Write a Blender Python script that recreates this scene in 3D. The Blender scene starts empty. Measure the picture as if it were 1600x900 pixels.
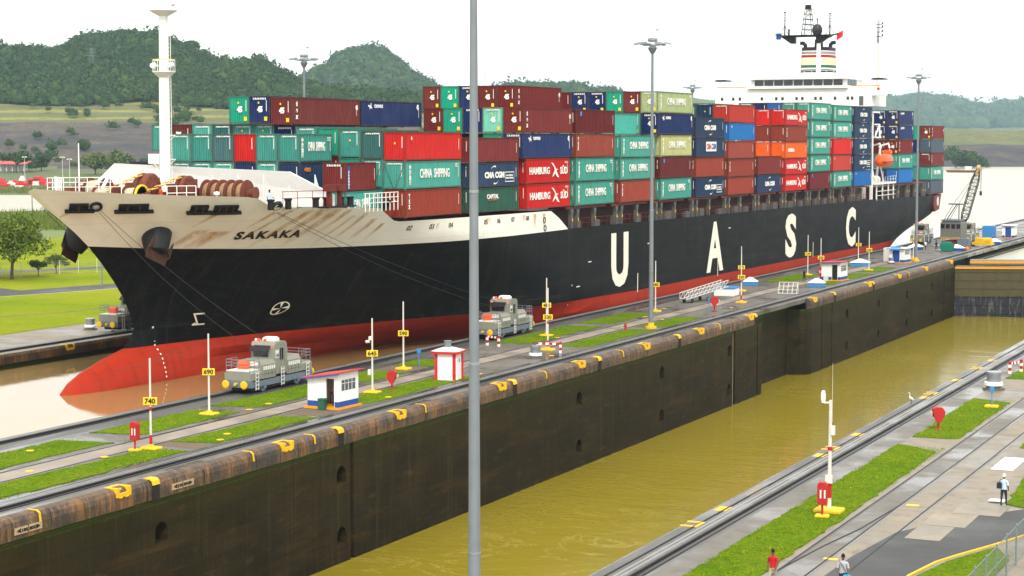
import bpy, bmesh, math, random
import numpy as np
from mathutils import Vector, Matrix, noise as mnoise

S = bpy.context.scene
COL = S.collection
R = math.radians
random.seed(7)

# ------------------------------------------------------------------ camera
cam_d = bpy.data.cameras.new('camera')
cam = bpy.data.objects.new('camera', cam_d); COL.objects.link(cam)
cam_d.sensor_fit = 'HORIZONTAL'; cam_d.sensor_width = 36.0
cam_d.lens = 2984.5 / 1600 * 36
cam_d.clip_start = 1.0; cam_d.clip_end = 30000
cam.location = (0, 0, 20.263)
cam.rotation_euler = (math.pi / 2 - 0.07787, 0, 0.43152)
S.camera = cam

# ------------------------------------------------------------------ world: bright overcast
SUN_EL, SUN_AZ = R(46), R(150)
W = bpy.data.worlds.new('World'); S.world = W; W.use_nodes = True
nt = W.node_tree; nt.nodes.clear()
sky = nt.nodes.new('ShaderNodeTexSky'); sky.sky_type = 'NISHITA'; sky.sun_disc = False
sky.sun_elevation = SUN_EL; sky.sun_rotation = SUN_AZ
sky.air_density = 1.0; sky.dust_density = 6.0; sky.ozone_density = 1.0
mulc = nt.nodes.new('ShaderNodeVectorMath'); mulc.operation = 'SCALE'; mulc.inputs['Scale'].default_value = 0.08
nt.links.new(sky.outputs[0], mulc.inputs[0])
mixw = nt.nodes.new('ShaderNodeMix'); mixw.data_type = 'RGBA'; mixw.inputs[0].default_value = 0.88
nt.links.new(mulc.outputs[0], mixw.inputs[6]); mixw.inputs[7].default_value = (1.10, 1.09, 1.04, 1)
bg = nt.nodes.new('ShaderNodeBackground'); bg.inputs['Strength'].default_value = 1.0
nt.links.new(mixw.outputs[2], bg.inputs['Color'])
wo = nt.nodes.new('ShaderNodeOutputWorld'); nt.links.new(bg.outputs[0], wo.inputs[0])

sun_d = bpy.data.lights.new('sun', 'SUN'); sun_d.energy = 1.5; sun_d.angle = R(14); sun_d.color = (1.0, 0.955, 0.88)
sun = bpy.data.objects.new('sun', sun_d); COL.objects.link(sun)
_sd = Vector((math.sin(SUN_AZ) * math.cos(SUN_EL), math.cos(SUN_AZ) * math.cos(SUN_EL), math.sin(SUN_EL)))
sun.rotation_euler = (-_sd).to_track_quat('-Z', 'Y').to_euler()

S.view_settings.view_transform = 'Standard'; S.view_settings.look = 'None'
S.view_settings.exposure = 0.9; S.view_settings.gamma = 1.0; S.view_settings.use_curve_mapping = False
S.render.engine = 'CYCLES'
S.cycles.max_bounces = 6; S.cycles.volume_bounces = 1

# ------------------------------------------------------------------ materials
MATS = {}
class NT:
    """tiny node helper"""
    def __init__(s, m):
        m.use_nodes = True; s.t = m.node_tree; s.t.nodes.clear()
        s.out = s.t.nodes.new('ShaderNodeOutputMaterial'); s.b = s.t.nodes.new('ShaderNodeBsdfPrincipled')
        s.t.links.new(s.b.outputs[0], s.out.inputs[0])
        g = s.t.nodes.new('ShaderNodeNewGeometry'); s.pos = g.outputs['Position']
        tc = s.t.nodes.new('ShaderNodeTexCoord'); s.obj = tc.outputs['Object']
    def lk(s, a, b): s.t.links.new(a, b)
    def scl(s, vec, v):
        n = s.t.nodes.new('ShaderNodeVectorMath'); n.operation = 'MULTIPLY'; s.lk(vec, n.inputs[0]); n.inputs[1].default_value = v
        return n.outputs[0]
    def noise(s, vec, scale, detail=4, rough=.55, dist=0):
        n = s.t.nodes.new('ShaderNodeTexNoise'); s.lk(vec, n.inputs['Vector'])
        n.inputs['Scale'].default_value = scale; n.inputs['Detail'].default_value = detail
        n.inputs['Roughness'].default_value = rough; n.inputs['Distortion'].default_value = dist
        return n.outputs['Fac']
    def ramp(s, fac, stops):
        n = s.t.nodes.new('ShaderNodeValToRGB'); s.lk(fac, n.inputs[0]); e = n.color_ramp.elements
        while len(e) < len(stops): e.new(.5)
        for i, (p, c) in enumerate(stops):
            e[i].position = p; e[i].color = (c, c, c, 1) if isinstance(c, (int, float)) else (*c, 1)
        return n.outputs[0]
    def mix(s, fac, a, b, mode='MIX'):
        n = s.t.nodes.new('ShaderNodeMix'); n.data_type = 'RGBA'; n.blend_type = mode
        for i_, v in ((0, fac), (6, a), (7, b)):
            sock = n.inputs[i_]
            if isinstance(v, (int, float)): sock.default_value = v if i_ == 0 else (v, v, v, 1)
            elif isinstance(v, tuple): sock.default_value = (*v, 1)
            else: s.lk(v, sock)
        return n.outputs[2]
    def math(s, op, a, b=0.0):
        n = s.t.nodes.new('ShaderNodeMath'); n.operation = op
        for sock, v in ((n.inputs[0], a), (n.inputs[1], b)):
            if isinstance(v, (int, float)): sock.default_value = v
            else: s.lk(v, sock)
        return n.outputs[0]
    def sep(s, vec):
        n = s.t.nodes.new('ShaderNodeSeparateXYZ'); s.lk(vec, n.inputs[0]); return n.outputs
    def bump(s, h, strength=.3, dist=.05):
        n = s.t.nodes.new('ShaderNodeBump'); s.lk(h, n.inputs['Height'])
        n.inputs['Strength'].default_value = strength; n.inputs['Distance'].default_value = dist
        s.lk(n.outputs[0], s.b.inputs['Normal'])
    def col(s, c):
        if isinstance(c, tuple): s.b.inputs['Base Color'].default_value = (*c, 1)
        else: s.lk(c, s.b.inputs['Base Color'])
    def rough(s, r):
        if isinstance(r, (int, float)): s.b.inputs['Roughness'].default_value = r
        else: s.lk(r, s.b.inputs['Roughness'])
    def set(s, k, v): s.b.inputs[k].default_value = v
    def info(s):
        return s.t.nodes.new('ShaderNodeObjectInfo').outputs

def newmat(name):
    m = bpy.data.materials.new(name); MATS[name] = m; return NT(m)

def paint(name, c, rough=.5, var=.12, scale=1.5, streak=.25, metal=0.0, dirt=(.10, .08, .06)):
    n = newmat(name)
    a = n.noise(n.pos, scale, 5)
    col = n.mix(a, tuple(max(0, x * (1 - var)) for x in c), tuple(min(1, x * (1 + var)) for x in c))
    if streak > 0:
        st = n.noise(n.scl(n.pos, (3.0, 3.0, .35)), 1.3, 5, .65)
        col = n.mix(n.math('MULTIPLY', n.ramp(st, [(.52, 0.0), (.78, 1.0)]), streak), col, dirt)
    n.col(col); n.rough(n.ramp(a, [(0, max(0.05, rough - .12)), (1, min(1, rough + .12))])); n.set('Metallic', metal); n.set('Specular IOR Level', .22)
    return MATS[name]

# real-world base colours
paint('white', (.78, .78, .75), .45, .05, .8, .10)
paint('booth_white', (.80, .80, .78), .5, .04, 1.2, .12)
paint('white_letter', (.80, .79, .74), .6, .06, 4, .08)
paint('cream_letter', (.80, .78, .66), .6, .10, .5, .22, dirt=(.55, .38, .10))
paint('yellow', (.72, .44, .015), .55, .14, 3, .25)
paint('sign_yellow', (.80, .56, .02), .5, .05, 3, .05)
paint('orange', (.75, .20, .02), .5, .1, 3, .15)
paint('lifeboat', (.80, .10, .02), .4, .08, 1.5, .12)
paint('red', (.42, .02, .02), .5, .12, 3, .2)
paint('bright_red', (.58, .015, .015), .5, .08, 2, .1)
paint('roof_red', (.45, .06, .06), .6, .15, 2, .2)
paint('blue', (.015, .07, .30), .5, .1, 2, .15)
paint('light_blue', (.05, .22, .50), .5, .1, 3, .1)
paint('green_bin', (.02, .10, .05), .5, .1, 3, .2)
paint('bin_teal', (.01, .18, .12), .5, .1, 3, .2)
paint('dark', (.015, .015, .018), .5, .2, 3, .1)
paint('black', (.008, .008, .009), .45, .2, 2, .05)
paint('deep', (.02, .018, .014), .9, .2, 2, 0)
paint('rubber', (.03, .03, .03), .8, .2, 5, .1)
paint('loco_grey', (.22, .22, .185), .5, .10, 2, .35)
paint('loco_blue', (.13, .16, .20), .55, .12, 3, .3)
paint('vent', (.62, .62, .58), .6, .06, 4, .1)
paint('steel', (.32, .34, .36), .35, .08, 3, .15, .6)
paint('galv', (.20, .225, .245), .5, .18, 1.2, .5, .25, dirt=(.16, .15, .14))
paint('post_white', (.62, .60, .54), .55, .10, 3, .35)
paint('maroon', (.14, .016, .012), .55, .2, 1.5, .35, dirt=(.16, .06, .02))
paint('rust', (.12, .045, .022), .8, .35, 2.5, .4, dirt=(.06, .03, .02))
paint('rope', (.45, .40, .30), .9, .2, 5, .2)
paint('deck_red', (.055, .009, .009), .6, .25, .6, .3)
paint('pass_grey', (.10, .105, .10), .55, .12, 1.5, .3)
paint('bark', (.10, .075, .05), .9, .3, 2, .2)
paint('skin', (.14, .07, .04), .6, .05, 8, 0)
paint('hair', (.012, .010, .009), .7, .2, 8, 0)
paint('shirt_red', (.45, .012, .02), .8, .08, 6, 0)
paint('shirt_grey', (.38, .39, .42), .8, .08, 6, 0)
paint('shirt_blue', (.50, .60, .75), .8, .05, 6, 0)
paint('trousers_dark', (.02, .025, .04), .8, .1, 6, 0)
paint('trousers_khaki', (.35, .30, .22), .8, .1, 6, 0)
paint('bag_blue', (.02, .30, .50), .7, .1, 6, 0)
paint('cloth_white', (.75, .75, .73), .8, .05, 6, 0)
paint('dome_dark', (.03, .025, .035), .35, .1, 2, 0)
paint('funnel_cream', (.72, .62, .40), .5, .05, 1, .1)
paint('funnel_green', (.02, .13, .09), .5, .08, 1, .1)
paint('funnel_red', (.30, .02, .03), .5, .08, 1, .1)
paint('funnel_mauve', (.30, .20, .24), .5, .08, 1, .1)
paint('building_grey', (.5, .5, .47), .7, .1, .5, .2)
paint('crane_black', (.03, .03, .03), .6, .2, 2, .2)
paint('crane_yellow', (.50, .34, .17), .6, .1, 2, .2)

def glassmat(name, c, rough=.08):
    n = newmat(name); n.col(c); n.rough(rough); n.set('Specular IOR Level', .6)
glassmat('glass_dark', (.012, .016, .022)); glassmat('glass_grey', (.10, .13, .13), .12)
n = newmat('lamp_red'); n.col((.8, .02, .02)); n.b.inputs['Emission Color'].default_value = (1, .05, .04, 1); n.set('Emission Strength', 1.5)

# container paint: colour comes from the object, with rust and chalky fading
n = newmat('container')
inf = n.info(); oc = inf['Color']; rnd = inf['Random']
sh = n.t.nodes.new('ShaderNodeCombineXYZ'); n.lk(n.math('MULTIPLY', rnd, 97.0), sh.inputs[0]); n.lk(n.math('MULTIPLY', rnd, 51.0), sh.inputs[2])
va = n.t.nodes.new('ShaderNodeVectorMath'); n.lk(n.obj, va.inputs[0]); n.lk(sh.outputs[0], va.inputs[1]); v = va.outputs[0]
a = n.noise(v, .55, 5)
c1 = n.mix(n.math('MULTIPLY', n.ramp(a, [(.3, .1), (.72, 1)]), n.math('MULTIPLY', rnd, .16)), oc, n.mix(.35, oc, (.55, .55, .5)))
c1 = n.mix(n.math('MULTIPLY', n.ramp(n.noise(n.scl(v, (2.2, 2.2, .3)), 1.2, 6, .7), [(.46, 0), (.70, 1)]), .52), c1, n.mix(.45, oc, (.020, .014, .011)))
c1 = n.mix(n.ramp(n.noise(v, 2.3, 7, .72), [(.60, 0), (.67, .85)]), c1, (.13, .05, .02))
n.col(c1); n.rough(n.ramp(a, [(0, .42), (1, .7)])); n.set('Specular IOR Level', .12)
n = newmat('container_frame')
inf = n.info(); oc = inf['Color']
n.col(n.mix(n.ramp(n.noise(n.pos, 2.2, 6, .7), [(.42, 0.05), (.68, .75)]), n.mix(.4, oc, (.03, .03, .03)), (.12, .05, .025))); n.rough(.65); n.set('Specular IOR Level', .12)

# hull paints
def hullmat(name, c, rust, rustcol, rough, extra=None):
    n = newmat(name)
    a = n.noise(n.scl(n.pos, (1, .35, 1)), .5, 6, .6)
    col = n.mix(a, tuple(x * .82 for x in c), tuple(min(1, x * 1.15) for x in c))
    st = n.noise(n.scl(n.pos, (.4, .55, .05)), 1.5, 7, .68)
    col = n.mix(n.math('MULTIPLY', n.ramp(st, [(.50, 0), (.74, 1)]), rust), col, rustcol)
    # scrapes along the side and vertical weld streaks
    sc = n.noise(n.scl(n.pos, (1, .035, 1.6)), 1.1, 7, .75)
    pz = n.sep(n.pos)[2]
    lowz = n.ramp(n.math('DIVIDE', n.math('ADD', pz, 2.0), 12.0), [(.15, .75), (.55, .12)])
    col = n.mix(n.math('MULTIPLY', n.ramp(sc, [(.52, 0), (.68, 1)]), lowz), col, tuple(min(1, x * 2.2 + .012) for x in rustcol))
    vs = n.noise(n.scl(n.pos, (.2, .9, .012)), 1.0, 6, .7)
    col = n.mix(n.math('MULTIPLY', n.ramp(vs, [(.57, 0), (.66, 1)]), .40 * min(1, rust * 2.5)), col, tuple(min(1, x * 1.6) for x in rustcol))
    # plate seams
    p = n.sep(n.pos)
    for ax, per in ((1, 9.0), (2, 2.6)):
        fr = n.math('FRACT', n.math('DIVIDE', p[ax], per)); line = n.math('LESS_THAN', fr, .06 / per)
        col = n.mix(n.math('MULTIPLY', line, .25), col, tuple(x * .55 for x in c))
    n.col(col); n.rough(n.ramp(a, [(0, rough - .1), (1, rough + .12)]))
    n.bump(n.noise(n.scl(n.pos, (1, .4, 1)), .45, 3), .12, .25); n.set('Specular IOR Level', .07)
hullmat('hull_cream', (.84, .83, .75), .07, (.42, .26, .09), .5)
hullmat('hull_black', (.0042, .0045, .0052), .6, (.020, .017, .014), .5)
hullmat('hull_red', (.37, .028, .010), .6, (.10, .02, .013), .6)
n = newmat('rust_streak')
n.col(n.mix(n.noise(n.pos, 3, 5), (.68, .36, .06), (.52, .22, .03))); n.rough(.8)
tex_m = n.noise(n.scl(n.pos, (.6, 1.2, .3)), 1.5, 6, .7)
fa = n.t.nodes.new('ShaderNodeAttribute'); fa.attribute_name = 'fade'
n.lk(n.math('MULTIPLY', n.ramp(tex_m, [(.30, .05), (.62, .8)]), fa.outputs['Fac']), n.b.inputs['Alpha'])

# grounds
def groundmat(name, c0, c1, rough, scale=.35, fine=6, wet=0.0, stretch=(1, 1, 1), bump=.25, stain=None):
    n = newmat(name)
    v = n.scl(n.pos, stretch)
    a = n.noise(v, scale, 6, .62); b = n.noise(n.pos, fine, 5, .7)
    col = n.mix(n.math('ADD', n.math('MULTIPLY', a, .7), n.math('MULTIPLY', b, .3)), c0, c1)
    if stain: col = n.mix(n.math('MULTIPLY', n.ramp(n.noise(v, scale * 2.3, 6, .7), [(.5, 0), (.68, 1)]), .6), col, stain)
    if wet > 0:
        w = n.ramp(n.noise(v, scale * .45, 4, .6), [(.42, 0), (.60, 1)])
        col = n.mix(n.math('MULTIPLY', w, .45), col, tuple(x * .45 for x in c0))
        n.rough(n.mix(n.math('MULTIPLY', w, wet), rough, .06))
    else: n.rough(rough)
    n.col(col); n.bump(b, bump, .02)
groundmat('concrete', (.085, .078, .068), (.19, .172, .145), .75, .35, 5, .8, stain=(.06, .048, .038))
groundmat('concrete_dark', (.045, .043, .042), (.12, .112, .105), .6, .4, 5, .8, (2.0, .25, 1))
groundmat('concrete_pale', (.145, .122, .092), (.33, .28, .21), .82, .35, 6, .6, stain=(.085, .072, .058))
groundmat('walkway', (.22, .175, .14), (.34, .28, .23), .8, .5, 6, .5)
groundmat('asphalt', (.026, .027, .029), (.058, .058, .058), .8, .25, 8, .4)
groundmat('soil', (.085, .055, .035), (.16, .11, .07), .95, .6, 6)
groundmat('dirt', (.055, .030, .018), (.13, .065, .040), .95, .03, .4)
n = newmat('lip')
a = n.noise(n.scl(n.pos, (1, 2.2, .16)), 1.1, 7, .72); b = n.noise(n.pos, 5, 6, .75); k = n.noise(n.pos, .55, 6, .7)
c = n.mix(n.ramp(a, [(.36, 0), (.62, 1)]), (.010, .009, .009), (.15, .085, .040))
c = n.mix(n.ramp(n.noise(n.scl(n.pos, (1, 3.0, .25)), 1.4, 6, .7), [(.52, 0), (.66, .9)]), c, (.30, .115, .020))
c = n.mix(n.ramp(k, [(.48, 0), (.62, .8)]), c, (.022, .020, .024))
c = n.mix(n.ramp(b, [(.56, 0), (.72, .6)]), c, (.30, .22, .12))
n.col(c); n.rough(n.ramp(a, [(0, .35), (1, .8)])); n.bump(b, .9, .05)
groundmat('bank', (.06, .10, .02), (.17, .20, .05), .95, .02, .3)

n = newmat('grass')
a = n.noise(n.pos, .22, 5, .6); b = n.noise(n.pos, 3.5, 6, .75)
c = n.ramp(a, [(.25, (.065, .145, .002)), (.5, (.115, .20, .003)), (.75, (.18, .215, .005))])
c = n.mix(n.ramp(b, [(.40, 0), (.60, 1)]), n.mix(.65, c, (.022, .055, .004)), c)
c = n.mix(n.ramp(n.noise(n.pos, 1.1, 5, .7), [(.48, 0), (.66, .6)]), c, (.16, .19, .010))
c = n.mix(n.ramp(n.noise(n.pos, .5, 5, .7), [(.70, 0), (.78, .7)]), c, (.14, .10, .04))
n.col(c); n.rough(.95); n.set('Specular IOR Level', .03); n.bump(b, .9, .12)

# lock wall face: dark stained concrete with form lines and algae
n = newmat('lock_wall')
p = n.sep(n.pos)
a = n.noise(n.scl(n.pos, (1, .35, 1)), .55, 7, .65); b = n.noise(n.pos, 4.0, 6, .75)
c = n.mix(n.ramp(a, [(.3, 0), (.7, 1)]), (.006, .005, .002), (.034, .024, .009))
c = n.mix(n.ramp(b, [(.35, .75), (.55, 0)]), c, (.012, .010, .006))
c = n.mix(n.ramp(n.noise(n.scl(n.pos, (1, .14, 1.3)), .6, 6, .7), [(.50, 0), (.70, .75)]), c, (.055, .030, .008))
c = n.mix(n.math('MULTIPLY', n.ramp(n.math('ADD', n.math('DIVIDE', p[2], 8.0), n.math('ADD', n.noise(n.scl(n.pos, (1, .3, 1)), .5, 5), .25)), [(.10, 0), (.62, 1)]), .6), c, (.026, .022, .003))
c = n.mix(n.ramp(n.math('ADD', p[2], n.math('MULTIPLY', b, .9)), [(-1.65, 0), (-1.25, .8)]) if False else n.math('MULTIPLY', n.math('GREATER_THAN', n.math('ADD', p[2], n.math('MULTIPLY', b, .8)), -1.25), .7), c, (.030, .050, .004))
c = n.mix(n.ramp(n.noise(n.scl(n.pos, (1, 2.6, .10)), .8, 6, .7), [(.53, 0), (.67, .65)]), c, (.045, .034, .011))
c = n.mix(n.ramp(n.noise(n.scl(n.pos, (1, .55, 1.7)), .9, 3, .5), [(.60, 0), (.78, .35)]), c, (.10, .068, .026))
fz = n.math('FRACT', n.math('DIVIDE', n.math('ADD', p[2], n.math('MULTIPLY', b, .05)), 1.52)); lz = n.math('LESS_THAN', fz, .045)
fy = n.math('FRACT', n.math('DIVIDE', p[1], 10.97)); ly = n.math('LESS_THAN', fy, .008)
c = n.mix(n.math('MULTIPLY', n.math('MAXIMUM', lz, ly), .6), c, (.010, .009, .006))
n.col(c); n.rough(n.ramp(a, [(0, .45), (1, .85)])); n.bump(b, .5, .05); n.set('Specular IOR Level', .10)

# water: muddy chamber water, lake
def watermat(name, c0, c1, scale, strength, rough, dist=.12, stretch=(.45, 1, 1), spec=.5):
    n = newmat(name)
    a = n.noise(n.pos, .035, 5, .6)
    sw = n.ramp(n.noise(n.scl(n.pos, (.7, 1, 1)), .10, 4, .6, 3.0), [(.490, 0), (.506, 1), (.522, 0)])
    pt = n.ramp(n.noise(n.pos, .03, 3, .5), [(.45, 0), (.60, .38)])
    n.col(n.mix(n.math('MULTIPLY', sw, pt), n.mix(a, c0, c1), tuple(min(1, x * 1.5 + .10) for x in c1))); n.rough(rough); n.set('IOR', 1.33); n.set('Specular IOR Level', spec)
    h = n.math('ADD', n.noise(n.scl(n.pos, stretch), scale, 5, .6, .4), n.math('MULTIPLY', n.noise(n.scl(n.pos, stretch), scale * .22, 3, .5, .6), 1.6))
    n.bump(h, strength, dist)
watermat('water_near', (.19, .145, .006), (.26, .205, .018), .9, .26, .12, .10, spec=.3)
watermat('water_ship', (.25, .15, .045), (.30, .215, .10), .8, .10, .05, .05)
watermat('lake', (.32, .30, .22), (.36, .34, .25), .25, .25, .28, .2)

# foliage
def leafmat(name, c0, c1, c2, rough=.6, osc=.25):
    n = newmat(name)
    a = n.noise(n.pos, osc, 4, .6); b = n.noise(n.pos, osc * 9, 3, .7)
    c = n.ramp(n.math('ADD', n.math('MULTIPLY', a, .65), n.math('MULTIPLY', b, .35)), [(.30, c0), (.5, c1), (.68, c2)])
    n.col(c); n.rough(rough); n.set('Specular IOR Level', .2)
leafmat('leaf_tree', (.045, .085, .008), (.10, .155, .015), (.17, .20, .02))
leafmat('leaf_dark', (.02, .05, .015), (.04, .08, .02), (.07, .11, .025))
leafmat('leaf_bush', (.05, .08, .02), (.09, .13, .03), (.13, .15, .04))
leafmat('forest', (.016, .040, .014), (.034, .068, .020), (.070, .105, .028), .85, .035)
leafmat('reeds', (.06, .10, .015), (.11, .15, .02), (.17, .19, .04), .8, .3)
n = newmat('hill_ground')
p = n.sep(n.pos)
a = n.noise(n.pos, .012, 7, .65); b = n.noise(n.pos, .10, 6, .7)
c = n.ramp(a, [(.3, (.050, .078, .020)), (.5, (.085, .105, .025)), (.7, (.13, .12, .04))])
c = n.mix(n.ramp(b, [(.45, 0), (.65, .7)]), c, (.04, .065, .016))
n.col(c); n.rough(.95)
n = newmat('spoil')
a = n.noise(n.scl(n.pos, (.6, .6, 3)), .03, 7, .7); b = n.noise(n.pos, .25, 6, .75)
c = n.ramp(a, [(.34, (.022, .023, .028)), (.47, (.050, .042, .040)), (.57, (.11, .072, .048)), (.68, (.075, .075, .035))])
c = n.mix(n.ramp(b, [(.42, 0), (.6, .75)]), c, (.020, .020, .023))
n.col(c); n.rough(.95); n.bump(b, .6, 1.0)
paint('orange_edge', (.70, .30, .02), .55, .12, 2, .25)
paint('stained_plate', (.42, .32, .20), .7, .25, 5, .5, dirt=(.22, .10, .03))
paint('gate_top', (.28, .27, .22), .7, .15, 1, .3)
n = newmat('gate_face')
p = n.sep(n.pos)
a = n.noise(n.pos, .8, 6, .7); b = n.noise(n.scl(n.pos, (2.5, 1, .35)), 1.2, 6, .75)
c = n.mix(a, (.040, .036, .012), (.085, .072, .020))
lo = n.math('LESS_THAN', n.math('ADD', p[2], n.math('MULTIPLY', b, 1.8)), -5.4)
c = n.mix(lo, c, n.mix(n.ramp(b, [(.52, 0), (.62, .8)]), (.010, .011, .020), (.12, .11, .09)))
n.col(c); n.rough(.75)
n = newmat('forest_canopy')
g = n.t.nodes.new('ShaderNodeNewGeometry'); ri = g.outputs['Random Per Island']
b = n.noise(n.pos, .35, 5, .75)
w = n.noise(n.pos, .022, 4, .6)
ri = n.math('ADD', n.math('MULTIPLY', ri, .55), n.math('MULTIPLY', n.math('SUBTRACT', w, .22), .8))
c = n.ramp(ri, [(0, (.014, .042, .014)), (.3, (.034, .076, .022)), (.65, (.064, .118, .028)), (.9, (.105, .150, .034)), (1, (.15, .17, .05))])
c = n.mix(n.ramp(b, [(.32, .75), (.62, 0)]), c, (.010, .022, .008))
n.col(c); n.rough(.9); n.set('Specular IOR Level', .1); n.bump(b, 1.0, 1.5)

groundmat('concrete_slab', (.23, .195, .145), (.36, .31, .24), .8, .4, 6, .4, stain=(.14, .11, .08))
n = newmat('terrace')
p = n.sep(n.pos)
w = n.math('FRACT', n.math('ADD', n.math('DIVIDE', p[2], 5.5), n.math('MULTIPLY', n.noise(n.pos, .006, 3), 1.4)))
b = n.noise(n.pos, .12, 6, .72); a = n.noise(n.pos, .012, 5, .6)
c = n.mix(n.ramp(w, [(.0, 0), (.08, 1), (.30, 1), (.45, 0)]), n.mix(a, (.095, .085, .035), (.10, .115, .03)), (.20, .19, .028))
c = n.mix(n.ramp(b, [(.5, 0), (.66, .8)]), c, (.05, .075, .02))
n.col(c); n.rough(.95)

n = newmat('blade'); g = n.t.nodes.new('ShaderNodeNewGeometry')
c = n.ramp(g.outputs['Random Per Island'], [(0, (.08, .17, .003)), (.4, (.15, .25, .004)), (.8, (.22, .29, .006)), (1, (.30, .31, .03))])
n.col(n.mix(n.ramp(n.noise(n.pos, .35, 5, .6), [(.5, 0), (.7, .6)]), c, (.17, .19, .012))); n.rough(.8); n.set('Specular IOR Level', .03)
n = newmat('lawn_far')
a = n.noise(n.pos, .05, 5, .6); b = n.noise(n.pos, 1.6, 6, .75)
c = n.ramp(a, [(.3, (.13, .20, .004)), (.5, (.21, .25, .007)), (.7, (.28, .275, .014))])
c = n.mix(n.ramp(b, [(.3, .4), (.6, 0)]), c, (.06, .10, .004))
n.col(c); n.rough(.9); n.set('Specular IOR Level', .03); n.bump(b, .8, .15)
paint('dark_rust', (.055, .025, .016), .75, .35, 3, .4, dirt=(.14, .06, .025))
paint('fence_paint', (.17, .22, .21), .5, .15, 3, .3, .3)
paint('winch_rust', (.16, .045, .026), .7, .35, 2.5, .5, dirt=(.05, .02, .012))
paint('rope_rust', (.30, .19, .10), .85, .3, 5, .4)
paint('crane_grey', (.14, .14, .125), .55, .12, 2, .4)
paint('chain_paint', (.62, .40, .10), .6, .2, 4, .35, dirt=(.2, .08, .03))
# ------------------------------------------------------------------ mesh helpers
class MB:
    """collects simple solids, then builds ONE mesh object"""
    def __init__(s): s.v = []; s.f = []; s.m = []; s.mi = 0
    def add(s, verts, faces):
        o = len(s.v); s.v += [tuple(p) for p in verts]
        for f in faces: s.f.append(tuple(i + o for i in f)); s.m.append(s.mi)
        return s
    def box(s, x0, x1, y0, y1, z0, z1):
        return s.add([(x0, y0, z0), (x1, y0, z0), (x1, y1, z0), (x0, y1, z0), (x0, y0, z1), (x1, y0, z1), (x1, y1, z1), (x0, y1, z1)],
                     [(3, 2, 1, 0), (4, 5, 6, 7), (0, 1, 5, 4), (1, 2, 6, 5), (2, 3, 7, 6), (3, 0, 4, 7)])
    def cbox(s, c, d): return s.box(c[0] - d[0] / 2, c[0] + d[0] / 2, c[1] - d[1] / 2, c[1] + d[1] / 2, c[2] - d[2] / 2, c[2] + d[2] / 2)
    def bev(s, x0, x1, y0, y1, z0, z1, b=.03):
        """box with chamfered vertical and top edges"""
        ring = lambda i, z: [(x0 + i + b, y0 + i, z), (x1 - i - b, y0 + i, z), (x1 - i, y0 + i + b, z), (x1 - i, y1 - i - b, z), (x1 - i - b, y1 - i, z), (x0 + i + b, y1 - i, z), (x0 + i, y1 - i - b, z), (x0 + i, y0 + i + b, z)]
        return s.loft([ring(0, z0), ring(0, z1 - b), ring(b, z1)])
    def loft(s, rings, cap=True, closed=True):
        n = len(rings[0]); vs = [p for r in rings for p in r]; fs = []
        for k in range(len(rings) - 1):
            for i in range(n if closed else n - 1):
                j = (i + 1) % n; fs.append((k * n + i, k * n + j, (k + 1) * n + j, (k + 1) * n + i))
        if cap: fs.append(tuple(range(n - 1, -1, -1))); fs.append(tuple((len(rings) - 1) * n + i for i in range(n)))
        return s.add(vs, fs)
    def cyl(s, a, b, r0, r1=None, n=12, cap=True):
        a = Vector(a); b = Vector(b); r1 = r0 if r1 is None else r1
        d = (b - a).normalized(); u = d.orthogonal().normalized(); w = d.cross(u)
        ring = lambda p, r: [p + (u * math.cos(2 * math.pi * i / n) + w * math.sin(2 * math.pi * i / n)) * r for i in range(n)]
        return s.loft([ring(a, r0), ring(b, r1)], cap)
    def tube(s, pts, r, n=6):
        pts = [Vector(p) for p in pts]; rings = []
        for i, p in enumerate(pts):
            d = (pts[min(i + 1, len(pts) - 1)] - pts[max(i - 1, 0)]).normalized()
            u = d.orthogonal().normalized() if i == 0 else (u - d * u.dot(d)).normalized()
            w = d.cross(u); rr = r[i] if isinstance(r, (list, tuple)) else r
            rings.append([p + (u * math.cos(2 * math.pi * k / n) + w * math.sin(2 * math.pi * k / n)) * rr for k in range(n)])
        return s.loft(rings)
    def lathe(s, prof, c=(0, 0, 0), n=16, axis='z'):
        rings = []
        for r, h in prof:
            rg = []
            for i in range(n):
                t = 2 * math.pi * i / n; x, y = r * math.cos(t), r * math.sin(t)
                p = (x, y, h) if axis == 'z' else ((h, x, y) if axis == 'x' else (y, h, x))
                rg.append((p[0] + c[0], p[1] + c[1], p[2] + c[2]))
            rings.append(rg)
        return s.loft(rings)
    def prism(s, poly, axis, a, b):
        """polygon (list of 2-tuples) pushed along axis from a to b"""
        mk = {'x': lambda p, t: (t, p[0], p[1]), 'y': lambda p, t: (p[0], t, p[1]), 'z': lambda p, t: (p[0], p[1], t)}[axis]
        return s.loft([[mk(p, a) for p in poly], [mk(p, b) for p in poly]])
    def quad(s, *p): return s.add(p, [tuple(range(len(p)))])
    def mesh(s, name, mats, smooth=False):
        me = bpy.data.meshes.new(name); me.from_pydata(s.v, [], s.f)
        for m in (mats if isinstance(mats, (list, tuple)) else [mats]): me.materials.append(MATS[m])
        if isinstance(mats, (list, tuple)): me.polygons.foreach_set('material_index', s.m)
        bm = bmesh.new(); bm.from_mesh(me); bmesh.ops.recalc_face_normals(bm, faces=bm.faces); bm.to_mesh(me); bm.free()
        if smooth: shade(me)
        return me
    def build(s, name, mats, parent=None, smooth=False):
        return link(name, s.mesh(name, mats, smooth), parent)

def shade(me, ang=40):
    me.polygons.foreach_set('use_smooth', [True] * len(me.polygons))
    try: me.set_sharp_from_angle(angle=R(ang))
    except Exception: pass

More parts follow.
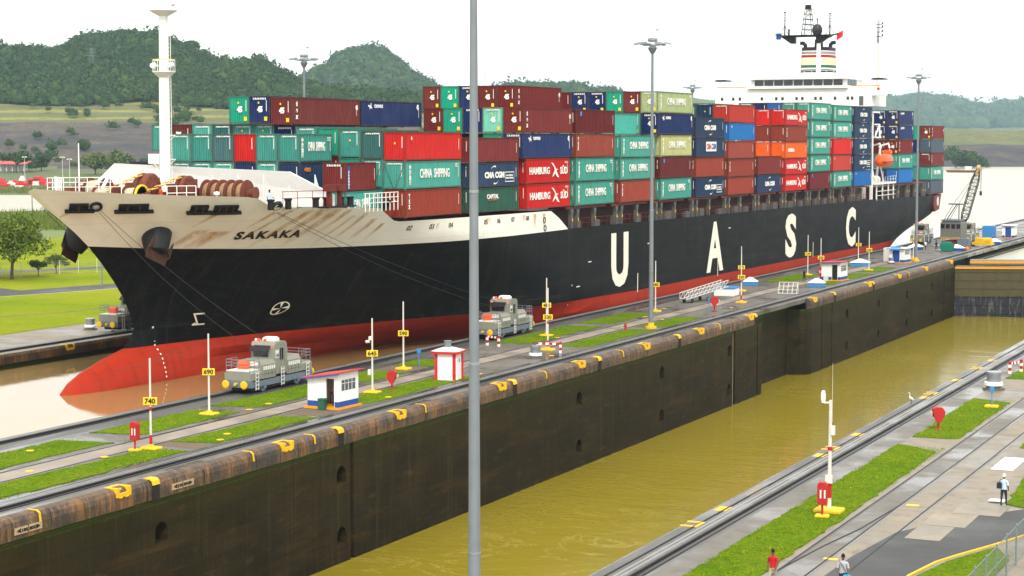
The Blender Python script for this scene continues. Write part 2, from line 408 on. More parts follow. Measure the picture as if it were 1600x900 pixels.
def link(name, data, parent=None, loc=None, rot=None):
    o = bpy.data.objects.new(name, data); COL.objects.link(o)
    if parent is not None: o.parent = parent
    if loc is not None: o.location = loc
    if rot is not None: o.rotation_euler = rot
    return o
def tag(o, label, cat, group=None):
    o['label'] = label; o['category'] = cat
    if group: o['group'] = group
    return o
def thing(name, label, cat, loc=(0, 0, 0), rz=0, group=None):
    return tag(link(name, None, None, loc, (0, 0, rz)), label, cat, group)
def struct(o): o['kind'] = 'structure'; return o
def stuff(o, label=None, cat=None):
    o['kind'] = 'stuff'
    if label: o['label'] = label; o['category'] = cat
    return o
def dup(root, loc, rz, label=None):
    r = root.copy(); COL.objects.link(r); r.location = loc; r.rotation_euler = (0, 0, rz)
    if label: r['label'] = label
    for ch in root.children:
        c = ch.copy(); COL.objects.link(c); c.parent = r
        for g in ch.children:
            d = g.copy(); COL.objects.link(d); d.parent = c
    return r

_TXT = {}
def text_mesh(txt, mat, size=1.0, bold=0.0, w=None, h=None, shear=0.0, space=1.0, thick=.012, line=1.0, res=3):
    """lettering as a thin mesh in the local XY plane, centred; w/h stretch it to a size"""
    key = (txt, mat, size, bold, w, h, shear, space, thick, line)
    if key in _TXT: return _TXT[key]
    c = bpy.data.curves.new('lettering', 'FONT'); c.body = txt; c.size = size; c.offset = bold; c.shear = shear
    c.space_character = space; c.space_line = line; c.extrude = thick; c.resolution_u = res; c.align_x = 'CENTER'
    o = bpy.data.objects.new('t', c); COL.objects.link(o)
    bpy.context.view_layer.update()
    me = bpy.data.meshes.new_from_object(o.evaluated_get(bpy.context.evaluated_depsgraph_get()))
    bpy.data.objects.remove(o); bpy.data.curves.remove(c)
    n = len(me.vertices); co = np.empty(n * 3, np.float32); me.vertices.foreach_get('co', co); co = co.reshape(-1, 3)
    if n:
        lo, hi = co.min(0), co.max(0); mid = (lo + hi) / 2; co -= mid
        if w: co[:, 0] *= w / max(hi[0] - lo[0], 1e-4)
        if h: co[:, 1] *= h / max(hi[1] - lo[1], 1e-4)
        me.vertices.foreach_set('co', co.ravel())
    me.name = 'lettering'; me.materials.clear(); me.materials.append(MATS[mat]); _TXT[key] = me
    return me
# facing: text on a +X side reads along +Y ; on a -Y end reads along +X
ROT_SIDE = (math.pi / 2, 0, math.pi / 2)
ROT_END = (math.pi / 2, 0, 0)

def grid_mesh(name, X, Y, Z, mats, idx=None, smooth=True):
    """X,Y,Z 2-D arrays -> mesh (fast)"""
    r, c = X.shape; co = np.stack([X, Y, Z], -1).reshape(-1, 3).astype(np.float32)
    i = np.arange(r * c).reshape(r, c)
    f = np.stack([i[:-1, :-1], i[:-1, 1:], i[1:, 1:], i[1:, :-1]], -1).reshape(-1, 4)
    return np_mesh(name, co, f, mats, smooth, idx)
def np_mesh(name, co, f, mats, smooth=False, idx=None):
    me = bpy.data.meshes.new(name); nf, k = f.shape
    me.vertices.add(len(co)); me.vertices.foreach_set('co', np.ascontiguousarray(co, np.float32).ravel())
    me.loops.add(nf * k); me.loops.foreach_set('vertex_index', np.ascontiguousarray(f, np.int32).ravel())
    me.polygons.add(nf); me.polygons.foreach_set('loop_start', np.arange(0, nf * k, k, dtype=np.int32)); me.polygons.foreach_set('loop_total', np.full(nf, k, np.int32))
    for m in (mats if isinstance(mats, (list, tuple)) else [mats]): me.materials.append(MATS[m])
    if idx is not None: me.polygons.foreach_set('material_index', np.ascontiguousarray(idx, np.int32).ravel())
    if smooth: me.polygons.foreach_set('use_smooth', np.ones(nf, bool))
    me.update(); me.validate(); return me
def sheet(name, poly, z, mat, kind='structure', parent=None):
    o = MB().add([(x, y, z) for x, y in poly], [tuple(range(len(poly)))]).build(name, mat, parent)
    if parent is None: o['kind'] = kind
    return o
def sstep(a, b, x):
    t = np.clip((x - a) / (b - a), 0, 1); return t * t * (3 - 2 * t)
def vnoise(x, y, seed=0):
    """smooth value noise on arrays"""
    def hsh(i, j): 
        k = np.sin(i * 127.1 + j * 311.7 + seed * 74.7) * 43758.5453; return k - np.floor(k)
    xi, yi = np.floor(x), np.floor(y); xf, yf = x - xi, y - yi
    u, v = xf * xf * (3 - 2 * xf), yf * yf * (3 - 2 * yf)
    return (hsh(xi, yi) * (1 - u) + hsh(xi + 1, yi) * u) * (1 - v) + (hsh(xi, yi + 1) * (1 - u) + hsh(xi + 1, yi + 1) * u) * v
def fbm(x, y, oct=4, seed=0):
    a, s, t = 0, .5, 0
    for k in range(oct): a = a + s * vnoise(x * 2 ** k, y * 2 ** k, seed + k); t += s; s *= .5
    return a / t
# ------------------------------------------------------------------ locks, water and ground
XC, XR, XF, XB = -66.8, -33.3, -85.1, -118.6
ZW, ZS = -9.7, -1.5
Y0W, Y1W = 30.0, 620.0
GATE = 323.5

# --- chamber wall faces with real niches and slots
def wall_face(y0, y1, X, zt, zb, niches=(), slots=(), sgn=1, mb=None):
    """vertical face at X looking +X*sgn, with arched niches (y,z) and full height slots (y,w,depth)"""
    mb = mb or MB(); cuts = []
    ny = sorted(set(n[0] for n in niches))
    for y in ny: cuts.append((y - .65, y + .65, 'n', y))
    for y, w, d in slots: cuts.append((y - w / 2, y + w / 2, 's', d))
    cuts.sort(); y = y0
    q = lambda a, b, c, d: mb.quad((X, a, c), (X, b, c), (X, b, d), (X, a, d))
    for a, b, k, val in cuts:
        if a < y0 or b > y1: continue
        q(y, a, zb, zt)
        if k == 's':
            Xi = X - val * sgn
            mb.quad((Xi, a, zb), (Xi, b, zb), (Xi, b, zt), (Xi, a, zt)); mb.quad((X, a, zb), (Xi, a, zb), (Xi, a, zt), (X, a, zt)); mb.quad((X, b, zb), (Xi, b, zb), (Xi, b, zt), (X, b, zt))
        else:
            zs = sorted(n[1] for n in niches if n[0] == val); z = zb; Xi = X - 2.4 * sgn
            for zc in zs:
                n0, n1 = zc - .60, zc + .65
                q(a, b, z, n0)
                mid = (a + b) / 2; arc = [(mid - .65 * math.cos(t), n1 - .65 + .65 * math.sin(t)) for t in np.linspace(0, math.pi, 9)]
                prof = [(a, n0)] + arc + [(b, n0)]
                mb.add([(X, a, n1)] + [(X, p[0], p[1]) for p in arc[:5]], [(0, 1, 2, 3, 4, 5)])
                mb.add([(X, b, n1)] + [(X, p[0], p[1]) for p in arc[4:][::-1]], [(0, 1, 2, 3, 4, 5)])
                for i in range(len(prof)):
                    p, r = prof[i], prof[(i + 1) % len(prof)]
                    mb.quad((X, p[0], p[1]), (X, r[0], r[1]), (Xi, r[0], r[1]), (Xi, p[0], p[1]))
                mb.add([(Xi, p[0], p[1]) for p in prof], [tuple(range(len(prof)))])
                z = n1
            q(a, b, z, zt)
        y = b
    q(y, y1, zb, zt)
    return mb

R0, R1 = 215.3, 234.5          # gate leaf recess in the centre wall
RD = 2.6
mb = MB()
nch = [(94.5 + 21.75 * k, z) for k in range(-2, 6) for z in (-3.4, -7.75)]
wall_face(Y0W, R0, XC, -1.3, -14, nch, [(117.75, .50, 1.6), (204.9, .9, 1.2), (213.6, .5, 1.4)], mb=mb)
mb.quad((XC, R0, -14), (XC - RD, R0 + .6, -14), (XC - RD, R0 + .6, -.5), (XC, R0, -.5))
mb.quad((XC - RD, R0 + .6, -14), (XC - RD, R1, -14), (XC - RD, R1, -.5), (XC - RD, R0 + .6, -.5))
# rounded hollow quoin at the end of the recess
qp = [(XC - RD + 1.3 - 1.3 * math.cos(t) * 1.0, R1 + 1.0 - 1.0 * math.cos(t * 1.0) + .9 * (1 - math.cos(t))) for t in np.linspace(0, math.pi / 2, 5)]
qp = [(XC - RD, R1), (XC - 2.0, R1 + .25), (XC - 1.0, R1 + .4), (XC - .35, R1 + .9), (XC, R1 + 1.9)]
for a, b in zip(qp, qp[1:]): mb.quad((a[0], a[1], -14), (b[0], b[1], -14), (b[0], b[1], -1.3), (a[0], a[1], -1.3))
nch2 = [(254.0 + 17.6 * k, z) for k in range(4) for z in (-3.4, -7.75)]
wall_face(R1 + 1.9, GATE, XC, -1.3, -14, nch2, [(241.4, .4, 1.4), (246.3, .45, 1.4), (316.0, .3, .8)], mb=mb)
mb.quad((XC, GATE, -14), (XC - RD, GATE + .8, -14), (XC - RD, GATE + .8, -.5), (XC, GATE, -.5))
mb.quad((XC - RD, GATE + .8, -14), (XC - RD, GATE + 22, -14), (XC - RD, GATE + 22, -.5), (XC - RD, GATE + .8, -.5))
mb.quad((XC - RD, GATE + 22, -14), (XC, GATE + 24, -14), (XC, GATE + 24, -1.3), (XC - RD, GATE + 22, -1.3))
wall_face(GATE + 24, Y1W, XC, -1.3, -14, mb=mb)
# far face towards the ship chamber and the south end
wall_face(Y0W, Y1W, XF, -.35, -6, sgn=-1, mb=mb)
mb.quad((XC, Y1W, -14), (XF, Y1W, -14), (XF, Y1W, 0), (XC, Y1W, 0))
centre_wall = struct(mb.build('centre_wall', 'lock_wall'))
mb = MB(); mb.cyl((XC - .25, 205.05, -12), (XC - .25, 205.05, -1.2), .09, n=8); mb.build('gauge_pipe', 'stained_plate', centre_wall)
# slab that carries the tracks
mb = MB(); mb.box(XF + .05, XC - .62, Y0W, Y1W, -.5, 0); mb.build('wall_top', 'concrete', centre_wall)

# coping blocks along the near edge, each its own block
def coping_profile(L, j):
    pts = [(-.02, -1.32), (.10, -1.25), (.12, -.62), (.06, -.30), (-.12, -.08), (-.40, .0), (-.615, .0), (-.615, -1.32)]
    mb = MB(); rings = []
    for k, y in enumerate((0.015, L * .33, L * .66, L - .015)):
        rings.append([(x + (random.uniform(-.025, .025) if 0 < i < 5 else 0), y, z + (random.uniform(-.02, .02) if 0 < i < 4 else 0)) for i, (x, z) in enumerate(pts)])
    return mb.loft(rings).mesh('coping_block', 'lip')
cop = [coping_profile(3.0, j) for j in range(7)]
y = 60.0; k = 0
while y < GATE - 2:
    if not (R0 - 2.6 < y + 1.5 and y < R1 + 1.2):
        link('coping_block', random.choice(cop), centre_wall, (XC, y, 0)); k += 1
    y += 3.0
    if R0 - 2.6 < y + 1.5 < R1: y = R1 + 1.3
# yellow line chocks and slots let into the coping
def chock_mesh():
    mb = MB()
    mb.box(-.80, .16, -.8, -.52, -.62, .03); mb.box(-.80, .16, .52, .8, -.62, .03); mb.box(-.80, -.55, -.52, .52, -.45, .03)
    mb.box(-.55, .16, -.52, .52, -.62, -.36); mb.cyl((-.2, 0, -.36), (-.2, 0, -.08), .16, .12, 8)
    mb.prism([(.16, -.62), (.19, -.66), (-.1, -.95), (-.1, -.62)], 'y', -.5, -.2).prism([(.16, -.62), (.19, -.66), (-.1, -.95), (-.1, -.62)], 'y', .15, .5)
    mb.v = [(x, y * .85, z * .85) for x, y, z in mb.v]; return mb.mesh('line_chock', 'yellow')
def slot_mesh():
    mb = MB(); mb.mi = 0
    mb.prism([(-.55, .02), (-.1, .02), (.10, -.10), (.17, -.36), (.10, -.36), (.05, -.15), (-.12, -.04), (-.55, -.04)], 'y', -.36, .36)
    mb.mi = 1; mb.box(-.1, .15, -.32, .32, -1.25, -.37)
    return mb.mesh('line_slot', ['yellow', 'deep'])
cm, sm_ = chock_mesh(), slot_mesh()
for y in (90.6, 108.9, 125.1, 143.0, 160.2, 177.0, 193.4, 211.0, 236.9 + .9, 266, 284, 302.2, 321): link('line_chock', cm, centre_wall, (XC + .03, y, 0))
for y in (93.8, 116.0, 143.0 + 2.4, 164.4, 186.4, 212.6, 247.2, 268): link('line_slot', sm_, centre_wall, (XC + .03, y, 0))
mb = MB()
for y in (83.0, 104.6, 112.4, 129.0, 152.0, 170.4, 199.5, 290.0): mb.prism([(-.75, .025), (-.1, .025), (.11, -.12), (.17, -.62), (.125, -.62), (.07, -.15), (-.12, -.03), (-.75, -.03)], 'y', y - .07, y + .07)
mb.build('paint_stripe', 'yellow', centre_wall).location = (XC + .02, 0, 0)
# distance plates on the coping: pale plates with arrows and figures
def plate(y, a, b, X=XC, dz=0, sgn=1):
    mb = MB(); mb.box(.125, .16, -1.15, -.06, -1.0, -.62).box(.125, .16, .06, 1.15, -1.0, -.62)
    p = mb.build('distance_plate', 'stained_plate', centre_wall if X == XC else left_wall); p.location = (X, y, dz)
    t = link('lettering', text_mesh(a + ' ' + b, 'dark', .35, .012, 2.0, .26), p, (.165, 0, -.81), ROT_SIDE)
plate(82.0, '◄180', '800►'); plate(96.6, '◄230', '850►')

# ship chamber left wall
mb = MB(); wall_face(Y0W, 460, XB, -.35, -6, mb=mb); left_wall = struct(mb.build('left_wall', 'lock_wall'))
mb = MB(); mb.box(XB - 12, XB + .06, Y0W, 460, -.36, 0); mb.build('wall_top', 'concrete_pale', left_wall)
mb = MB()
for k in range(int((240 - 130) / 4)):
    mb = MB(); y = 130 + 4 * k
    mb.prism([(XB + .065, -1.0), (XB + .2, -.95), (XB + .2, -.25), (XB + .07, -.05)], 'y', y + .02, y + 3.98); mb.build('coping_block', 'lip', left_wall)
ch = link('line_chock', cm, left_wall, (XB + .06, 152.6, 0))
plate(150.2, '◄300', '500►', XB, .12)

# right wall (towards the camera)
mb = MB(); wall_face(Y0W, Y1W, XR, -.5, -14, sgn=-1, mb=mb); right_wall = struct(mb.build('right_wall', 'lock_wall'))
mb = MB(); mb.box(XR - .1, -29.5, Y0W, Y1W, -.5, 0); mb.build('wall_top', 'concrete', right_wall)
sheet('stain_strip', [(XR + .02, Y0W), (XR + 1.05, Y0W), (XR + 1.05, Y1W), (XR + .02, Y1W)], .004, 'concrete_dark', parent=right_wall)
# yellow pads and painted figures on the right wall edge
for y in (94.3, 121.6, 151.5, 170, 197): link('line_chock', cm, right_wall, (XR + .05, y, .02), (0, 0, math.pi))
def pad(y0, y1, x0, x1, m, nm='paint_patch', z=.009, par=None): return sheet(nm, [(x0, y0), (x1, y0), (x1, y1), (x0, y1)], z, m, parent=par)
for y in (98.4, 118.0, 127.5, 148.2, 160.2, 176.0): pad(y, y + 1.3, XR + .1, XR + .8, 'yellow', par=right_wall)
for y in (103.2, 124.0, 157, 180): pad(y, y + 3.2, XR + .2, XR + .75, 'concrete_pale', par=right_wall)

# track beams: raised rack slab and dark channel; shade on its right flank is a dark painted strip
def track(xl, y0, y1, par, nm='tow_track'):
    mb = MB(); mb.bev(xl, xl + .68, y0, y1, .002, .17, .02); o = mb.build('track_beam', 'concrete', par)
    mb = MB(); mb.box(xl + .16, xl + .24, y0, y1, .165, .185).box(xl + .45, xl + .53, y0, y1, .165, .185); mb.build('rack_edge', 'steel', o)
    mb = MB(); mb.box(xl + .685, xl + .80, y0, y1, .004, .15); mb.build('shade_strip', 'dark', par)
    sheet('slot_channel', [(xl + .80, y0), (xl + 1.40, y0), (xl + 1.40, y1), (xl + .80, y1)], .006, 'concrete_dark', parent=par)
    for dx in (-.50, 1.05):
        mb = MB(); mb.box(xl + dx, xl + dx + .07, y0, y1, .005, .05); mb.build('rail', 'dark', par)
track(-69.42, Y0W, Y1W, centre_wall); track(-84.55, Y0W, Y1W, centre_wall); track(-32.20, Y0W, Y1W, right_wall); track(-120.9, Y0W, 460, left_wall)
for x0, x1 in ((-70.6, -69.45), (-83.1, -81.3)): sheet('track_apron', [(x0, Y0W), (x1, Y0W), (x1, Y1W), (x0, Y1W)], .004, 'concrete_dark', parent=centre_wall)
sheet('edge_strip', [(XF + .05, Y0W), (-84.6, Y0W), (-84.6, Y1W), (XF + .05, Y1W)], .004, 'concrete_pale', parent=centre_wall)

# walkway with its kerb joints
sheet('walkway', [(-76.2, Y0W), (-74.35, Y0W), (-74.35, 330), (-76.2, 330)], .008, 'walkway', parent=centre_wall)
for x in (-76.45, -74.3):
    mb = MB(); mb.box(x, x + .12, Y0W, 330, .002, .035); mb.build('walkway_kerb', 'concrete_dark', centre_wall)
# lawns on the centre wall
def lawn(x0, x1, y0, y1, slant=.8, z=.02):
    rng = random.Random(int(y0 * 7 + x0)); pts = []
    n = max(4, int((y1 - y0) / .8))
    for i in range(n + 1): pts.append((x1 + rng.uniform(-.16, .12) + .12 * math.sin(i * .37), y0 + (y1 - y0) * i / n))
    for i in range(n + 1): pts.append((x0 + rng.uniform(-.12, .16) + .12 * math.sin(i * .31), y1 - slant - (y1 - y0) * i / n))
    mb = MB(); top = [(x, y, .05) for x, y in pts]; bot = [(x, y, .002) for x, y in pts]
    mb.loft([bot, top]); o = mb.build('lawn', 'grass'); o['kind'] = 'structure'; return o
for y0, y1 in ((60, 103), (106.5, 119.5), (127.6, 146), (171.5, 190), (193.2, 205.5), (258, 266), (272.5, 284), (287, 299)): lawn(-73.7, -70.7, y0, y1)
for y0, y1 in ((60, 103.8), (107.5, 119.5), (122.2, 136.5), (139, 146.5), (151, 156), (172, 191), (194, 208), (262, 280), (299, 306)): lawn(-81.1, -77.3, y0, y1)
for x0, x1, y0, y1 in ((-81.0, -77.4, 147.0, 150.6), (-74, -70.7, 104.0, 106.0), (-73.9, -71, 120.2, 127.3)):
    sheet('bare_soil', [(x0, y0), (x1, y0), (x1, y1), (x0, y1)], .007, 'soil', parent=centre_wall)

# waters
def water(name, x0, x1, y0, y1, z, m): return struct(sheet(name, [(x0, y0), (x1, y0), (x1, y1), (x0, y1)], z, m))
water('chamber_water', XC - 3.2, XR + .3, Y0W, GATE + 3, ZW, 'water_near')
water('ship_chamber_water', XB - .3, XF + .3, Y0W - 40, 468, ZS, 'water_ship')
water('lake', -9000, 7000, 620, 11000, ZS - .02, 'lake')
water('forebay_water', -600, XF + .3, 468, 620.5, ZS - .01, 'lake')
water('upper_water', XC - 3, XR + .3, GATE + 24, 620.5, ZS, 'lake')
struct(sheet('channel_bed', [(-9000, -390), (7000, -390), (7000, 11000), (-9000, 11000)], -14.2, 'soil'))
# ------------------------------------------------------------------ near side yard
yard = struct(sheet('yard', [(-29.5, -150), (400, -150), (400, Y1W), (-29.5, Y1W)], -.002, 'concrete_pale'))
def rlawn(poly, jit=.13):
    pts = []
    for (a, b) in zip(poly, poly[1:] + poly[:1]):
        n = max(2, int(math.dist(a, b) / .8))
        for i in range(n): pts.append((a[0] + (b[0] - a[0]) * i / n + random.uniform(-jit, jit), a[1] + (b[1] - a[1]) * i / n + random.uniform(-jit, jit)))
    mb = MB(); mb.loft([[(x, y, -.001) for x, y in pts], [(x, y, .05) for x, y in pts]]); return struct(mb.build('lawn', 'grass'))
rlawn([(-29.35, 40), (-26.15, 40), (-26.15, 108), (-26.4, 123), (-29.3, 125.3)])
rlawn([(-29.1, 128.5), (-26.1, 129), (-26.2, 148.5), (-29.3, 150)])
rlawn([(-29.3, 163.5), (-26.3, 163.5), (-26.3, 260), (-29.3, 260)])
rlawn([(-21.7, 127), (-17, 126), (-17, 170), (-21.7, 170)])
rlawn([(-18.9, 106.6), (-12, 104), (-12, 121), (-19.9, 121)])
sheet('apron', [(-31.3, Y0W), (-29.3, Y0W), (-29.3, Y1W), (-31.3, Y1W)], .005, 'concrete', parent=right_wall)
for x in (-25.75, -24.28, -22.65):
    mb = MB(); mb.box(x, x + .075, 30, 420, .0, .025); r_ = struct(mb.build('rail', 'dark'))
    sheet('flangeway', [(x + .09, 30), (x + .2, 30), (x + .2, 420), (x + .09, 420)], .004, 'concrete_dark', parent=r_)
mb = MB(); mb.tube([(-25.7, 86, .012), (-25.2, 92, .012), (-24.6, 97, .012), (-24.24, 104, .012)], .035, 6); struct(mb.build('rail', 'dark'))
sheet('track_bed', [(-25.62, 30), (-24.3, 30), (-24.3, 420), (-25.62, 420)], .002, 'concrete', parent=yard)
# slabs beside the service road
for (a, b, c, d) in ((-22.0, -20.2, 95.5, 99.2), (-22.0, -19.7, 99.3, 103.0), (-21.2, -18.6, 103.1, 106.4)):
    mb = MB(); mb.box(a, b, c, d, .0, .02); mb.build('paving_slab', 'concrete_slab', yard)
mb = MB(); mb.box(-21.9, -20.55, 118.0, 122.8, 0, .03); mb.build('white_slab', 'white', yard)
mb = MB(); mb.box(-20.0, -19.1, 107.1, 107.9, .05, .08); mb.build('white_slab', 'white', yard)
# service road and its yellow kerb
cur = [(-20.9, 60), (-20.4, 78), (-19.87, 87.3), (-19.35, 90.6), (-18.7, 92.6), (-17.6, 95.6), (-16.5, 98.9), (-14.5, 102.6), (-8, 107)]
road = [(-23.4, 60), (-23.42, 85.7), (-23.33, 90.1), (-22.71, 96.7), (-21.0, 101.1), (-17.8, 105.8), (-8, 112)]
struct(sheet('service_road', road + cur[::-1], .006, 'asphalt'))
kerb = MB(); kk = .16
ring = []
for i, (x, y) in enumerate(cur):
    ring.append([(x, y, .0), (x, y, .07), (x + .12, y, .07), (x + .12, y, .0)])
kerb.loft(ring); struct(kerb.build('kerb', 'yellow'))
rlawn([(-19.5, 76), (-16.2, 76), (-16.2, 92.5), (-17.3, 95.2), (-18.3, 92.6), (-18.95, 90.5), (-19.5, 87.2)], .02)
# chain link fence: posts, rails and wire
fence = thing('chain_link_fence', 'green grey chain link fence with steel posts beside the yellow kerb', 'fence', (-15.75, 0, 0))
for i in range(13):
    y = 71.7 + 2.5 * i
    mb = MB(); mb.cyl((0, y, 0), (0, y, 1.95), .04, n=8).cyl((0, y, 1.95), (0, y, 2.0), .05, .02, n=8); mb.build('post', 'fence_paint', fence)
for z in (.12, 1.0, 1.86):
    mb = MB(); mb.cyl((0, 71.7, z), (0, 101.7, z), .022, n=6); mb.build('rail', 'fence_paint', fence)
mb = MB()
for k in range(0, 140):
    y = 71.7 + k * .22
    for s_ in (1, -1):
        a, b = y, y + 1.75 * s_
        if 71.7 <= b <= 101.7: mb.add([(.0, a, .1), (.0, b, 1.85), (.004, b + .012, 1.85), (.004, a + .012, .1)], [(0, 1, 2, 3)])
w_ = mb.build('wire_mesh', 'fence_paint', fence); w_['kind'] = 'stuff'
mb = MB(); mb.bev(-.35, .35, -.35, .35, 0, .55, .05); b_ = mb.build('concrete_block', 'booth_white'); b_.location = (-15.3, 83.9, 0); tag(b_, 'pale concrete block beside the chain link fence', 'block')

# ------------------------------------------------------------------ mitre gate closing the near chamber
gate = thing('lock_gate', 'dark riveted steel mitre gate with yellow walkway edge closing the chamber', 'gate', (XC, GATE + .6, 0))
for sgn, x0 in ((1, 0.05), (-1, 33.4)):
    leaf = MB(); ang = R(20) ; L = 17.85
    pt = lambda u, w, z: (x0 + sgn * (u * math.cos(ang) - 0), u * math.sin(ang) + w, z)
    def bx(mb, u0, u1, w0, w1, z0, z1):
        mb.add([pt(u0, w0, z0), pt(u1, w0, z0), pt(u1, w1, z0), pt(u0, w1, z0), pt(u0, w0, z1), pt(u1, w0, z1), pt(u1, w1, z1), pt(u0, w1, z1)],
               [(3, 2, 1, 0), (4, 5, 6, 7), (0, 1, 5, 4), (1, 2, 6, 5), (2, 3, 7, 6), (3, 0, 4, 7)])
    bx(leaf, 0, L, 0, 2.0, -13, -1.3); lf = leaf.build('gate_leaf', 'gate_face', gate)
    for z in (-2.2, -3.6, -5.0, -6.4, -7.8, -9.2):
        m2 = MB(); bx(m2, .1, L - .1, -.10, -.003, z, z + .16); m2.build('girder', 'gate_face', lf)
    for u in np.arange(.6, L, 2.1):
        m2 = MB(); bx(m2, u, u + .14, -.08, -.003, -12, -1.4); m2.build('stiffener', 'gate_face', lf)
    m2 = MB(); bx(m2, .02, L - .1, -.16, -.003, -1.62, -1.30); m2.build('walkway_edge', 'orange_edge', gate)
    m2 = MB(); bx(m2, .0, L, -.10, 2.2, -1.295, -1.2); m2.build('walkway', 'concrete', gate)
    m2 = MB(); bx(m2, 1.5, L, 5.0, 6.6, -1.2, -.35); m2.build('upper_leaf', 'gate_top', gate)
    m2 = MB(); bx(m2, 1.5, L, 4.86, 4.995, -1.0, -.62); m2.build('upper_edge', 'orange_edge', gate)
# ------------------------------------------------------------------ terrain, hills, forest
SA, CA = math.sin(.43152), math.cos(.43152)
def polar(u, d):
    t = (u - 800) / 2984.5
    return d * (-SA + CA * t), d * (CA + SA * t)
RU1 = np.array([-700, -300, -100, 0, 50, 100, 140, 200, 250, 300, 330, 370, 410, 450, 500, 560, 640, 720, 800, 900, 1000, 1100, 1300, 2400])
RY1 = np.array([130, 106, 96, 86, 93, 91, 73, 62, 67, 88, 103, 110, 102, 134, 152, 158, 160, 162, 164, 168, 172, 180, 200, 214])
RU2 = np.array([-700, 380, 440, 490, 520, 545, 562, 580, 600, 620, 645, 680, 720, 760, 790, 830, 880, 930, 1000, 1040, 1100, 1250, 1330, 1365, 1400, 1425, 1450, 1480, 1510, 1540, 1570, 1600, 1700, 1900, 2400])
RY2 = np.array([150, 150, 140, 116, 98, 82, 76, 75, 80, 92, 115, 137, 148, 146, 136, 131, 134, 142, 140, 141, 148, 160, 165, 160, 155, 151, 152, 156, 162, 166, 163, 160, 150, 170, 190])
def zpix(y, d): return 20.263 + (217.1 - y) * d / 2984.5
def terrain(u, d):
    x, y = polar(u, d)
    rough_ = (fbm(x * .012, y * .012, 5, 3) - .5)
    z1 = np.interp(u, RU1, RY1); D1 = 1720.0
    h1 = zpix(z1, D1)
    foot = np.interp(d, [0, 640, 900, 1050, 1130, 1290, 1330, 1390, 1420], [0, -.2, 1.5, 3.5, 9, 31, 33, 42, 44])
    foot = foot * (1 - sstep(500, 1250, u) * .97) + rough_ * 10 * sstep(850, 1300, d)
    up = sstep(1400, D1, d); dn = sstep(D1, 2300, d)
    a = foot + (h1 - foot) * up * (1 - dn)
    D2 = 2900 + 4700 * sstep(900, 1350, u)
    h2 = zpix(np.interp(u, RU2, RY2) + 9, D2)
    b = (h2 + 12) * np.exp(-((d - D2) / (430 + 1300 * sstep(800, 1400, u))) ** 2) - 12
    r = np.maximum(a, b) + rough_ * 9 * sstep(1350, 1700, d)
    # lake on the right: the shore runs out beyond the locks
    side = x + .235 * y + 60
    shore = np.minimum(sstep(0, 60, -side) + sstep(1480, 1560, d), 1)
    lakeside = np.interp(d, [0, 1480, 1560, 1640, 2050, 3000, 9000], [0, 0, 7, 16, 24, 32, 34])
    r = np.where(side > -60, np.maximum(r, lakeside + rough_ * 8 * sstep(1500, 1900, d)), r)
    r = r * shore - 3.6 * (1 - shore)
    # never rise beside the locks
    near = sstep(620, 760, d)
    return np.where(d < 700, np.minimum(r, 0) * 1.0 * (shore > .99) + r * (shore <= .99), r)
us = np.concatenate([np.linspace(-900, -60, 40), np.linspace(-55, 1660, 260), np.linspace(1680, 2600, 40)])
ds = np.concatenate([np.linspace(690, 1040, 16), np.linspace(1060, 1800, 75), np.linspace(1830, 3700, 50), np.linspace(3760, 8000, 46), np.linspace(8200, 9000, 5)])
U, D = np.meshgrid(us, ds); X_, Y_ = polar(U, D); Z_ = terrain(U, D)
Uc, Dc = (U[:-1, :-1] + U[1:, 1:]) / 2, (D[:-1, :-1] + D[1:, 1:]) / 2
Xc, Yc = polar(Uc, Dc); jit = (fbm(Xc * .02, Yc * .02, 3, 9) - .5)
idx = np.zeros(Uc.shape, int)
dd = Dc + jit * 120
idx[(Dc + jit * 60 > 1318) & (dd < 1460) & (Uc < 760)] = 3
idx[(dd > 1060) & (Dc + jit * 60 < 1318) & (Uc < 900)] = 1                 # spoil banks
idx[(Dc > 1480) & (Dc < 1580) & (Uc > 1000)] = 1
bald = (Uc > 355) & (Uc < 470) & (Dc > 1560) & (Dc < 1760); idx[bald & (jit > -.12)] = 2
hills = struct(link('hills', grid_mesh('hills', X_, Y_, Z_, ['hill_ground', 'spoil', 'dirt', 'terrace'], idx)))

# flat left bank, right up to the lock wall
lb = [(XB - 11.9, -300), (XB - 11.9, 460), (-150, 520), (-222, 700), (-262, 760), (-900, 860), (-1600, 900), (-3000, 600), (-3000, -300)]
left_bank = struct(sheet('left_bank', lb, -.06, 'bank'))
mb = MB(); 
def strip(pts, w, z, m, name):
    mb = MB(); L = []; Rr = []
    for i, p in enumerate(pts):
        a = Vector(pts[max(i - 1, 0)]); b = Vector(pts[min(i + 1, len(pts) - 1)]); d = (b - a).normalized(); nrm = Vector((-d.y, d.x))
        L.append((p[0] + nrm.x * w / 2, p[1] + nrm.y * w / 2, z)); Rr.append((p[0] - nrm.x * w / 2, p[1] - nrm.y * w / 2, z))
    for i in range(len(pts) - 1): mb.quad(L[i], L[i + 1], Rr[i + 1], Rr[i])
    return struct(mb.build(name, m))
mb = MB(); lawn_pts = [(-130.4, -200), (-130.4, 452), (-170, 500), (-232, 540), (-262, 420), (-240, 250), (-232, 100), (-240, -200)]
struct(sheet('bank_lawn', lawn_pts, .0, 'lawn_far'))
strip([(-210, 60), (-196, 120), (-180, 165), (-168, 190), (-163, 205), (-160, 217), (-154, 240), (-150, 300)], 6.5, .02, 'asphalt', 'road')
strip([(-163, 200), (-175, 205), (-190, 200), (-215, 180)], 5.0, .03, 'asphalt', 'road')
strip([(-235, 140), (-212, 200), (-190, 236), (-178, 262), (-168, 300), (-160, 380)], 5.5, .015, 'asphalt', 'road')
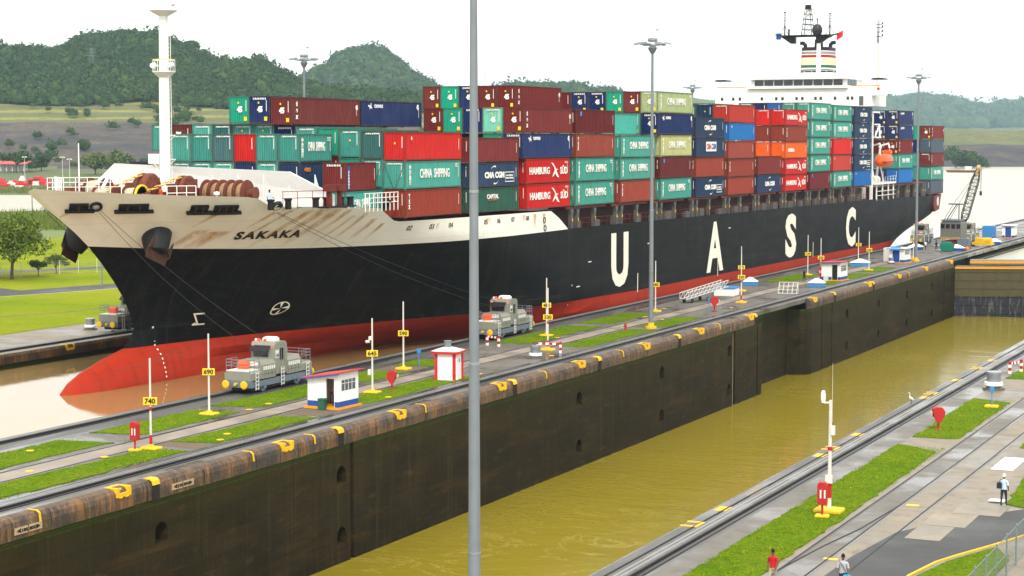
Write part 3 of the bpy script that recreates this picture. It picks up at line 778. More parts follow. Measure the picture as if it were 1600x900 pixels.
strip([(-205, 40), (-191, 120), (-175, 166), (-163.6, 190.5), (-158.8, 205), (-155.8, 217), (-150, 240)], .18, .035, 'white', 'road_marking')
strip([(-150, 160), (-141, 180), (-139, 200), (-137, 240)], .6, .012, 'soil', 'worn_track')
# open channel beyond the lawn
P_ = lambda u, d: polar(u, d)
struct(sheet('side_channel', [P_(-260, 500), P_(60, 540), P_(160, 560), P_(180, 640), P_(70, 690), P_(-300, 700)], .05, 'lake'))

# ---- forest canopy: a far wood that reads as one mass
def ico(sub, seed, squash=.85, half=True):
    bm = bmesh.new(); bmesh.ops.create_icosphere(bm, subdivisions=sub, radius=1)
    for v in bm.verts:
        p = v.co * 1.9 + Vector((seed * 7.3, 0, 0)); k = 1 + .42 * mnoise.noise(p) + .30 * mnoise.noise(p * 2.3) + .12 * mnoise.noise(p * 5)
        v.co *= k; v.co.z *= squash
    if half: bmesh.ops.delete(bm, geom=[q for q in bm.faces if max(v.co.z for v in q.verts) < -.22], context='FACES'); bm.verts.index_update()
    co = np.array([v.co[:] for v in bm.verts], np.float32); f = np.array([[v.index for v in q.verts] for q in bm.faces], np.int32); bm.free()
    return co, f
def leafy(pts, cards, mat, name, seed=5, core=.82):
    """crowns made of a dark rough core and many small tilted leaf clumps"""
    rng = np.random.default_rng(seed); cos, fs, o = [], [], 0; pr = [ico(1, k + 50) for k in range(6)]
    P = np.array(pts, np.float32); n = len(P)
    for (x, y, z, r) in P:
        co, f = pr[rng.integers(6)]; a = rng.uniform(0, 6.28); c, s_ = math.cos(a), math.sin(a); q = co * r * core
        cos.append(np.stack([q[:, 0] * c - q[:, 1] * s_ + x, q[:, 0] * s_ + q[:, 1] * c + y, q[:, 2] * rng.uniform(.8, 1.2) + z], -1)); fs.append(f + o); o += len(co)
    d = rng.normal(size=(n, cards, 3)); d[..., 2] = np.abs(d[..., 2]) * 1.1 - .25; d /= np.linalg.norm(d, axis=-1, keepdims=True)
    lump = 1 + .30 * np.sin(d[..., :1] * 5 + P[:, None, :1]) * np.cos(d[..., 1:2] * 4 + P[:, None, 1:2])
    C = P[:, None, :3] + d * P[:, None, 3:4] * rng.uniform(.75, 1.12, (n, cards, 1)) * lump * np.array([1, 1, .85]); C = C.reshape(-1, 3)
    N = len(C); rr = np.repeat(P[:, 3], cards)[:, None]; a1 = rng.normal(size=(N, 3)); a1 /= np.linalg.norm(a1, axis=1)[:, None]; a2 = np.cross(a1, rng.normal(size=(N, 3))); a2 /= np.linalg.norm(a2, axis=1)[:, None]
    s_ = rr * rng.uniform(.14, .34, (N, 1)); co = np.stack([C - a1 * s_, C + a2 * s_ * .8, C + a1 * s_ * .7], 1).reshape(-1, 3)
    fs.append(np.arange(N * 3).reshape(N, 3) + o); cos.append(co)
    return stuff(link(name, np_mesh(name, np.concatenate(cos), np.concatenate(fs).astype(np.int32), mat, False)))
rng = np.random.default_rng(11)
def wood(u0, u1, d0, d1, n, r0, r1, keep):
    out = []; u = rng.uniform(u0, u1, n); d = rng.uniform(d0, d1, n); x, y = polar(u, d); z = terrain(u, d); kk = keep(u, d, x, y)
    rr = rng.uniform(r0, r1, n) * (1 + .5 * (rng.random(n) > .93))
    return [(a, b, c + r * .35 + 1.5, r) for a, b, c, r, k in zip(x, y, z, rr, kk) if k]
k1 = lambda u, d, x, y: (d > 1425 + 90 * (fbm(x * .01, y * .01, 3, 4) - .5) - 25 * np.sin(u * .02)) & ~((u > 385) & (u < 445) & (d > 1640) & (d < 1745) & (fbm(x * .03, y * .03, 2, 6) > .42))
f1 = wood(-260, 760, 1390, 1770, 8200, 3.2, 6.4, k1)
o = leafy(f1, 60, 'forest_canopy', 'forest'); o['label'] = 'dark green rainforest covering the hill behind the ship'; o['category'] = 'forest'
f2 = wood(420, 1080, 2250, 3020, 4200, 7, 11, lambda u, d, x, y: terrain(u, d) > 25)
o = leafy(f2, 26, 'forest_canopy', 'forest', 6); o['label'] = 'hazy forest on the pointed far hill'; o['category'] = 'forest'
f3 = wood(1270, 1760, 5200, 7700, 6500, 16, 28, lambda u, d, x, y: terrain(u, d) > 55)
o = leafy(f3, 14, 'forest_canopy', 'forest', 7); o['label'] = 'pale hazy forest on the low hills across the lake'; o['category'] = 'forest'
f4 = wood(-200, 700, 1000, 1420, 330, 2.0, 4.2, lambda u, d, x, y: fbm(x * .02, y * .02, 3, 21) > .52)
o = leafy(f4, 90, 'forest_canopy', 'scrub', 8); o['label'] = 'scattered scrub on the brown spoil slope below the forest'; o['category'] = 'scrub'
# ------------------------------------------------------------------ the ship
CL, HB = -102.2, 16.1
SIDE = CL + HB
ship = thing('container_ship', 'large black hulled container ship with cream bow and red boot topping in the lock', 'ship', (CL, 265, 0))
def spart(mb, name, mats, parent=None, smooth=False):
    """parts are written in world coordinates; the ship stands at its own base"""
    o = mb.build(name, mats, parent or ship, smooth)
    if parent is None or parent is ship: o.matrix_parent_inverse = ship.matrix_world.inverted() if False else Matrix.Translation((-CL, -265, 0))
    return o
ZST = np.array([-6, -1.5, -.36, .74, 1.64, 2.9, 4.08, 6.5, 8.92, 11.0, 13.35, 16.2])
YST = np.array([134.0, 130.2, 131.6, 135.2, 139.1, 140.9, 140.6, 139.1, 136.8, 134.4, 131.1, 127.1])
def stem(z): return np.interp(z, ZST, YST)
def pw(L, e): return lambda d: HB * (1 - (1 - np.clip(d / L, 0, 1)) ** e)
LV = [(-6, lambda d: np.interp(d, [0, 3, 8, 20, 40, 60, 75, 95], [0, .8, 1.3, 2.0, 4.0, 9.5, 14, 16.1])),
      (-1.5, lambda d: np.interp(d, [0, .6, 2, 5, 10, 16, 22, 30, 36, 46, 53, 60, 70, 82, 95], [0, .55, 1.1, 1.7, 2.1, 2.4, 2.7, 3.2, 3.8, 5.2, 7.0, 9.8, 13.5, 15.6, 16.1])),
      (.0, lambda d: np.interp(d, [0, .6, 2, 5, 10, 16, 22, 30, 40, 50, 60, 72, 86], [0, .5, .9, 1.4, 1.9, 2.5, 3.1, 4.4, 6.6, 9.4, 12.8, 15.6, 16.1])),
      (1.64, lambda d: np.interp(d, [0, .5, 2, 4, 11, 18, 25, 35, 43, 53, 66], [0, .25, .7, 1.0, 2.4, 4.6, 7.2, 10.6, 13.4, 15.4, 16.1])),
      (4.1, pw(60, 1.75)), (7.5, pw(53, 1.9)), (10.4, pw(45, 2.0)), (14.3, pw(34.5, 2.35)), (16.2, pw(34, 2.45))]
def hbd(d, z):
    zs = [l[0] for l in LV]; z = min(max(z, zs[0]), zs[-1]); i = max(0, min(len(zs) - 2, int(np.searchsorted(zs, z) - 1)))
    t = (z - zs[i]) / (zs[i + 1] - zs[i]); return float((1 - t) * LV[i][1](d) + t * LV[i + 1][1](d))
YEND_Z = [-6, -2, .3, 3, 5.6, 8, 12]; YEND_Y = [372, 380, 386, 393.5, 401, 403.2, 403.6]
def hull_hb(Y, z):
    d = Y - float(stem(z)); b = hbd(max(d, 0), z)
    ye = float(np.interp(z, YEND_Z, YEND_Y)); k = np.clip((Y - 345) / (ye - 345), 0, 1)
    low = float(np.interp(z, [-6, 0, 3, 5, 8, 10], [1.0, .45, .16, .06, .02, .01]))
    return b * (1 - low * k ** 2.4)
def ztop(Y): return float(np.interp(Y, [126, 127.1, 129.5, 132.4, 136.8, 143.2, 144.6, 149.4, 158.6, 162.3, 198.2, 202.4, 345, 404], [16.2, 16.15, 15.92, 15.7, 15.43, 15.15, 14.22, 14.05, 13.75, 12.32, 12.15, 9.93, 9.25, 8.55]))
def zcream(Y): return ztop(Y) if Y > 202.4 else float(np.interp(Y, [126, 134.5, 140, 148, 154, 162.4, 172.4, 187, 202, 404], [11.4, 11.0, 10.6, 10.27, 10.1, 10.0, 9.9, 9.85, 9.9, 8.45]))
def zred(Y): return float(np.interp(Y, [126, 139, 175, 225, 404], [1.66, 1.64, 1.75, 1.25, .85]))
ycols = np.concatenate([[0, .25, .6, 1.1, 1.7], np.arange(2.4, 60, .8), [60.5, 61.5, 62.5, 63.6, 64.7, 65.8, 66.9, 67.9, 69, 72, 75, 78, 82, 86, 90, 95], np.linspace(105, 210, 12), [218, 226, 234, 241, 247, 253, 258, 262, 265.5, 268, 269.2]])
rows = ['-6', '-3', '-1.5', '-.7', '0', '.8', 'r', 'r1', 'r2', 'r3', 'r4', 'r5', 'c', 'c1', 'c2', 'c3', 't']
def zrow(k, Y):
    zr, zc = zred(Y), zcream(Y); zt = max(ztop(Y), zc + .004)
    if k < 6: return [-6, -3, -1.5, -.7, 0, .8][k]
    if k <= 12: return zr + (zc - zr) * (k - 6) / 6
    return zc + (zt - zc) * (k - 12) / 4
V = np.zeros((len(rows), len(ycols), 3))
for i in range(len(rows)):
    for j, yc in enumerate(ycols):
        fade = 1 - float(sstep(60, 100, np.array(yc))); Y = 134.4 + yc
        for _ in range(6):
            z = zrow(i, Y); ye = float(np.interp(z, YEND_Z, YEND_Y))
            base = 134.4 + yc; tail = float(sstep(200, 269.2, np.array(yc)))
            Y = base + (float(stem(z)) - 134.4) * fade + (ye - 403.6) * tail
        V[i, j] = (hull_hb(Y, z), Y, z)
V[:, 0, 0] = 0
mb = MB(); nr, nc = len(rows), len(ycols)
for sgn in (1, -1):
    o = len(mb.v); mb.v += [(CL + sgn * V[i, j, 0], V[i, j, 1], V[i, j, 2]) for i in range(nr) for j in range(nc)]
    for i in range(nr - 1):
        for j in range(nc - 1):
            if i >= 12 and V[i + 1, j, 2] - V[i, j, 2] < .003 and V[i + 1, j + 1, 2] - V[i, j + 1, 2] < .003: continue
            mb.f.append((o + i * nc + j, o + i * nc + j + 1, o + (i + 1) * nc + j + 1, o + (i + 1) * nc + j)); mb.m.append(2 if i < 6 else (1 if i < 12 else 0))
    # inner face of bulwark / deck edge
    o2 = len(mb.v)
    for j in range(nc):
        b = max(V[-1, j, 0] - .22, 0); y2 = V[-1, j, 1] + (.3 if j == 0 else .05); mb.v.append((CL + sgn * b, y2, V[-1, j, 2])); zl = V[-1, j, 2] - (.7 if V[-1, j, 1] < 200 else .4); y3 = max(y2 + .02, float(stem(zl)) + .35); mb.v.append((CL + sgn * max(min(b - .02, hull_hb(y3, zl) - .25), 0), y3, zl))
    for j in range(nc - 1):
        mb.f.append((o + (nr - 1) * nc + j, o + (nr - 1) * nc + j + 1, o2 + 2 * (j + 1), o2 + 2 * j)); mb.m.append(0 if V[-1, j, 1] < 202 else 1)
        mb.f.append((o2 + 2 * j, o2 + 2 * (j + 1), o2 + 2 * (j + 1) + 1, o2 + 2 * j + 1)); mb.m.append(0 if V[-1, j, 1] < 202 else 1)
# transom
mb.f.append(tuple([i * nc + nc - 1 for i in range(nr)] + [nr * nc + 2 * nc + i * nc + nc - 1 for i in range(nr - 1, -1, -1)])); mb.m.append(1)
hull = spart(mb, 'hull', ['hull_cream', 'hull_black', 'hull_red'])
shade(hull.data, 30)
def hpt(Y, z, off=.03):
    """point on the near side of the hull, pushed out along the normal"""
    b = hull_hb(Y, z); b1 = hull_hb(Y + .3, z); b2 = hull_hb(Y, z + .3)
    nx = Vector((1, -(b1 - b) / .3, -(b2 - b) / .3)).normalized()
    return Vector((CL + b, Y, z)) + nx * off
def hull_decal(me, y0, z0, name, parent=None, off=.03, cuts=0):
    """wrap a flat lettering mesh (x along ship, y up) on the hull"""
    me = me.copy()
    bm = bmesh.new(); bm.from_mesh(me)
    if cuts:
        bmesh.ops.triangulate(bm, faces=bm.faces); bmesh.ops.subdivide_edges(bm, edges=bm.edges, cuts=cuts, use_grid_fill=True)
    for v in bm.verts:
        p = hpt(y0 + v.co.x, z0 + v.co.y, off + v.co.z); v.co = p
    bm.to_mesh(me); bm.free()
    o = link(name, me, ship); o.matrix_parent_inverse = Matrix.Translation((-CL, -265, 0)); return o
hull_decal(text_mesh('SAKAKA', 'black', 1.0, .04, 6.6, .74, -.40, 1.25), 148.3, 11.62, 'ship_name', cuts=1)
for ch, yc, w, zc, h in (('U', 218.7, 5.7, 5.45, 6.7), ('A', 255.1, 7.2, 5.2, 7.0), ('S', 292.3, 6.0, 5.05, 6.9), ('C', 329.1, 6.5, 4.87, 6.9)):
    hull_decal(text_mesh(ch, 'cream_letter', 1.0, .03 if ch == 'A' else .045, w, h), yc, zc, 'hull_letter', off=.02)
# bow thruster and bulb marks
mb = MB(); m_ = []
ring = [[(r * math.cos(t), r * math.sin(t), 0) for t in np.linspace(0, 2 * math.pi, 33)] for r in (.86, 1.0)]
for i in range(32): mb.quad(ring[0][i], ring[0][i + 1], ring[1][i + 1], ring[1][i])
for k in range(4):
    t = k * math.pi / 2 + .12
    mb.quad((.12 * math.cos(t), .12 * math.sin(t), 0), (.9 * math.cos(t - .22), .9 * math.sin(t - .22), 0), (.9 * math.cos(t + .22), .9 * math.sin(t + .22), 0), (.1 * math.cos(t + .4), .1 * math.sin(t + .4), 0))
def dec(mb, y, z, nm, m='cream_letter', sy=1, sz=1, off=.03, sk=0):
    me = mb.mesh(nm, m)
    for v in me.vertices: v.co.x *= sy; v.co.y *= sz; v.co.x -= sk * v.co.y
    return hull_decal(me, y, z, nm, off=off)
dec(mb, 155.4, 4.2, 'thruster_mark', sy=.98, sz=.66)
mb = MB()
for q in (((-.35, .62), (.55, .62), (.55, .48), (-.2, .48), (-.2, .62)), ((-.35, .62), (-.2, .62), (-.2, -.42), (-.35, -.42)), ((-.55, -.56), (.35, -.56), (.35, -.42), (-.2, -.42), (-.35, -.42), (-.75, -.56)), ((-.75, -.56), (-.35, -.42), (-.5, -.28), (-.8, -.45))):
    mb.quad(*[(a, b, 0) for a, b in q])
dec(mb, 147.2, 3.7, 'bulb_mark', sy=1.2, sk=.85)
mb = MB()
for k in range(12): mb.quad((-.08, k * .4, 0), (.08, k * .4, 0), (.08, k * .4 + .16, 0), (-.08, k * .4 + .16, 0))
dec(mb, 142.6, -1.2, 'draught_marks')
mb = MB()
for yy, z_ in ((208.5, 5.7), (228.3, 6.9), (261, 7.5), (205, 3.0)): mb.quad((yy, z_, 0), (yy + 1.0, z_, 0), (yy + 1.0, z_ + .12, 0), (yy, z_ + .12, 0))
for yy in (203.6, 224.7, 256.2, 305): mb.quad((yy, 1.0, 0), (yy + .22, 1.0, 0), (yy + .26, 3.4, 0), (yy + .04, 3.4, 0))
dec(mb, 0, 0, 'hull_marks', off=.025)['kind'] = 'stuff'
# rust streaks running down the cream bow, soft at their edges
for yy, z1, L, w in [(149.5, 13.9, 3.6, 1.3), (151.0, 13.9, 2.8, 1.6), (152.6, 13.9, 3.6, 1.7), (154.2, 13.8, 2.4, 1.0), (146.0, 13.8, 1.6, .7), (147.4, 13.9, 3.0, .7), (141.2, 14.0, 1.5, .8), (157, 13.4, 2.8, .9), (158.8, 12.8, 2.2, 1.2), (160.5, 12.3, 1.6, .9), (130.9, 14.2, .9, .5), (193, 12.0, 1.6, 1.0), (195.5, 12.0, 1.9, 1.2), (190, 12.0, .8, 1.0), (155.4, 13.2, 2.9, .7), (143.2, 12.1, 1.8, 2.6), (141.6, 12.3, 1.6, 1.6), (170, 11.9, .7, .8), (181, 12.0, .6, 1.6)]:
    n_, c_, co, fd, sl = 8, 5, [], [], (-.55 if yy < 165 else 0)
    for i in range(n_ + 1):
        t_ = i / n_; ww = w * (1 - .45 * t_)
        for k in range(c_): e_ = k / (c_ - 1) * 2 - 1; co.append(tuple(hpt(yy + sl * L * t_ + e_ * ww / 2, z1 - L * t_, .05))); fd.append((1 - e_ * e_) * (1 - t_) ** .7 * min(1, t_ * 4 + .6))
    f_ = np.array([[i * c_ + k, i * c_ + k + 1, (i + 1) * c_ + k + 1, (i + 1) * c_ + k] for i in range(n_) for k in range(c_ - 1)])
    me = np_mesh('rust_streak', np.array(co), f_, 'rust_streak', True); at = me.attributes.new('fade', 'FLOAT', 'POINT'); at.data.foreach_set('value', np.array(fd, np.float32))
    o_ = link('rust_streak', me, ship); o_.matrix_parent_inverse = Matrix.Translation((-CL, -265, 0))
mb = MB()
for i, yy in enumerate((165, 168.6, 172.2, 180, 183.6, 187.2)): pass
for i, yy in enumerate((165.2, 169, 172.6, 180.4, 183.6, 187.2, 191)):
    hull_decal(text_mesh('0%d' % (i + 2), 'dark', .6, .0, .8, .5), yy, 11.6, 'frame_number')

# decks
def dkz(y): return min(14.0, ztop(y) - .12)
def edge(y): return max(min(hull_hb(y, dkz(y)), hull_hb(y, ztop(y))) - .22, .05)
ys = np.linspace(131.0, 162, 30); mb = MB()
for a, b in zip(ys, ys[1:]): mb.quad((CL + edge(a), a, dkz(a)), (CL + edge(b), b, dkz(b)), (CL - edge(b), b, dkz(b)), (CL - edge(a), a, dkz(a)))
mb; spart(mb, 'forecastle_deck', 'deck_red')
ys = np.linspace(161, 403, 80); mb = MB(); ed2 = lambda y: hull_hb(y, zcream(y) - .25) - .2
mb.add([(CL + ed2(y), y, zcream(y) - .25) for y in ys] + [(CL - ed2(y), y, zcream(y) - .25) for y in ys[::-1]], [tuple(range(160))]); spart(mb, 'main_deck', 'deck_red')
# hatch coaming (maroon) behind the side passage and hatch cover edge under the boxes
mb = MB(); mb.box(CL - 13, SIDE - 2.6, 201, 345, 9.0, 12.0).box(CL - 13, SIDE - 2.6, 362, 401, 8.0, 11.0).box(CL - 8, CL + 8, 164, 201, 9.5, 12.3); spart(mb, 'hatch_coaming', 'deck_red')
def zb(Y): return 12.65 - .0045 * (Y - 162)
mb = MB()
for a in list(np.arange(202.6, 342, 14.03)) + [363.6, 377.6]: mb = MB(); mb.box(SIDE - 2.6, SIDE - .35, a, a + 12.4, zb(a) - .32, zb(a) - .06); spart(mb, 'hatch_cover_edge', 'maroon')
# passage stanchions: flared posts with yellow number plates
post_me = MB(); post_me.prism([(-.20, 0), (.20, 0), (.20, 1.55), (.45, 2.2), (-.45, 2.2), (-.20, 1.55)], 'x', -.45, 0); post_me = post_me.mesh('stanchion', 'pass_grey')
npl = MB(); npl.box(.003, .03, -.13, .13, .85, 1.2); npl = npl.mesh('number_plate', 'sign_yellow')
y = 204.3; k = 0
while y < 401:
    if not 344 < y < 362:
        z0 = ztop(y) - .02
        s_ = link('stanchion', post_me, ship, (SIDE - .25, y, z0)); s_.matrix_parent_inverse = Matrix.Translation((-CL, -265, 0)); s_.scale = (1, 1, (zb(y) - .35 - z0) / 2.2)
        link('number_plate', npl, s_)
    y += (1.75, 5.25, 7.03)[k % 3]; k += 1
mb = MB(); rs = random.Random(4)
y = 206.0
while y < 340:
    L = rs.uniform(1.2, 2.6); mb = MB(); mb.box(SIDE - 1.0, SIDE - .5, y, y + L, ztop(y) - .1, ztop(y) + rs.uniform(.7, 1.1)); spart(mb, 'deck_box', 'pass_grey'); y += rs.uniform(4, 9)
mb = MB()
for y in np.arange(203, 343, 14):
    for z_ in (.55, 1.1): mb.cyl((SIDE - .2, y, ztop(y) + z_), (SIDE - .2, y + 14, ztop(y + 14) + z_), .025, n=5)
for y in np.arange(203.5, 343, 1.9): mb.cyl((SIDE - .2, y, ztop(y)), (SIDE - .2, y, ztop(y) + 1.1), .025, n=5)
spart(mb, 'passage_railing', 'maroon')
# black round freeing ports in the white side
mb = MB()
for yy, zz in ((195.6, 11.2), (195.8, 10.3)):
    mb.lathe([(0.0, -.05), (.36, -.05), (.36, .06), (.26, .06), (.24, -.02), (0, -.02)], (SIDE, yy, zz), 14, 'x')
spart(mb, 'side_port', 'black')

# ---- forecastle: breakwater, mast, winches, fairleads, anchors
mb = MB()
bw = [(-116.0, 14.0), (-116.0, 15.1), (-112.2, 17.9), (-92.6, 17.25), (-88.2, 15.15), (-88.2, 14.0)]
mb.loft([[(x, 150.6 + abs(x - CL) * .12, z) for x, z in bw], [(x, 150.95 + abs(x - CL) * .12, z) for x, z in bw]]); bwo = spart(mb, 'breakwater', 'white')
for x in np.arange(-111, -90, 2.6):
    mb = MB(); mb.prism([(150.97 + abs(x - CL) * .12, 14.0), (150.97 + abs(x - CL) * .12, 17.0), (152.6 + abs(x - CL) * .12, 14.0)], 'x', x, x + .08); spart(mb, 'breakwater_stay', 'white')
MX, MY = CL, 146.0
mb = MB(); mb.lathe([(.52, 14), (.47, 25.85), (1.05, 26.35), (1.05, 26.42), (.44, 26.42), (.40, 31.4), (1.3, 31.9), (1.3, 31.97), (.36, 31.97), (.30, 35.0), (.1, 35.1)], (MX, MY, 0), 20); fm = spart(mb, 'foremast', 'white', smooth=True)
mb = MB()
for z0, rr in ((26.42, 1.0), (31.97, 1.24)):
    for t in np.linspace(0, 2 * math.pi, 9)[:-1]: mb.cyl((MX + rr * math.cos(t), MY + rr * math.sin(t), z0), (MX + rr * math.cos(t), MY + rr * math.sin(t), z0 + 1.05), .035, n=5)
    for h in (.5, 1.0): mb.tube([(MX + rr * math.cos(t), MY + rr * math.sin(t), z0 + h) for t in np.linspace(0, 2 * math.pi, 17)], .03, 5)
spart(mb, 'mast_railing', 'white')
mb = MB(); mb.tube([(MX + 1.0 * math.cos(t), MY + 1.0 * math.sin(t), 27.48) for t in np.linspace(0, 2 * math.pi, 17)], .035, 5); spart(mb, 'yellow_hand_rail', 'sign_yellow')
for dx, z0 in ((-.95, 26.95), (.95, 26.95), (-1.2, 32.4), (1.15, 32.5)):
    mb = MB(); mb.lathe([(.05, -.2), (.22, -.2), (.28, .18), (.24, .22), (.05, .2)], (MX + dx, MY - .35, z0), 10, 'y'); spart(mb, 'floodlight', 'white')
mb = MB()
for s_ in (-.17, .17): mb.cyl((MX + .62 , MY + s_, 14), (MX + .62, MY + s_, 31.6), .03, n=5)
for z in np.arange(14.2, 31.5, .35): mb.cyl((MX + .62, MY - .17, z), (MX + .62, MY + .17, z), .018, n=4)
for z in (16.4, 18.4, 20.6): mb.cyl((MX + .5, MY, z - .5), (MX + 1.15, MY, z), .035, n=5).cyl((MX + .5, MY, z), (MX + 1.15, MY, z), .035, n=5)
spart(mb, 'mast_ladder', 'white')
mb = MB(); mb.box(MX - 1.6, MX - .45, MY - .4, MY + .3, 18.0, 18.9).cyl((MX - 1.5, MY, 18), (MX - .5, MY, 17.1), .06).cyl((MX - 1.0, MY, 18), (MX - .45, MY, 17.4), .05); spart(mb, 'horn_box', 'white')
mb = MB(); mb.cyl((CL, 133.3, 14), (CL, 133.3, 19.9), .07, .045, 8); spart(mb, 'jackstaff', 'white')
mb = MB(); mb.cyl((CL + .6, 135.2, 15.4), (CL + .9, 137.0, 17.9), .15, n=8).cyl((CL + .6, 135.2, 14), (CL + .6, 135.2, 15.6), .2, n=8); spart(mb, 'davit_arm', 'white')
# bow railing
mb = MB()
for y in np.arange(129.6, 135.0, .7):
    for sg in (1, -1):
        x = CL + sg * (edge(y) - .5); mb.cyl((x, y, 15), (x, y, 17.0), .04, n=5)
for sg in (1, -1):
    for h in (16.2, 16.6, 17.0): mb.tube([(CL + sg * (edge(y) - .5), y, h) for y in np.arange(129.6, 135.1, .7)], .03, 5)
spart(mb, 'bow_railing', 'white')
# windlass and mooring winches
def winch(cx, cy, cz, r, L, nd, capstan=True, rope='rope', frame=True, big=False):
    """axis across ship (x); drums with flanges, rope, gear case"""
    w = MB()
    for k in range(nd):
        x0 = cx - L / 2 + k * L / nd; x1 = x0 + L / nd * .92
        w.mi = 0; w.lathe([(r * .25, x0), (r, x0), (r, x0 + .07), (r * .62, x0 + .08)], (0, cy, cz), 20, 'x'); w.lathe([(r * .62, x1 - .08), (r, x1 - .07), (r, x1), (r * .25, x1)], (0, cy, cz), 20, 'x')
        w.mi = 1; w.lathe([(r * .60, x0 + .08), (r * .74, x0 + .10), (r * .78, (x0 + x1) / 2), (r * .72, x1 - .10), (r * .6, x1 - .08)], (0, cy, cz), 20, 'x')
    w.mi = 0; w.cyl((cx - L / 2 - .5, cy, cz), (cx + L / 2 + .8, cy, cz), r * .2, n=10)
    if capstan: w.lathe([(r * .3, cx + L / 2 + .15), (r * .34, cx + L / 2 + .5), (r * .5, cx + L / 2 + .8), (.02, cx + L / 2 + .82)], (0, cy, cz), 14, 'x')
    for x in (cx - L / 2 - .25, cx + L / 2 + .05): w.prism([(cy - r * .7, 14.0), (cy + r * .7, 14.0), (cy + .2, cz + .2), (cy - .2, cz + .2)], 'x', x, x + .12)
    w.box(cx - L / 2 - 1.3, cx - L / 2 - .4, cy - r * .7, cy + r * .6, 14, cz + r * .35)
    return spart(w, 'mooring_winch', ['winch_rust', rope], smooth=False)
winch(-100.6, 135.2, 15.3, 1.0, 2.2, 1); winch(-98.2, 135.6, 15.35, .95, 1.4, 1)
winch(-103.2, 137.4, 15.8, 1.1, 2.0, 1); winch(-94.6, 144.6, 15.45, 1.2, 4.4, 5, rope='rope_rust')
winch(-106, 140.0, 15.5, 1.1, 2.4, 1)
mb = MB(); mb.lathe([(.88, -.05), (1.02, -.05), (1.02, .1), (.88, .1), (.88, -.05)], (-97.4, 135.6, 15.35), 24, 'x'); spart(mb, 'yellow_rim', 'sign_yellow')
# windlass chain wheels with covers and the yellow chain
for (wx, wy, wz, rr, wd) in ((-99.0, 138.6, 15.95, 1.35, .7), (-97.0, 141.6, 15.8, 1.25, .45)):
    mb = MB(); mb.lathe([(.2, -wd), (rr * .9, -wd), (rr, -wd * .8), (rr, -wd * .3), (rr * .8, -wd * .2), (rr * .8, wd * .2), (rr, wd * .3), (rr, wd * .8), (rr * .9, wd), (.5, wd), (.5, wd + .1), (.2, wd + .12)], (wx, wy, wz), 22, 'x')
    for k in range(10):
        t = k * .628; mb.cyl((wx + wd, wy + math.cos(t) * rr * .72, wz + math.sin(t) * rr * .72), (wx + wd + .08, wy + math.cos(t) * rr * .72, wz + math.sin(t) * rr * .72), .08, n=6)
    mb.box(wx - wd - .9, wx - wd, wy - 1.0, wy + 1.0, 14, wz + .5).box(wx - .3, wx + .3, wy + rr * .8, wy + rr * 1.15, 14, wz + .9)
    spart(mb, 'windlass', 'winch_rust')
    a, b = Vector((wx, wy - .6, wz + rr * .95)), Vector((wx - 1.2, wy - 4.2, wz - .1)); mb = MB()
    for k in range(9):
        p = a.lerp(b, k / 9); q = a.lerp(b, (k + .95) / 9); off = Vector((.10, 0, 0)) if k % 2 else Vector((0, 0, .10))
        mb.cyl(p - off, q - off, .05, n=6).cyl(p + off, q + off, .05, n=6)
    spart(mb, 'anchor_chain', 'sign_yellow' if False else 'chain_paint')
for x, y in ((-101.2, 135.0), (-98.6, 139.6), (-99.4, 140.6)):
    mb = MB(); mb.bev(x - .45, x + .45, y - .35, y + .35, 15.2, 16.0, .2).lathe([(.3, 14.0), (.3, 15.2)], (x, y, 0), 8); spart(mb, 'chain_stopper', 'lifeboat' if x < -96 else 'maroon')
# small clutter between the winches
cl_ = random.Random(21)
for k in range(26):
    x, y = cl_.uniform(-104, -94), cl_.uniform(134.5, 147); 
    if abs(x - CL) > edge(y) - 1.2: continue
    mb = MB(); h_ = cl_.uniform(1.0, 2.3); kind_ = k % 4
    if kind_ == 0: mb.lathe([(.18, 14), (.16, 14 + h_ * .8), (.3, 14 + h_ * .85), (.28, 14 + h_), (.02, 14 + h_ + .05)], (x, y, 0), 8)
    elif kind_ == 1: mb.bev(x - .35, x + .35, y - .3, y + .3, 14, 14 + h_ * .8, .06)
    elif kind_ == 2: mb.cyl((x, y, 14), (x + .3, y + .4, 14 + h_), .07, n=6).cyl((x + .5, y, 14), (x + .3, y + .4, 14 + h_), .07, n=6)
    else: mb.lathe([(.3, -.35), (.45, -.3), (.45, .3), (.3, .35)], (x, y, 14.6), 12, 'y').box(x - .5, x + .5, y - .4, y + .4, 14, 14.3)
    spart(mb, 'deck_fitting', cl_.choice(['maroon', 'rust', 'maroon', 'white', 'black']))
# bollards, frames and railing abaft the bulwark
for x, y in ((-88.9, 150.4), (-88.5, 151.6), (-88.0, 153.4), (-87.7, 154.6), (-89.7, 144.0), (-89.5, 146.6)):
    mb = MB(); mb.lathe([(.3, 14.0), (.28, 14.75), (.36, 14.8), (.36, 14.95), (.1, 14.97)], (x, y, 0), 10); spart(mb, 'bollard', 'black')
mb = MB(); mb.box(-88.6, -87.4, 150.0, 155.2, 14.0, 14.15); spart(mb, 'bollard_bed', 'black')
for y in (151.3, 153.2): mb = MB(); mb.box(-88.2, -87.8, y - .2, y + .2, 14, 16.0).box(-88.35, -87.65, y - .6, y + .6, 15.5, 16.1); spart(mb, 'roller_pedestal', 'maroon')
mb = MB()
for y in np.arange(155.5, 162, .8): mb.cyl((SIDE - .5, y, 13.5), (SIDE - .5, y, 15.2), .05, n=5)
for h in (14.3, 14.75, 15.2): mb.cyl((SIDE - .5, 155.3, h), (SIDE - .5, 162, h), .04, n=5)
spart(mb, 'deck_railing', 'white'); mb = MB()
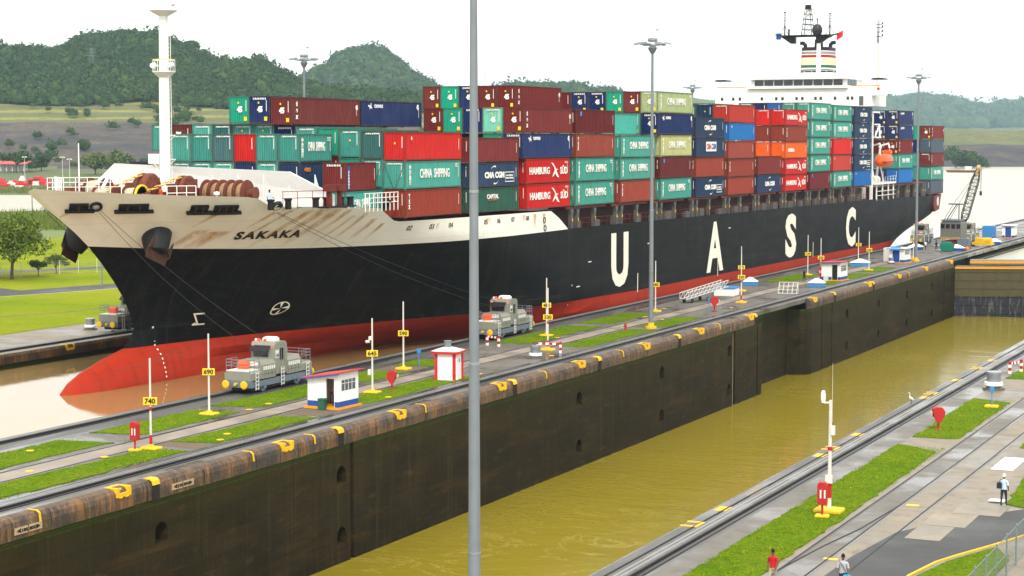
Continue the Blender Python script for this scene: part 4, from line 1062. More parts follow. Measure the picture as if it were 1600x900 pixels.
for y in np.arange(140, 143, .75): mb.cyl((CL + edge(y) - 2.2, y - 2.6, 14), (CL + edge(y) - 2.2, y - 2.6, 16.2), .04, n=5)
for h in (15.6, 16.2): mb.cyl((CL + edge(140) - 2.2, 137.4, h), (CL + edge(142.25) - 2.2, 139.65, h), .035, n=5)
spart(mb, 'deck_railing', 'white')
mb = MB()
for h in (15.0, 15.6): mb.cyl((-89.4, 145.4, h), (-88.0, 150.4, h), .03, n=5)
for y in (145.5, 147.2, 149.0, 150.3): mb.cyl((-89.4 + (y - 145.4) * .28, y, 14), (-89.4 + (y - 145.4) * .28, y, 15.6), .03, n=5)
spart(mb, 'side_railing', 'maroon')
# fairleads: black framed openings with rollers, on a ledge
def fairlead(y0, L, z, nro, hh=.42):
    mb = MB()
    def bxh(a, b, z0, z1, o0, o1):
        sh = lambda q: .75 * (q - z)
        p = [hpt(a - sh(z0), z0, o0), hpt(b - sh(z0), z0, o0), hpt(b - sh(z1), z1, o0), hpt(a - sh(z1), z1, o0), hpt(a - sh(z0), z0, o1), hpt(b - sh(z0), z0, o1), hpt(b - sh(z1), z1, o1), hpt(a - sh(z1), z1, o1)]
        mb.add(p, [(3, 2, 1, 0), (4, 5, 6, 7), (0, 1, 5, 4), (1, 2, 6, 5), (2, 3, 7, 6), (3, 0, 4, 7)])
    bxh(y0 - .25, y0 + L + .35, z - .10, z, .0, .34)
    for k in range(3): bxh(y0 + L * k / 3, y0 + L * (k + 1) / 3, z + .0, z + hh, -.05, .08)
    bxh(y0, y0 + L, z + hh, z + hh + .1, .0, .16); bxh(y0 - .02, y0 + .08, z, z + hh + .05, 0, .16); bxh(y0 + L - .08, y0 + L, z, z + hh + .05, 0, .16)
    f = spart(mb, 'fairlead', 'black'); mb = MB()
    for k in range(nro):
        yy = y0 + L * (k + .7) / (nro + .4); p = hpt(yy, z, .12); q = hpt(yy - .28, z + .38, .08); mb.cyl(p, q, .11, n=8)
    o = mb.build('roller', 'dark_rust', f); return f
fairlead(130.6, 1.1, 14.35, 1); fairlead(133.6, 1.9, 14.25, 2); fairlead(138.6, 1.3, 14.05, 2); fairlead(140.4, 1.9, 14.0, 3)
mb = MB()
for yy, zz in ((131.95, 14.6), (145.7, 14.35), (160.2, 14.1)):
    p = hpt(yy, min(zz, ztop(yy) - .1), .0); p.z = zz; nrm = (hpt(yy, 13.5, 1) - hpt(yy, 13.5, 0)).normalized(); u = nrm.orthogonal().normalized(); w = nrm.cross(u); rg = []
    for ro, off in ((.30, -.1), (.55, -.1), (.55, .18), (.42, .24), (.30, .15)): rg.append([p + nrm * off + (u * math.cos(t) + w * math.sin(t)) * ro for t in np.linspace(0, 2 * math.pi, 15)[:-1]])
    mb.loft(rg, cap=False)
spart(mb, 'panama_lead', 'black')
# anchors in their bolsters, both bows
for sg in (1, -1):
    Ya, Za = 138.6, 11.75
    p = hpt(Ya, Za, 0); nrm = (hpt(Ya, Za, 1) - p).normalized()
    flip = lambda v: Vector((CL + sg * (v.x - CL), v.y, v.z)); fl2 = lambda v: Vector((sg * v.x, v.y, v.z))
    ax = (nrm * .72 + Vector((0, -.25, -.62))).normalized(); u = Vector((0, 1, 0)) - ax * ax.y; u.normalize(); w = ax.cross(u); rg = []
    for t0, rr in ((-1.6, .9), (-.3, 1.4), (.9, 1.15), (1.5, .95), (1.55, .6), (.9, .5)): rg.append([flip(p + ax * t0 + (u * math.cos(t) * rr + w * math.sin(t) * rr)) for t in np.linspace(0, 2 * math.pi, 19)[:-1]])
    mb = MB(); mb.loft(rg, cap=False); spart(mb, 'anchor_bolster', 'dark', smooth=True)
    mb = MB(); c = p + ax * 1.65
    w2 = Vector((.1, .45, .88)).normalized(); fx = lambda a, b, d: flip(c + u * a + w2 * b + ax * d)
    cr = lambda poly, t0, t1: mb.loft([[fx(a, b, t0) for a, b in poly], [fx(a, b, t1) for a, b in poly]])
    cr([(-1.3, -.35), (1.3, -.35), (1.3, .35), (-1.3, .35)], 0, .42)
    for s2 in (-1, 1): mb.loft([[fx(s2 * 1.25, -.38, .05), fx(s2 * .7, -.38, .05), fx(s2 * .7, .38, .15), fx(s2 * 1.25, .38, .15)], [fx(s2 * 1.45, .9, .5), fx(s2 * 1.0, 1.2, .5), fx(s2 * 1.0, 1.1, .75), fx(s2 * 1.45, .8, .75)], [fx(s2 * 1.2, 2.2, .7), fx(s2 * 1.16, 2.2, .7), fx(s2 * 1.16, 2.15, .8), fx(s2 * 1.2, 2.15, .8)]])
    cr([(-.2, -.2), (.2, -.2), (.2, .2), (-.2, .2)], -2.0, .05)
    spart(mb, 'anchor', 'dark_rust')
# ---- accommodation block, bridge, radar mast, funnel, lifeboat
FY = 346.0
mb = MB(); mb.box(-117.0, -87.0, FY, 357, 26.3, 29.6); spart(mb, 'upper_deckhouse', 'white'); mb = MB(); mb.box(-113.0, -91.6, FY + .1, 361, 8.9, 26.29); acc = spart(mb, 'accommodation_block', 'white')
mb = MB(); mb.box(-110.4, -91.4, FY - .6, 358, 29.605, 30.05).box(-110.0, -91.8, FY + .3, 357.5, 30.06, 31.3).box(-110.6, -91.2, FY - .7, 358.2, 31.3, 31.75); spart(mb, 'wheelhouse', 'white')
wx = np.linspace(-109.4, -92.4, 10)
for a, b in zip(wx, wx[1:]):
    m_ = MB(); m_.box(a + .12, b - .12, FY + .18, FY + .292, 30.16, 31.2); spart(m_, 'bridge_window', 'glass_dark')
for y in (FY + 1.2, FY + 3.4, FY + 5.6):
    m_ = MB(); m_.box(-91.795, -91.70, y, y + 1.8, 30.16, 31.2); spart(m_, 'bridge_window', 'glass_dark')
# bridge wings with bulwark and shelters
for x0, x1 in ((-117.2, -110.45), (-91.35, -84.9)):
    m_ = MB(); m_.box(x0, x1, FY + .2, FY + 3.4, 28.2 if x0 > -100 else 28.6, 28.9); m_.box(x0, x1, FY + .2, FY + .35, 28.9, 30.0).box(x0, x1, FY + 3.25, FY + 3.4, 28.9, 30.0)
    xe = x0 if x0 < -100 else x1 - .15
    m_.box(xe, xe + .15, FY + .36, FY + 3.24, 28.9, 30.0); w_ = spart(m_, 'bridge_wing', 'white')
    c = -116.0 if x0 < -100 else -86.0
    m_ = MB()
    for dx in (-.9, .9):
        for dy in (.6, 2.9): m_.cyl((c + dx, FY + dy, 30.0), (c + dx, FY + dy, 31.1), .05, n=6)
    m_.build('shelter_post', 'white', w_)
    m_ = MB(); m_.prism([(c - 1.3, 31.1), (c + 1.3, 31.1), (c + .9, 31.38), (c - .9, 31.38)], 'y', FY + .3, FY + 3.3); m_.build('shelter_roof', 'dark', w_)
    m_ = MB(); m_.box(x0 + .5, x1 - .5, FY + .14, FY + .195, 29.92, 30.04); m_.build('wing_rail', 'orange_edge', w_)
    m_ = MB(); m_.lathe([(.28, 0), (.28, .12), (.1, .12), (.1, 0)], (c + .2, FY + .15, 29.4), 12, 'y'); m_.build('lifebuoy', 'lifeboat', w_)
# cabin windows on the front
for x in (-115.6, -113.4, -112.1, -107.8, -105.0, -103.8, -101.1, -100.0, -97.5, -96.5, -93.8, -91.4, -90.6):
    m_ = MB(); m_.box(x - .24, x + .24, FY - .03, FY - .004, 27.45, 28.05); f_ = spart(m_, 'cabin_window', 'pass_grey')
    m_ = MB(); m_.box(x - .17, x + .17, FY - .045, FY - .032, 27.52, 27.98); m_.build('pane', 'glass_dark', f_)
m_ = MB(); m_.box(-89.3, -88.5, FY - .03, FY - .004, 26.4, 28.1); spart(m_, 'side_recess', 'pass_grey')
# roof rails
m_ = MB()
for x in np.arange(-109.5, -91.5, 1.4): m_.cyl((x, FY, 31.75), (x, FY, 32.85), .04, n=5)
for h in (32.1, 32.5, 32.85): m_.cyl((-109.5, FY, h), (-92, FY, h), .035, n=5)
spart(m_, 'roof_railing', 'white')
m_ = MB(); m_.bev(-103.2, -101.2, FY + 1, FY + 2.6, 31.75, 32.9, .1).bev(-100.4, -99.2, FY + .8, FY + 2, 31.75, 32.5, .1).lathe([(.35, 31.75), (.42, 32.3), (.2, 32.75), (.02, 32.8)], (-105.8, FY + 1.2, 0), 12); spart(m_, 'roof_boxes', 'white')
# radar mast: two legs, black yard platform, lattice and domes
for x in (-103.6, -98.7):
    m_ = MB(); m_.cyl((x, 352, 31.7), (x, 352, 38.3), .42, .38, 14); spart(m_, 'mast_leg', 'white', smooth=True)
m_ = MB()
m_.loft([[(-105.6, 351, 39.4), (-96.6, 351, 39.4), (-96.6, 353, 39.4), (-105.6, 353, 39.4)], [(-105.9, 350.9, 39.75), (-96.2, 350.9, 39.75), (-96.2, 353.1, 39.75), (-105.9, 353.1, 39.75)]])
for x, d in ((-103.6, -1), (-98.7, 1)): m_.prism([(x - .45, 38.2), (x + .45, 38.2), (x + .45 + (d > 0) * 1.7, 39.4), (x - .45 - (d < 0) * 1.7, 39.4)], 'y', 351.5, 352.5)
m_.cyl((-105.9, 352, 39.7), (-107.2, 352, 39.95), .1).cyl((-96.2, 352, 39.7), (-94.9, 352, 39.95), .1).cyl((-106.9, 352, 39.8), (-105.0, 352, 39.0), .06).cyl((-95.2, 352, 39.8), (-97.2, 352, 39.0), .06)
spart(m_, 'yard_platform', 'black')
m_ = MB()
lp = lambda s1, s2, z: (-100.8 + s1 * (1.0 - .085 * (z - 39.75)), 352 + s2 * (1.0 - .085 * (z - 39.75)), z)
zl = np.linspace(39.75, 44.6, 6)
for s1 in (-1, 1):
    for s2 in (-1, 1): m_.cyl(lp(s1, s2, 39.75), lp(s1 * .8, s2 * .8, 44.6), .07, n=5)
for z, z2 in zip(zl, zl[1:]):
    for s2 in (-1, 1): m_.cyl(lp(-1, s2, z2), lp(1, s2, z2), .05, n=5).cyl(lp(-1, s2, z), lp(1, s2, z2), .04, n=5)
    for s1 in (-1, 1): m_.cyl(lp(s1, -1, z2), lp(s1, 1, z2), .05, n=5)
m_.lathe([(.3, 44.6), (.62, 44.65), (.62, 45.3), (.3, 45.4)], (-100.8, 352, 0), 10); spart(m_, 'lattice_mast', 'black')
m_ = MB(); m_.lathe([(.3, 43.4), (.45, 43.5), (.40, 44.6)], (-100.8, 352, 0), 12); spart(m_, 'lamp_housing', 'white')
m_ = MB(); m_.lathe([(.7, 39.75), (.98, 40.3), (.95, 41.0), (.62, 41.6), (.05, 41.8)], (-98.9, 351.6, 0), 16); m_.cyl((-98.9, 351.6, 41.8), (-98.9, 351.6, 42.8), .09).box(-99.1, -98.7, 351.4, 351.8, 42.6, 42.75); spart(m_, 'radome', 'dome_dark', smooth=True)
m_ = MB()
for x, h in ((-105.3, 43.9), (-96.6, 43.5)):
    m_.cyl((x, 352, 39.7), (x, 352, h), .14, .08, 8)
    for dx in (-.7, .7): m_.cyl((x + dx, 352, 39.75), (x, 352, 41.8), .05, n=5)
    for z in (h - .3, h - .8, h - 1.3): m_.cyl((x - .5, 352, z), (x + .5, 352, z), .04, n=5)
    m_.lathe([(.05, h), (.35, h + .25), (.3, h + .28), (.05, h + .1)], (x, 352, 0), 8)
m_.cyl((-104.2, 351, 39.75), (-104.2, 351, 40.5), .16).lathe([(.1, 40.5), (.3, 40.6), (.1, 40.9)], (-104.2, 351, 0), 8)
spart(m_, 'aerials', 'black')
# starboard signal mast
m_ = MB()
for dy in (-.7, .7): m_.cyl((-87.4, 352 + dy, 29.6), (-87.4, 352 + dy * .6, 38.0), .16, .12, 8)
for z in np.arange(30.4, 37.8, 1.1): m_.cyl((-87.4, 351.35, z), (-87.4, 352.65, z), .05, n=5)
spart(m_, 'signal_mast_foot', 'post_white')
m_ = MB()
for dy, h in ((-.45, 42.2), (.45, 42.9)): m_.cyl((-87.4, 352 + dy, 38.0), (-87.4, 352 + dy, h), .1, .06, 6)
for z in (39.2, 40.0, 40.8, 41.4): m_.cyl((-88.0, 352, z), (-86.7, 352, z), .06, n=5).cyl((-87.4, 351.5, z), (-87.4, 352.6, z), .05, n=5).box(-86.75, -86.5, 351.9, 352.1, z, z + .4)
spart(m_, 'signal_mast', 'black')
# funnel with coloured bands
def band(z0, z1, m, nm='funnel_band', r=1.0):
    m_ = MB(); rg = []
    for z in (z0, z1):
        k = 1 - (z - 29) * .012; rg.append([(-102.6 + 3.35 * k * r * math.copysign(abs(math.cos(t)) ** .6, math.cos(t)), 366 + 4.2 * k * r * math.copysign(abs(math.sin(t)) ** .7, math.sin(t)), z) for t in np.linspace(0, 2 * math.pi, 25)[:-1]])
    m_.loft(rg); return spart(m_, nm, m, smooth=True)
band(20, 33.1, 'white', 'funnel_casing'); band(33.1, 33.7, 'dark'); band(33.7, 34.0, 'white'); band(34.0, 34.55, 'funnel_green'); band(34.55, 36.0, 'funnel_cream', 'funnel'); band(36.0, 36.5, 'funnel_red'); band(36.5, 36.65, 'white'); band(36.65, 37.15, 'funnel_mauve'); band(37.15, 37.3, 'white'); band(37.3, 38.0, 'dark', 'funnel_top')
m_ = MB(); m_.cyl((-102.6, 366, 38), (-102.6, 366, 39.6), .85, .8, 14)
for x, d in ((-105.0, -1), (-100.0, 1)): m_.tube([(x, 365, 37.9), (x, 365, 38.5), (x + d * .4, 365, 38.9), (x + d * 1.0, 365, 38.9)], .38, 8)
spart(m_, 'exhaust_pipes', 'black')
# flags
for nm, x, z, m, lab in (('flag', -95.3, 38.6, 'bright_red', 1), ('flag', -107.0, 39.0, 'blue', 2)):
    m_ = MB(); g = []
    for i in range(5):
        for j in range(4): g.append((x + i * .3 * (1 if lab == 1 else .8), 352 + .12 * math.sin(i * 1.6 + j * .4), z + j * .4 + .18 * i * (1 if lab == 1 else 0)))
    m_.add(g, [(i * 4 + j, i * 4 + 4 + j, i * 4 + 5 + j, i * 4 + 1 + j) for i in range(4) for j in range(3)]); spart(m_, nm, m)
# lifeboat and davits on the near side
m_ = MB(); rg = []
for t, w, h0, h1 in ((-4.3, .05, .9, 1.3), (-3.8, .75, .35, 1.9), (-2.6, 1.2, .05, 2.45), (0, 1.35, 0, 2.6), (2.6, 1.2, .05, 2.5), (3.7, .85, .3, 2.6), (4.2, .3, .8, 2.0)):
    rg.append([(SIDE - .2 + a * w, 353.3 + t, 15.0 + h0 + (h1 - h0) * b) for a, b in ((0, 0), (.6, .05), (.98, .3), (1, .5), (.88, .68), (.5, .95), (0, 1), (-.5, .95), (-.88, .68), (-1, .5), (-.98, .3), (-.6, .05))])
m_.loft(rg); lb_ = spart(m_, 'lifeboat', 'lifeboat', smooth=True)
m_ = MB(); m_.bev(SIDE - .9, SIDE + .5, 355.3, 356.9, 17.5, 18.2, .15); m_.build('canopy', 'lifeboat', lb_)
m_ = MB(); m_.box(SIDE - 1.6, SIDE + 1.22, 349.4, 357.2, 16.0, 16.09); m_.build('fender_belt', 'dark', lb_)
for y in (349.5, 356.2):
    m_ = MB(); m_.tube([(SIDE - 2.4, y, 12.2), (SIDE - 2.0, y, 15.5), (SIDE - 1.6, y, 19.0), (SIDE - .1, y, 19.4), (SIDE + .1, y, 18.6)], .22, 8).cyl((SIDE + .1, y, 18.6), (SIDE + .1, y, 17.2), .05, n=5).cyl((SIDE - 1.2, y + 1.2, 12.2), (SIDE - 1.9, y, 16.6), .14); spart(m_, 'davit', 'white')
m_ = MB(); m_.box(SIDE - 3.0, SIDE + .3, 346.3, 361.2, 11.9, 12.2); pf = spart(m_, 'boat_platform', 'white')
m_ = MB()
for y in np.arange(346.5, 361.3, 2.1): m_.cyl((SIDE + .2, y, 12.2), (SIDE + .2, y, 13.3), .04, n=5)
for h in (12.75, 13.3): m_.cyl((SIDE + .2, 356, h), (SIDE + .2, 361, h), .035, n=5)
for y in (347.5, 352, 356.5, 360.5): m_.cyl((SIDE - .1, y, 8.9), (SIDE - .1, y, 11.9), .14, n=8)
for h in (9.8, 10.6): m_.box(SIDE - .3, SIDE + .25, 348, 361, h, h + .07)
m_.build('platform_rails', 'white', pf)
m_ = MB()
for y in (347.5, 349.7): m_.lathe([(.75, -.7), (.8, 0), (.75, .7)], (SIDE - .8, y, 12.75), 12, 'y')
m_.build('raft_canister', 'vent', pf)
m_ = MB(); m_.box(SIDE - .6, SIDE - .15, 344.3, 344.9, 9.2, 25.3).box(SIDE - .7, SIDE + .1, 344.2, 348.5, 25.0, 25.3); spart(m_, 'crane_post', 'white')
m_ = MB(); m_.box(SIDE - 2.2, SIDE + .1, 345.6, 349.8, 20.4, 20.7)
for y in (345.7, 349.6): m_.cyl((SIDE, y, 20.7), (SIDE, y, 21.7), .05, n=5)
m_.cyl((SIDE, 345.7, 21.7), (SIDE, 349.6, 21.7), .05, n=5).cyl((SIDE, 345.2, 22.9), (SIDE, 348.8, 22.9), .14, n=6).cyl((SIDE, 345.4, 20.6), (SIDE, 348.6, 22.9), .14, n=6).cyl((SIDE, 348.8, 20.6), (SIDE, 348.8, 22.9), .14, n=6)
spart(m_, 'gallery', 'white')
# stern mooring opening
m_ = MB(); m_.prism([(396.5, 8.5), (403.4, 8.8), (401.5, 5.6), (397.3, 5.2), (396.2, 6.6)], 'x', SIDE - 1.6, SIDE - .12); sm = spart(m_, 'stern_recess', 'maroon')
m_ = MB(); m_.lathe([(.0, .0), (1.0, .0), (1.0, .05), (.0, .06)], (SIDE - .115, 399.9, 7.3), 14, 'x'); m_.build('stern_opening', 'vent', sm)
m_ = MB(); m_.box(SIDE - 3, SIDE - .05, 391, 404.3, 8.9, 9.15); spart(m_, 'stern_platform', 'maroon')
# ------------------------------------------------------------------ containers
CC = dict(teal=(.060, .335, .275), teal2=(.045, .27, .225), dteal=(.03, .135, .125), green=(.005, .32, .20), mint=(.18, .52, .38), slate=(.06, .16, .17),
          blue=(.006, .022, .105), navy=(.008, .032, .085), bblue=(.006, .13, .38), brown=(.155, .016, .015), maroon=(.12, .010, .013), rust=(.25, .036, .020), pink=(.27, .048, .034),
          red=(.52, .010, .008), lred=(.42, .032, .022), orange=(.78, .11, .004), dkred=(.26, .006, .006), cream=(.46, .47, .20), lime=(.37, .45, .22), cgreen=(.015, .085, .058), grey=(.08, .11, .15), tealc=(.045, .285, .225))
CNAME = dict(teal='teal', teal2='teal', dteal='dark teal', green='bright green', mint='pale mint', slate='slate green', blue='dark blue', navy='navy', bblue='bright blue', brown='brown', maroon='maroon', rust='rust red', pink='faded brick red', red='red', lred='faded red', orange='orange', dkred='dark red', cream='pale yellow', lime='pale olive', cgreen='dark green', grey='blue grey', tealc='teal')
CW, CH = 2.40, 2.76
def corr(L, n, d):
    """corrugation profile: list of (pos, depth)"""
    p = [(0, 0)]; w = L / n
    for i in range(n):
        a = i * w; p += [(a + w * .25, 0), (a + w * .40, d), (a + w * .75, d), (a + w * .90, 0)]
    return p + [(L, 0)]
def container_mesh(L):
    mb = MB(); W, H, t = CW, CH, .09
    for z0, z1 in ((t, H - t),):
        pr = corr(L - 2 * t, int(L / .42), -.07)
        for (a, da), (b, db) in zip(pr, pr[1:]): mb.quad((-.035 + da, t + a, z0), (-.035 + db, t + b, z0), (-.035 + db, t + b, z1), (-.035 + da, t + a, z1))
        pr = corr(W - 2 * t, 9, .085)
        for (a, da), (b, db) in zip(pr, pr[1:]): mb.quad((-W + t + a, .035 + da, z0), (-W + t + b, .035 + db, z0), (-W + t + b, .035 + db, z1), (-W + t + a, .035 + da, z1))
    mb.quad((-W + .03, t, t), (-W + .03, L - t, t), (-W + .03, L - t, H - t), (-W + .03, t, H - t))
    mb.quad((-W + t, L - .03, t), (-t, L - .03, t), (-t, L - .03, H - t), (-W + t, L - .03, H - t))
    mb.quad((-W + .05, .05, H - .04), (-.05, .05, H - .04), (-.05, L - .05, H - .04), (-W + .05, L - .05, H - .04))
    mb.quad((-W + .05, .05, .1), (-.05, .05, .1), (-.05, L - .05, .1), (-W + .05, L - .05, .1))
    sh = mb.mesh('shell', 'container')
    mb = MB()
    for x0 in (-W, -.12):
        for y0 in (0, L - .12): mb.box(x0, x0 + .12, y0, y0 + .12, .0, H)
        mb.box(x0 + .005, x0 + .09 + .025, .12, L - .12, H - .10, H - .004).box(x0 + .005, x0 + .115, .12, L - .12, .05, .19)
    for y0 in (.004, L - .104): mb.box(-W + .12, -.12, y0, y0 + .1, H - .11, H - .006).box(-W + .12, -.12, y0, y0 + .1, .05, .2)
    for x0 in (-W - .005, -.165):
        for y0 in (-.005, L - .165):
            for z0 in (-.02, H - .10): mb.box(x0, x0 + .17, y0, y0 + .17, z0, z0 + .115)
    fr = mb.mesh('frame', 'container_frame')
    return sh, fr
CM = {L: container_mesh(L) for L in (6.0, 12.1, 13.6)}
stick = MB(); stick.box(-.02, 0, -.17, .17, -.2, .2); stick = stick.mesh('sticker', 'sign_yellow')
stick2 = MB(); stick2.box(-.09, .09, -.02, 0, -.09, .09); stick2 = stick2.mesh('sticker', 'sign_yellow')
code = MB()
code.box(-.02, -.008, -.03, .03, -1.05, .05)
code = code.mesh('code_marks', 'white_letter')
def arc_pair(w, h):
    mb = MB()
    for s_ in (1, -1):
        pts = [(s_ * (w * .33 * math.cos(t)), s_ * h * .5 * math.sin(t)) for t in np.linspace(1.35, 2.5, 8)]
        for i in range(7):
            k0, k1 = .17 * (1 - i / 8), .17 * (1 - (i + 1) / 8)
            mb.quad((pts[i][0], pts[i][1], .012), (pts[i + 1][0], pts[i + 1][1], .012), (pts[i + 1][0], pts[i + 1][1] - s_ * k1, .012), (pts[i][0], pts[i][1] - s_ * k0, .012))
    return mb.mesh('arc_mark', 'white_letter')
def bird_mark():
    mb = MB()
    for poly in ([(-.75, 1.0), (-.45, .98), (.0, .45), (.18, .0), (-.05, -.05), (-.22, .42)], [(.55, .12), (.1, .22), (-.15, -.05), (-.55, -.85), (-.35, -.8), (.0, -.42), (.35, -.9), (.75, -1.0), (.35, -.3), (.2, .0)]):
        mb.add([(a, b, .012) for a, b in poly], [tuple(range(len(poly)))])
    return mb.mesh('bird_mark', 'white_letter')
def wave_box():
    mb = MB()
    for x0, x1, y0, y1 in ((-1, 1, .42, .5), (-1, 1, -.5, -.42), (-1, -.95, -.42, .42), (.95, 1, -.42, .42)): mb.quad((x0, y0, .012), (x1, y0, .012), (x1, y1, .012), (x0, y1, .012))
    return mb.mesh('slogan_frame', 'white_letter')
def horse():
    mb = MB()
    for poly in ([(-.5, .0), (-.2, .25), (.1, .2), (.35, .0), (.5, -.35), (.3, -.2), (.0, -.15), (-.3, -.45), (-.25, -.1)], [(.0, .2), (.05, .55), (.25, .5), (.2, .1)], [(-.5, 0), (-.75, .1), (-.6, .3), (-.3, .2)]):
        mb.add([(a, b, .012) for a, b in poly], [tuple(range(len(poly)))])
    return mb.mesh('emblem', 'white_letter')
def plate_mesh(w, h, m, nm='plate'):
    mb = MB(); mb.box(-w / 2, w / 2, -h / 2, h / 2, 0, .01); return mb.mesh(nm, m)
ARC, BIRD, WBOX, HORSE = arc_pair(3.4, 2.0), bird_mark(), wave_box(), horse()
PLW, PLB = plate_mesh(4.4, 1.35, 'white_letter'), plate_mesh(.5, .5, 'light_blue', 'logo_plate')
def T(*a, **k): return text_mesh(*a, 'white_letter', **k)
def side_marks(root, kind, L):
    add = lambda me, y, z, nm='lettering', sc=1, dx=.0: setattr(link(nm, me, root, (dx, y, z), ROT_SIDE), 'scale', (sc, sc, 1))
    m = L / 2
    if kind == 'cs':
        add(T('CHINA  SHIPPING', size=1, bold=.022, w=L * .53, h=.92), L * .52, 1.52); add(T('中\n海\n集\n运', size=.5, bold=.02, w=.42, h=2.0), L * .085, 1.38, 'side_characters'); add(T('220 4\n45G1', size=.2, w=.7, h=.4), L * .92, 2.25)
    elif kind == 'hs':
        add(T('Hamburg'.upper(), size=1, bold=.03, w=L * .46, h=.82), L * .30, 1.42); b_ = link('bird_mark', BIRD, root, (0, L * .655, 1.42), ROT_SIDE); b_.scale = (1.55, .85, 1); add(T('SÜD', size=1, bold=.03, w=L * .17, h=1.0), L * .86, 1.46); add(T('22G1', size=.2, w=.9, h=.2), L * .92, 2.3)
    elif kind in ('cma', 'cmaw'):
        add(T('CMA CGM', size=1, bold=.06, w=L * .40, h=.72), L * .50, 1.36); add(ARC, L * .5, 1.36, 'arc_mark', 1.05)
        if kind == 'cmaw': add(WBOX, L * .81, 1.1, 'slogan_frame', 1.15); add(T('eco containers\nbamboo flooring', size=.3, bold=.01, w=1.9, h=.6), L * .81, 1.1)
    elif kind == 'cmap':
        add(PLW, L * .52, 1.5, 'plate'); add(text_mesh('CMA', 'red', 1, .05, 1.9, .85), L * .52 - 1.0, 1.5, dx=.012); add(text_mesh('CGM', 'blue', 1, .05, 1.9, .85), L * .52 + 1.05, 1.5, dx=.012)
    elif kind == 'cro':
        add(HORSE, L * .14, 2.1, 'emblem', .75); add(T('CRONOS', size=.5, bold=.02, w=1.9, h=.36), L * .27, 2.2); add(T('45', size=.6, bold=.03, w=.5, h=.6), L * .93, 2.2)
    elif kind == 'tex':
        add(T('t\ne\nx', size=.6, bold=.05, w=.5, h=1.8, shear=.15), L * .07, 1.5); add(T('45', size=.6, bold=.03, w=.5, h=.5), L * .95, 1.9); 
    elif kind == 'vtx': add(T('T\nE\nX', size=.4, bold=.03, w=.36, h=1.5), L * .06, 1.6)
    elif kind == 'cap': add(T('CAPITAL', size=1, bold=.04, w=L * .24, h=.52), L * .46, 1.75); add(text_mesh('CONTAINER', 'orange', .2, 0, L * .18, .1), L * .46, 1.35)
    elif kind == 'gcm': add(T('GESEA', size=1, bold=.05, w=L * .3, h=.62), L * .26, 1.4)
    elif kind == 'gmo': add(text_mesh('GMO', 'orange', .5, .04, 1.1, .42), L * .22, 2.05)
    elif kind == 'log': add(PLB, L * .12, 2.25, 'logo_plate')
    elif kind == 'crn':
        add(plate_mesh(.42, 2.2, 'blue'), .7, 1.3, 'plate'); add(T('C\nR\nO\nN\nO\nS', size=.3, bold=.02, w=.26, h=1.75), .7, 1.1, dx=.012)
    elif kind == 'a': add(T('A', size=.4, bold=.02, w=.3, h=.35), L * .10, 2.2)
    link('code_marks', code, root, (.0, L * .95, 2.1))
def end_marks(root, kind, rng):
    add = lambda me, x, z, nm='lettering', sc=1, dy=-.012: setattr(link(nm, me, root, (x, dy, z), ROT_END), 'scale', (sc, sc, 1))
    c = link('code_marks', code, root, (-.42, -.0, 2.3), (0, 0, -math.pi / 2))
    if '45' in kind: add(T('45', size=.6, bold=.035, w=.62, h=.62), -1.15, 1.45); link('sticker', stick2, root, (-1.3, 0, 2.1)); s_ = link('sticker', stick, root, (-.5, -.0, .5), (0, 0, -math.pi / 2))
    if 'c' in kind: add(T('C R O N O S', size=.3, bold=.02, w=1.5, h=.2), -1.2, 2.5)
    if 's' in kind: add(T('CHINA SHIPPING', size=.3, bold=.01, w=1.6, h=.15), -1.15, 2.5)
    if 't' in kind: add(T('tex', size=.5, bold=.03, w=.7, h=.36), -1.5, 1.9)
    if 'y' in kind: link('sticker', stick2, root, (-1.2, 0, 1.7))
ORD = ['', 'first', 'second', 'third', 'fourth', 'fifth', 'sixth', 'seventh', 'eighth', 'ninth', 'tenth', 'eleventh', 'twelfth', 'thirteenth', 'fourteenth', 'fifteenth', 'sixteenth']
crng = random.Random(12)
def place(bay, Y0, row, tier, spec, z0, th):
    p = spec.split('|'); cn = p[0]; L = {'2': 6.0, '4': 12.1, '5': 13.6}[p[1] if len(p) > 1 and p[1] else '4']; side = p[2] if len(p) > 2 else ''; end = p[3] if len(p) > 3 else ''
    y = Y0 - (.75 if L > 13 else 0); x = SIDE + .3 - 2.45 * (row - 1) - .3
    where = 'outboard row' if row == 1 else ORD[row] + ' row inboard'
    root = thing('shipping_container', '%s shipping container, %s tier, %s of the %s bay abaft the breakwater' % (CNAME[cn], ORD[tier], where, ORD[bay]), 'container', (x + crng.uniform(-.06, .05), y + crng.uniform(-.07, .07), z0 + (tier - 1) * th), 0, 'containers stacked on the ship')
    root.scale = (1, 1, (th - .035) / CH)
    c = CC[cn]; j = crng.uniform(.88, 1.14); c = (min(1, c[0] * j), min(1, c[1] * j), min(1, c[2] * j), 1)
    sh, fr = CM[L]
    o = link('shell', sh, root); o.color = c; o = link('frame', fr, root); o.color = c
    if side or row == 1: side_marks(root, side, L)
    end_marks(root, end, crng)
BP = 14.03
def bay(i, Y0, th, rows_, z0=None, camber=0.0):
    for r, stack in rows_.items():
        for t, s in enumerate(stack):
            if s: place(i, Y0, r, t + 1, s, (zb(Y0) if z0 is None else z0) + camber * min(r - 1, 6), th)
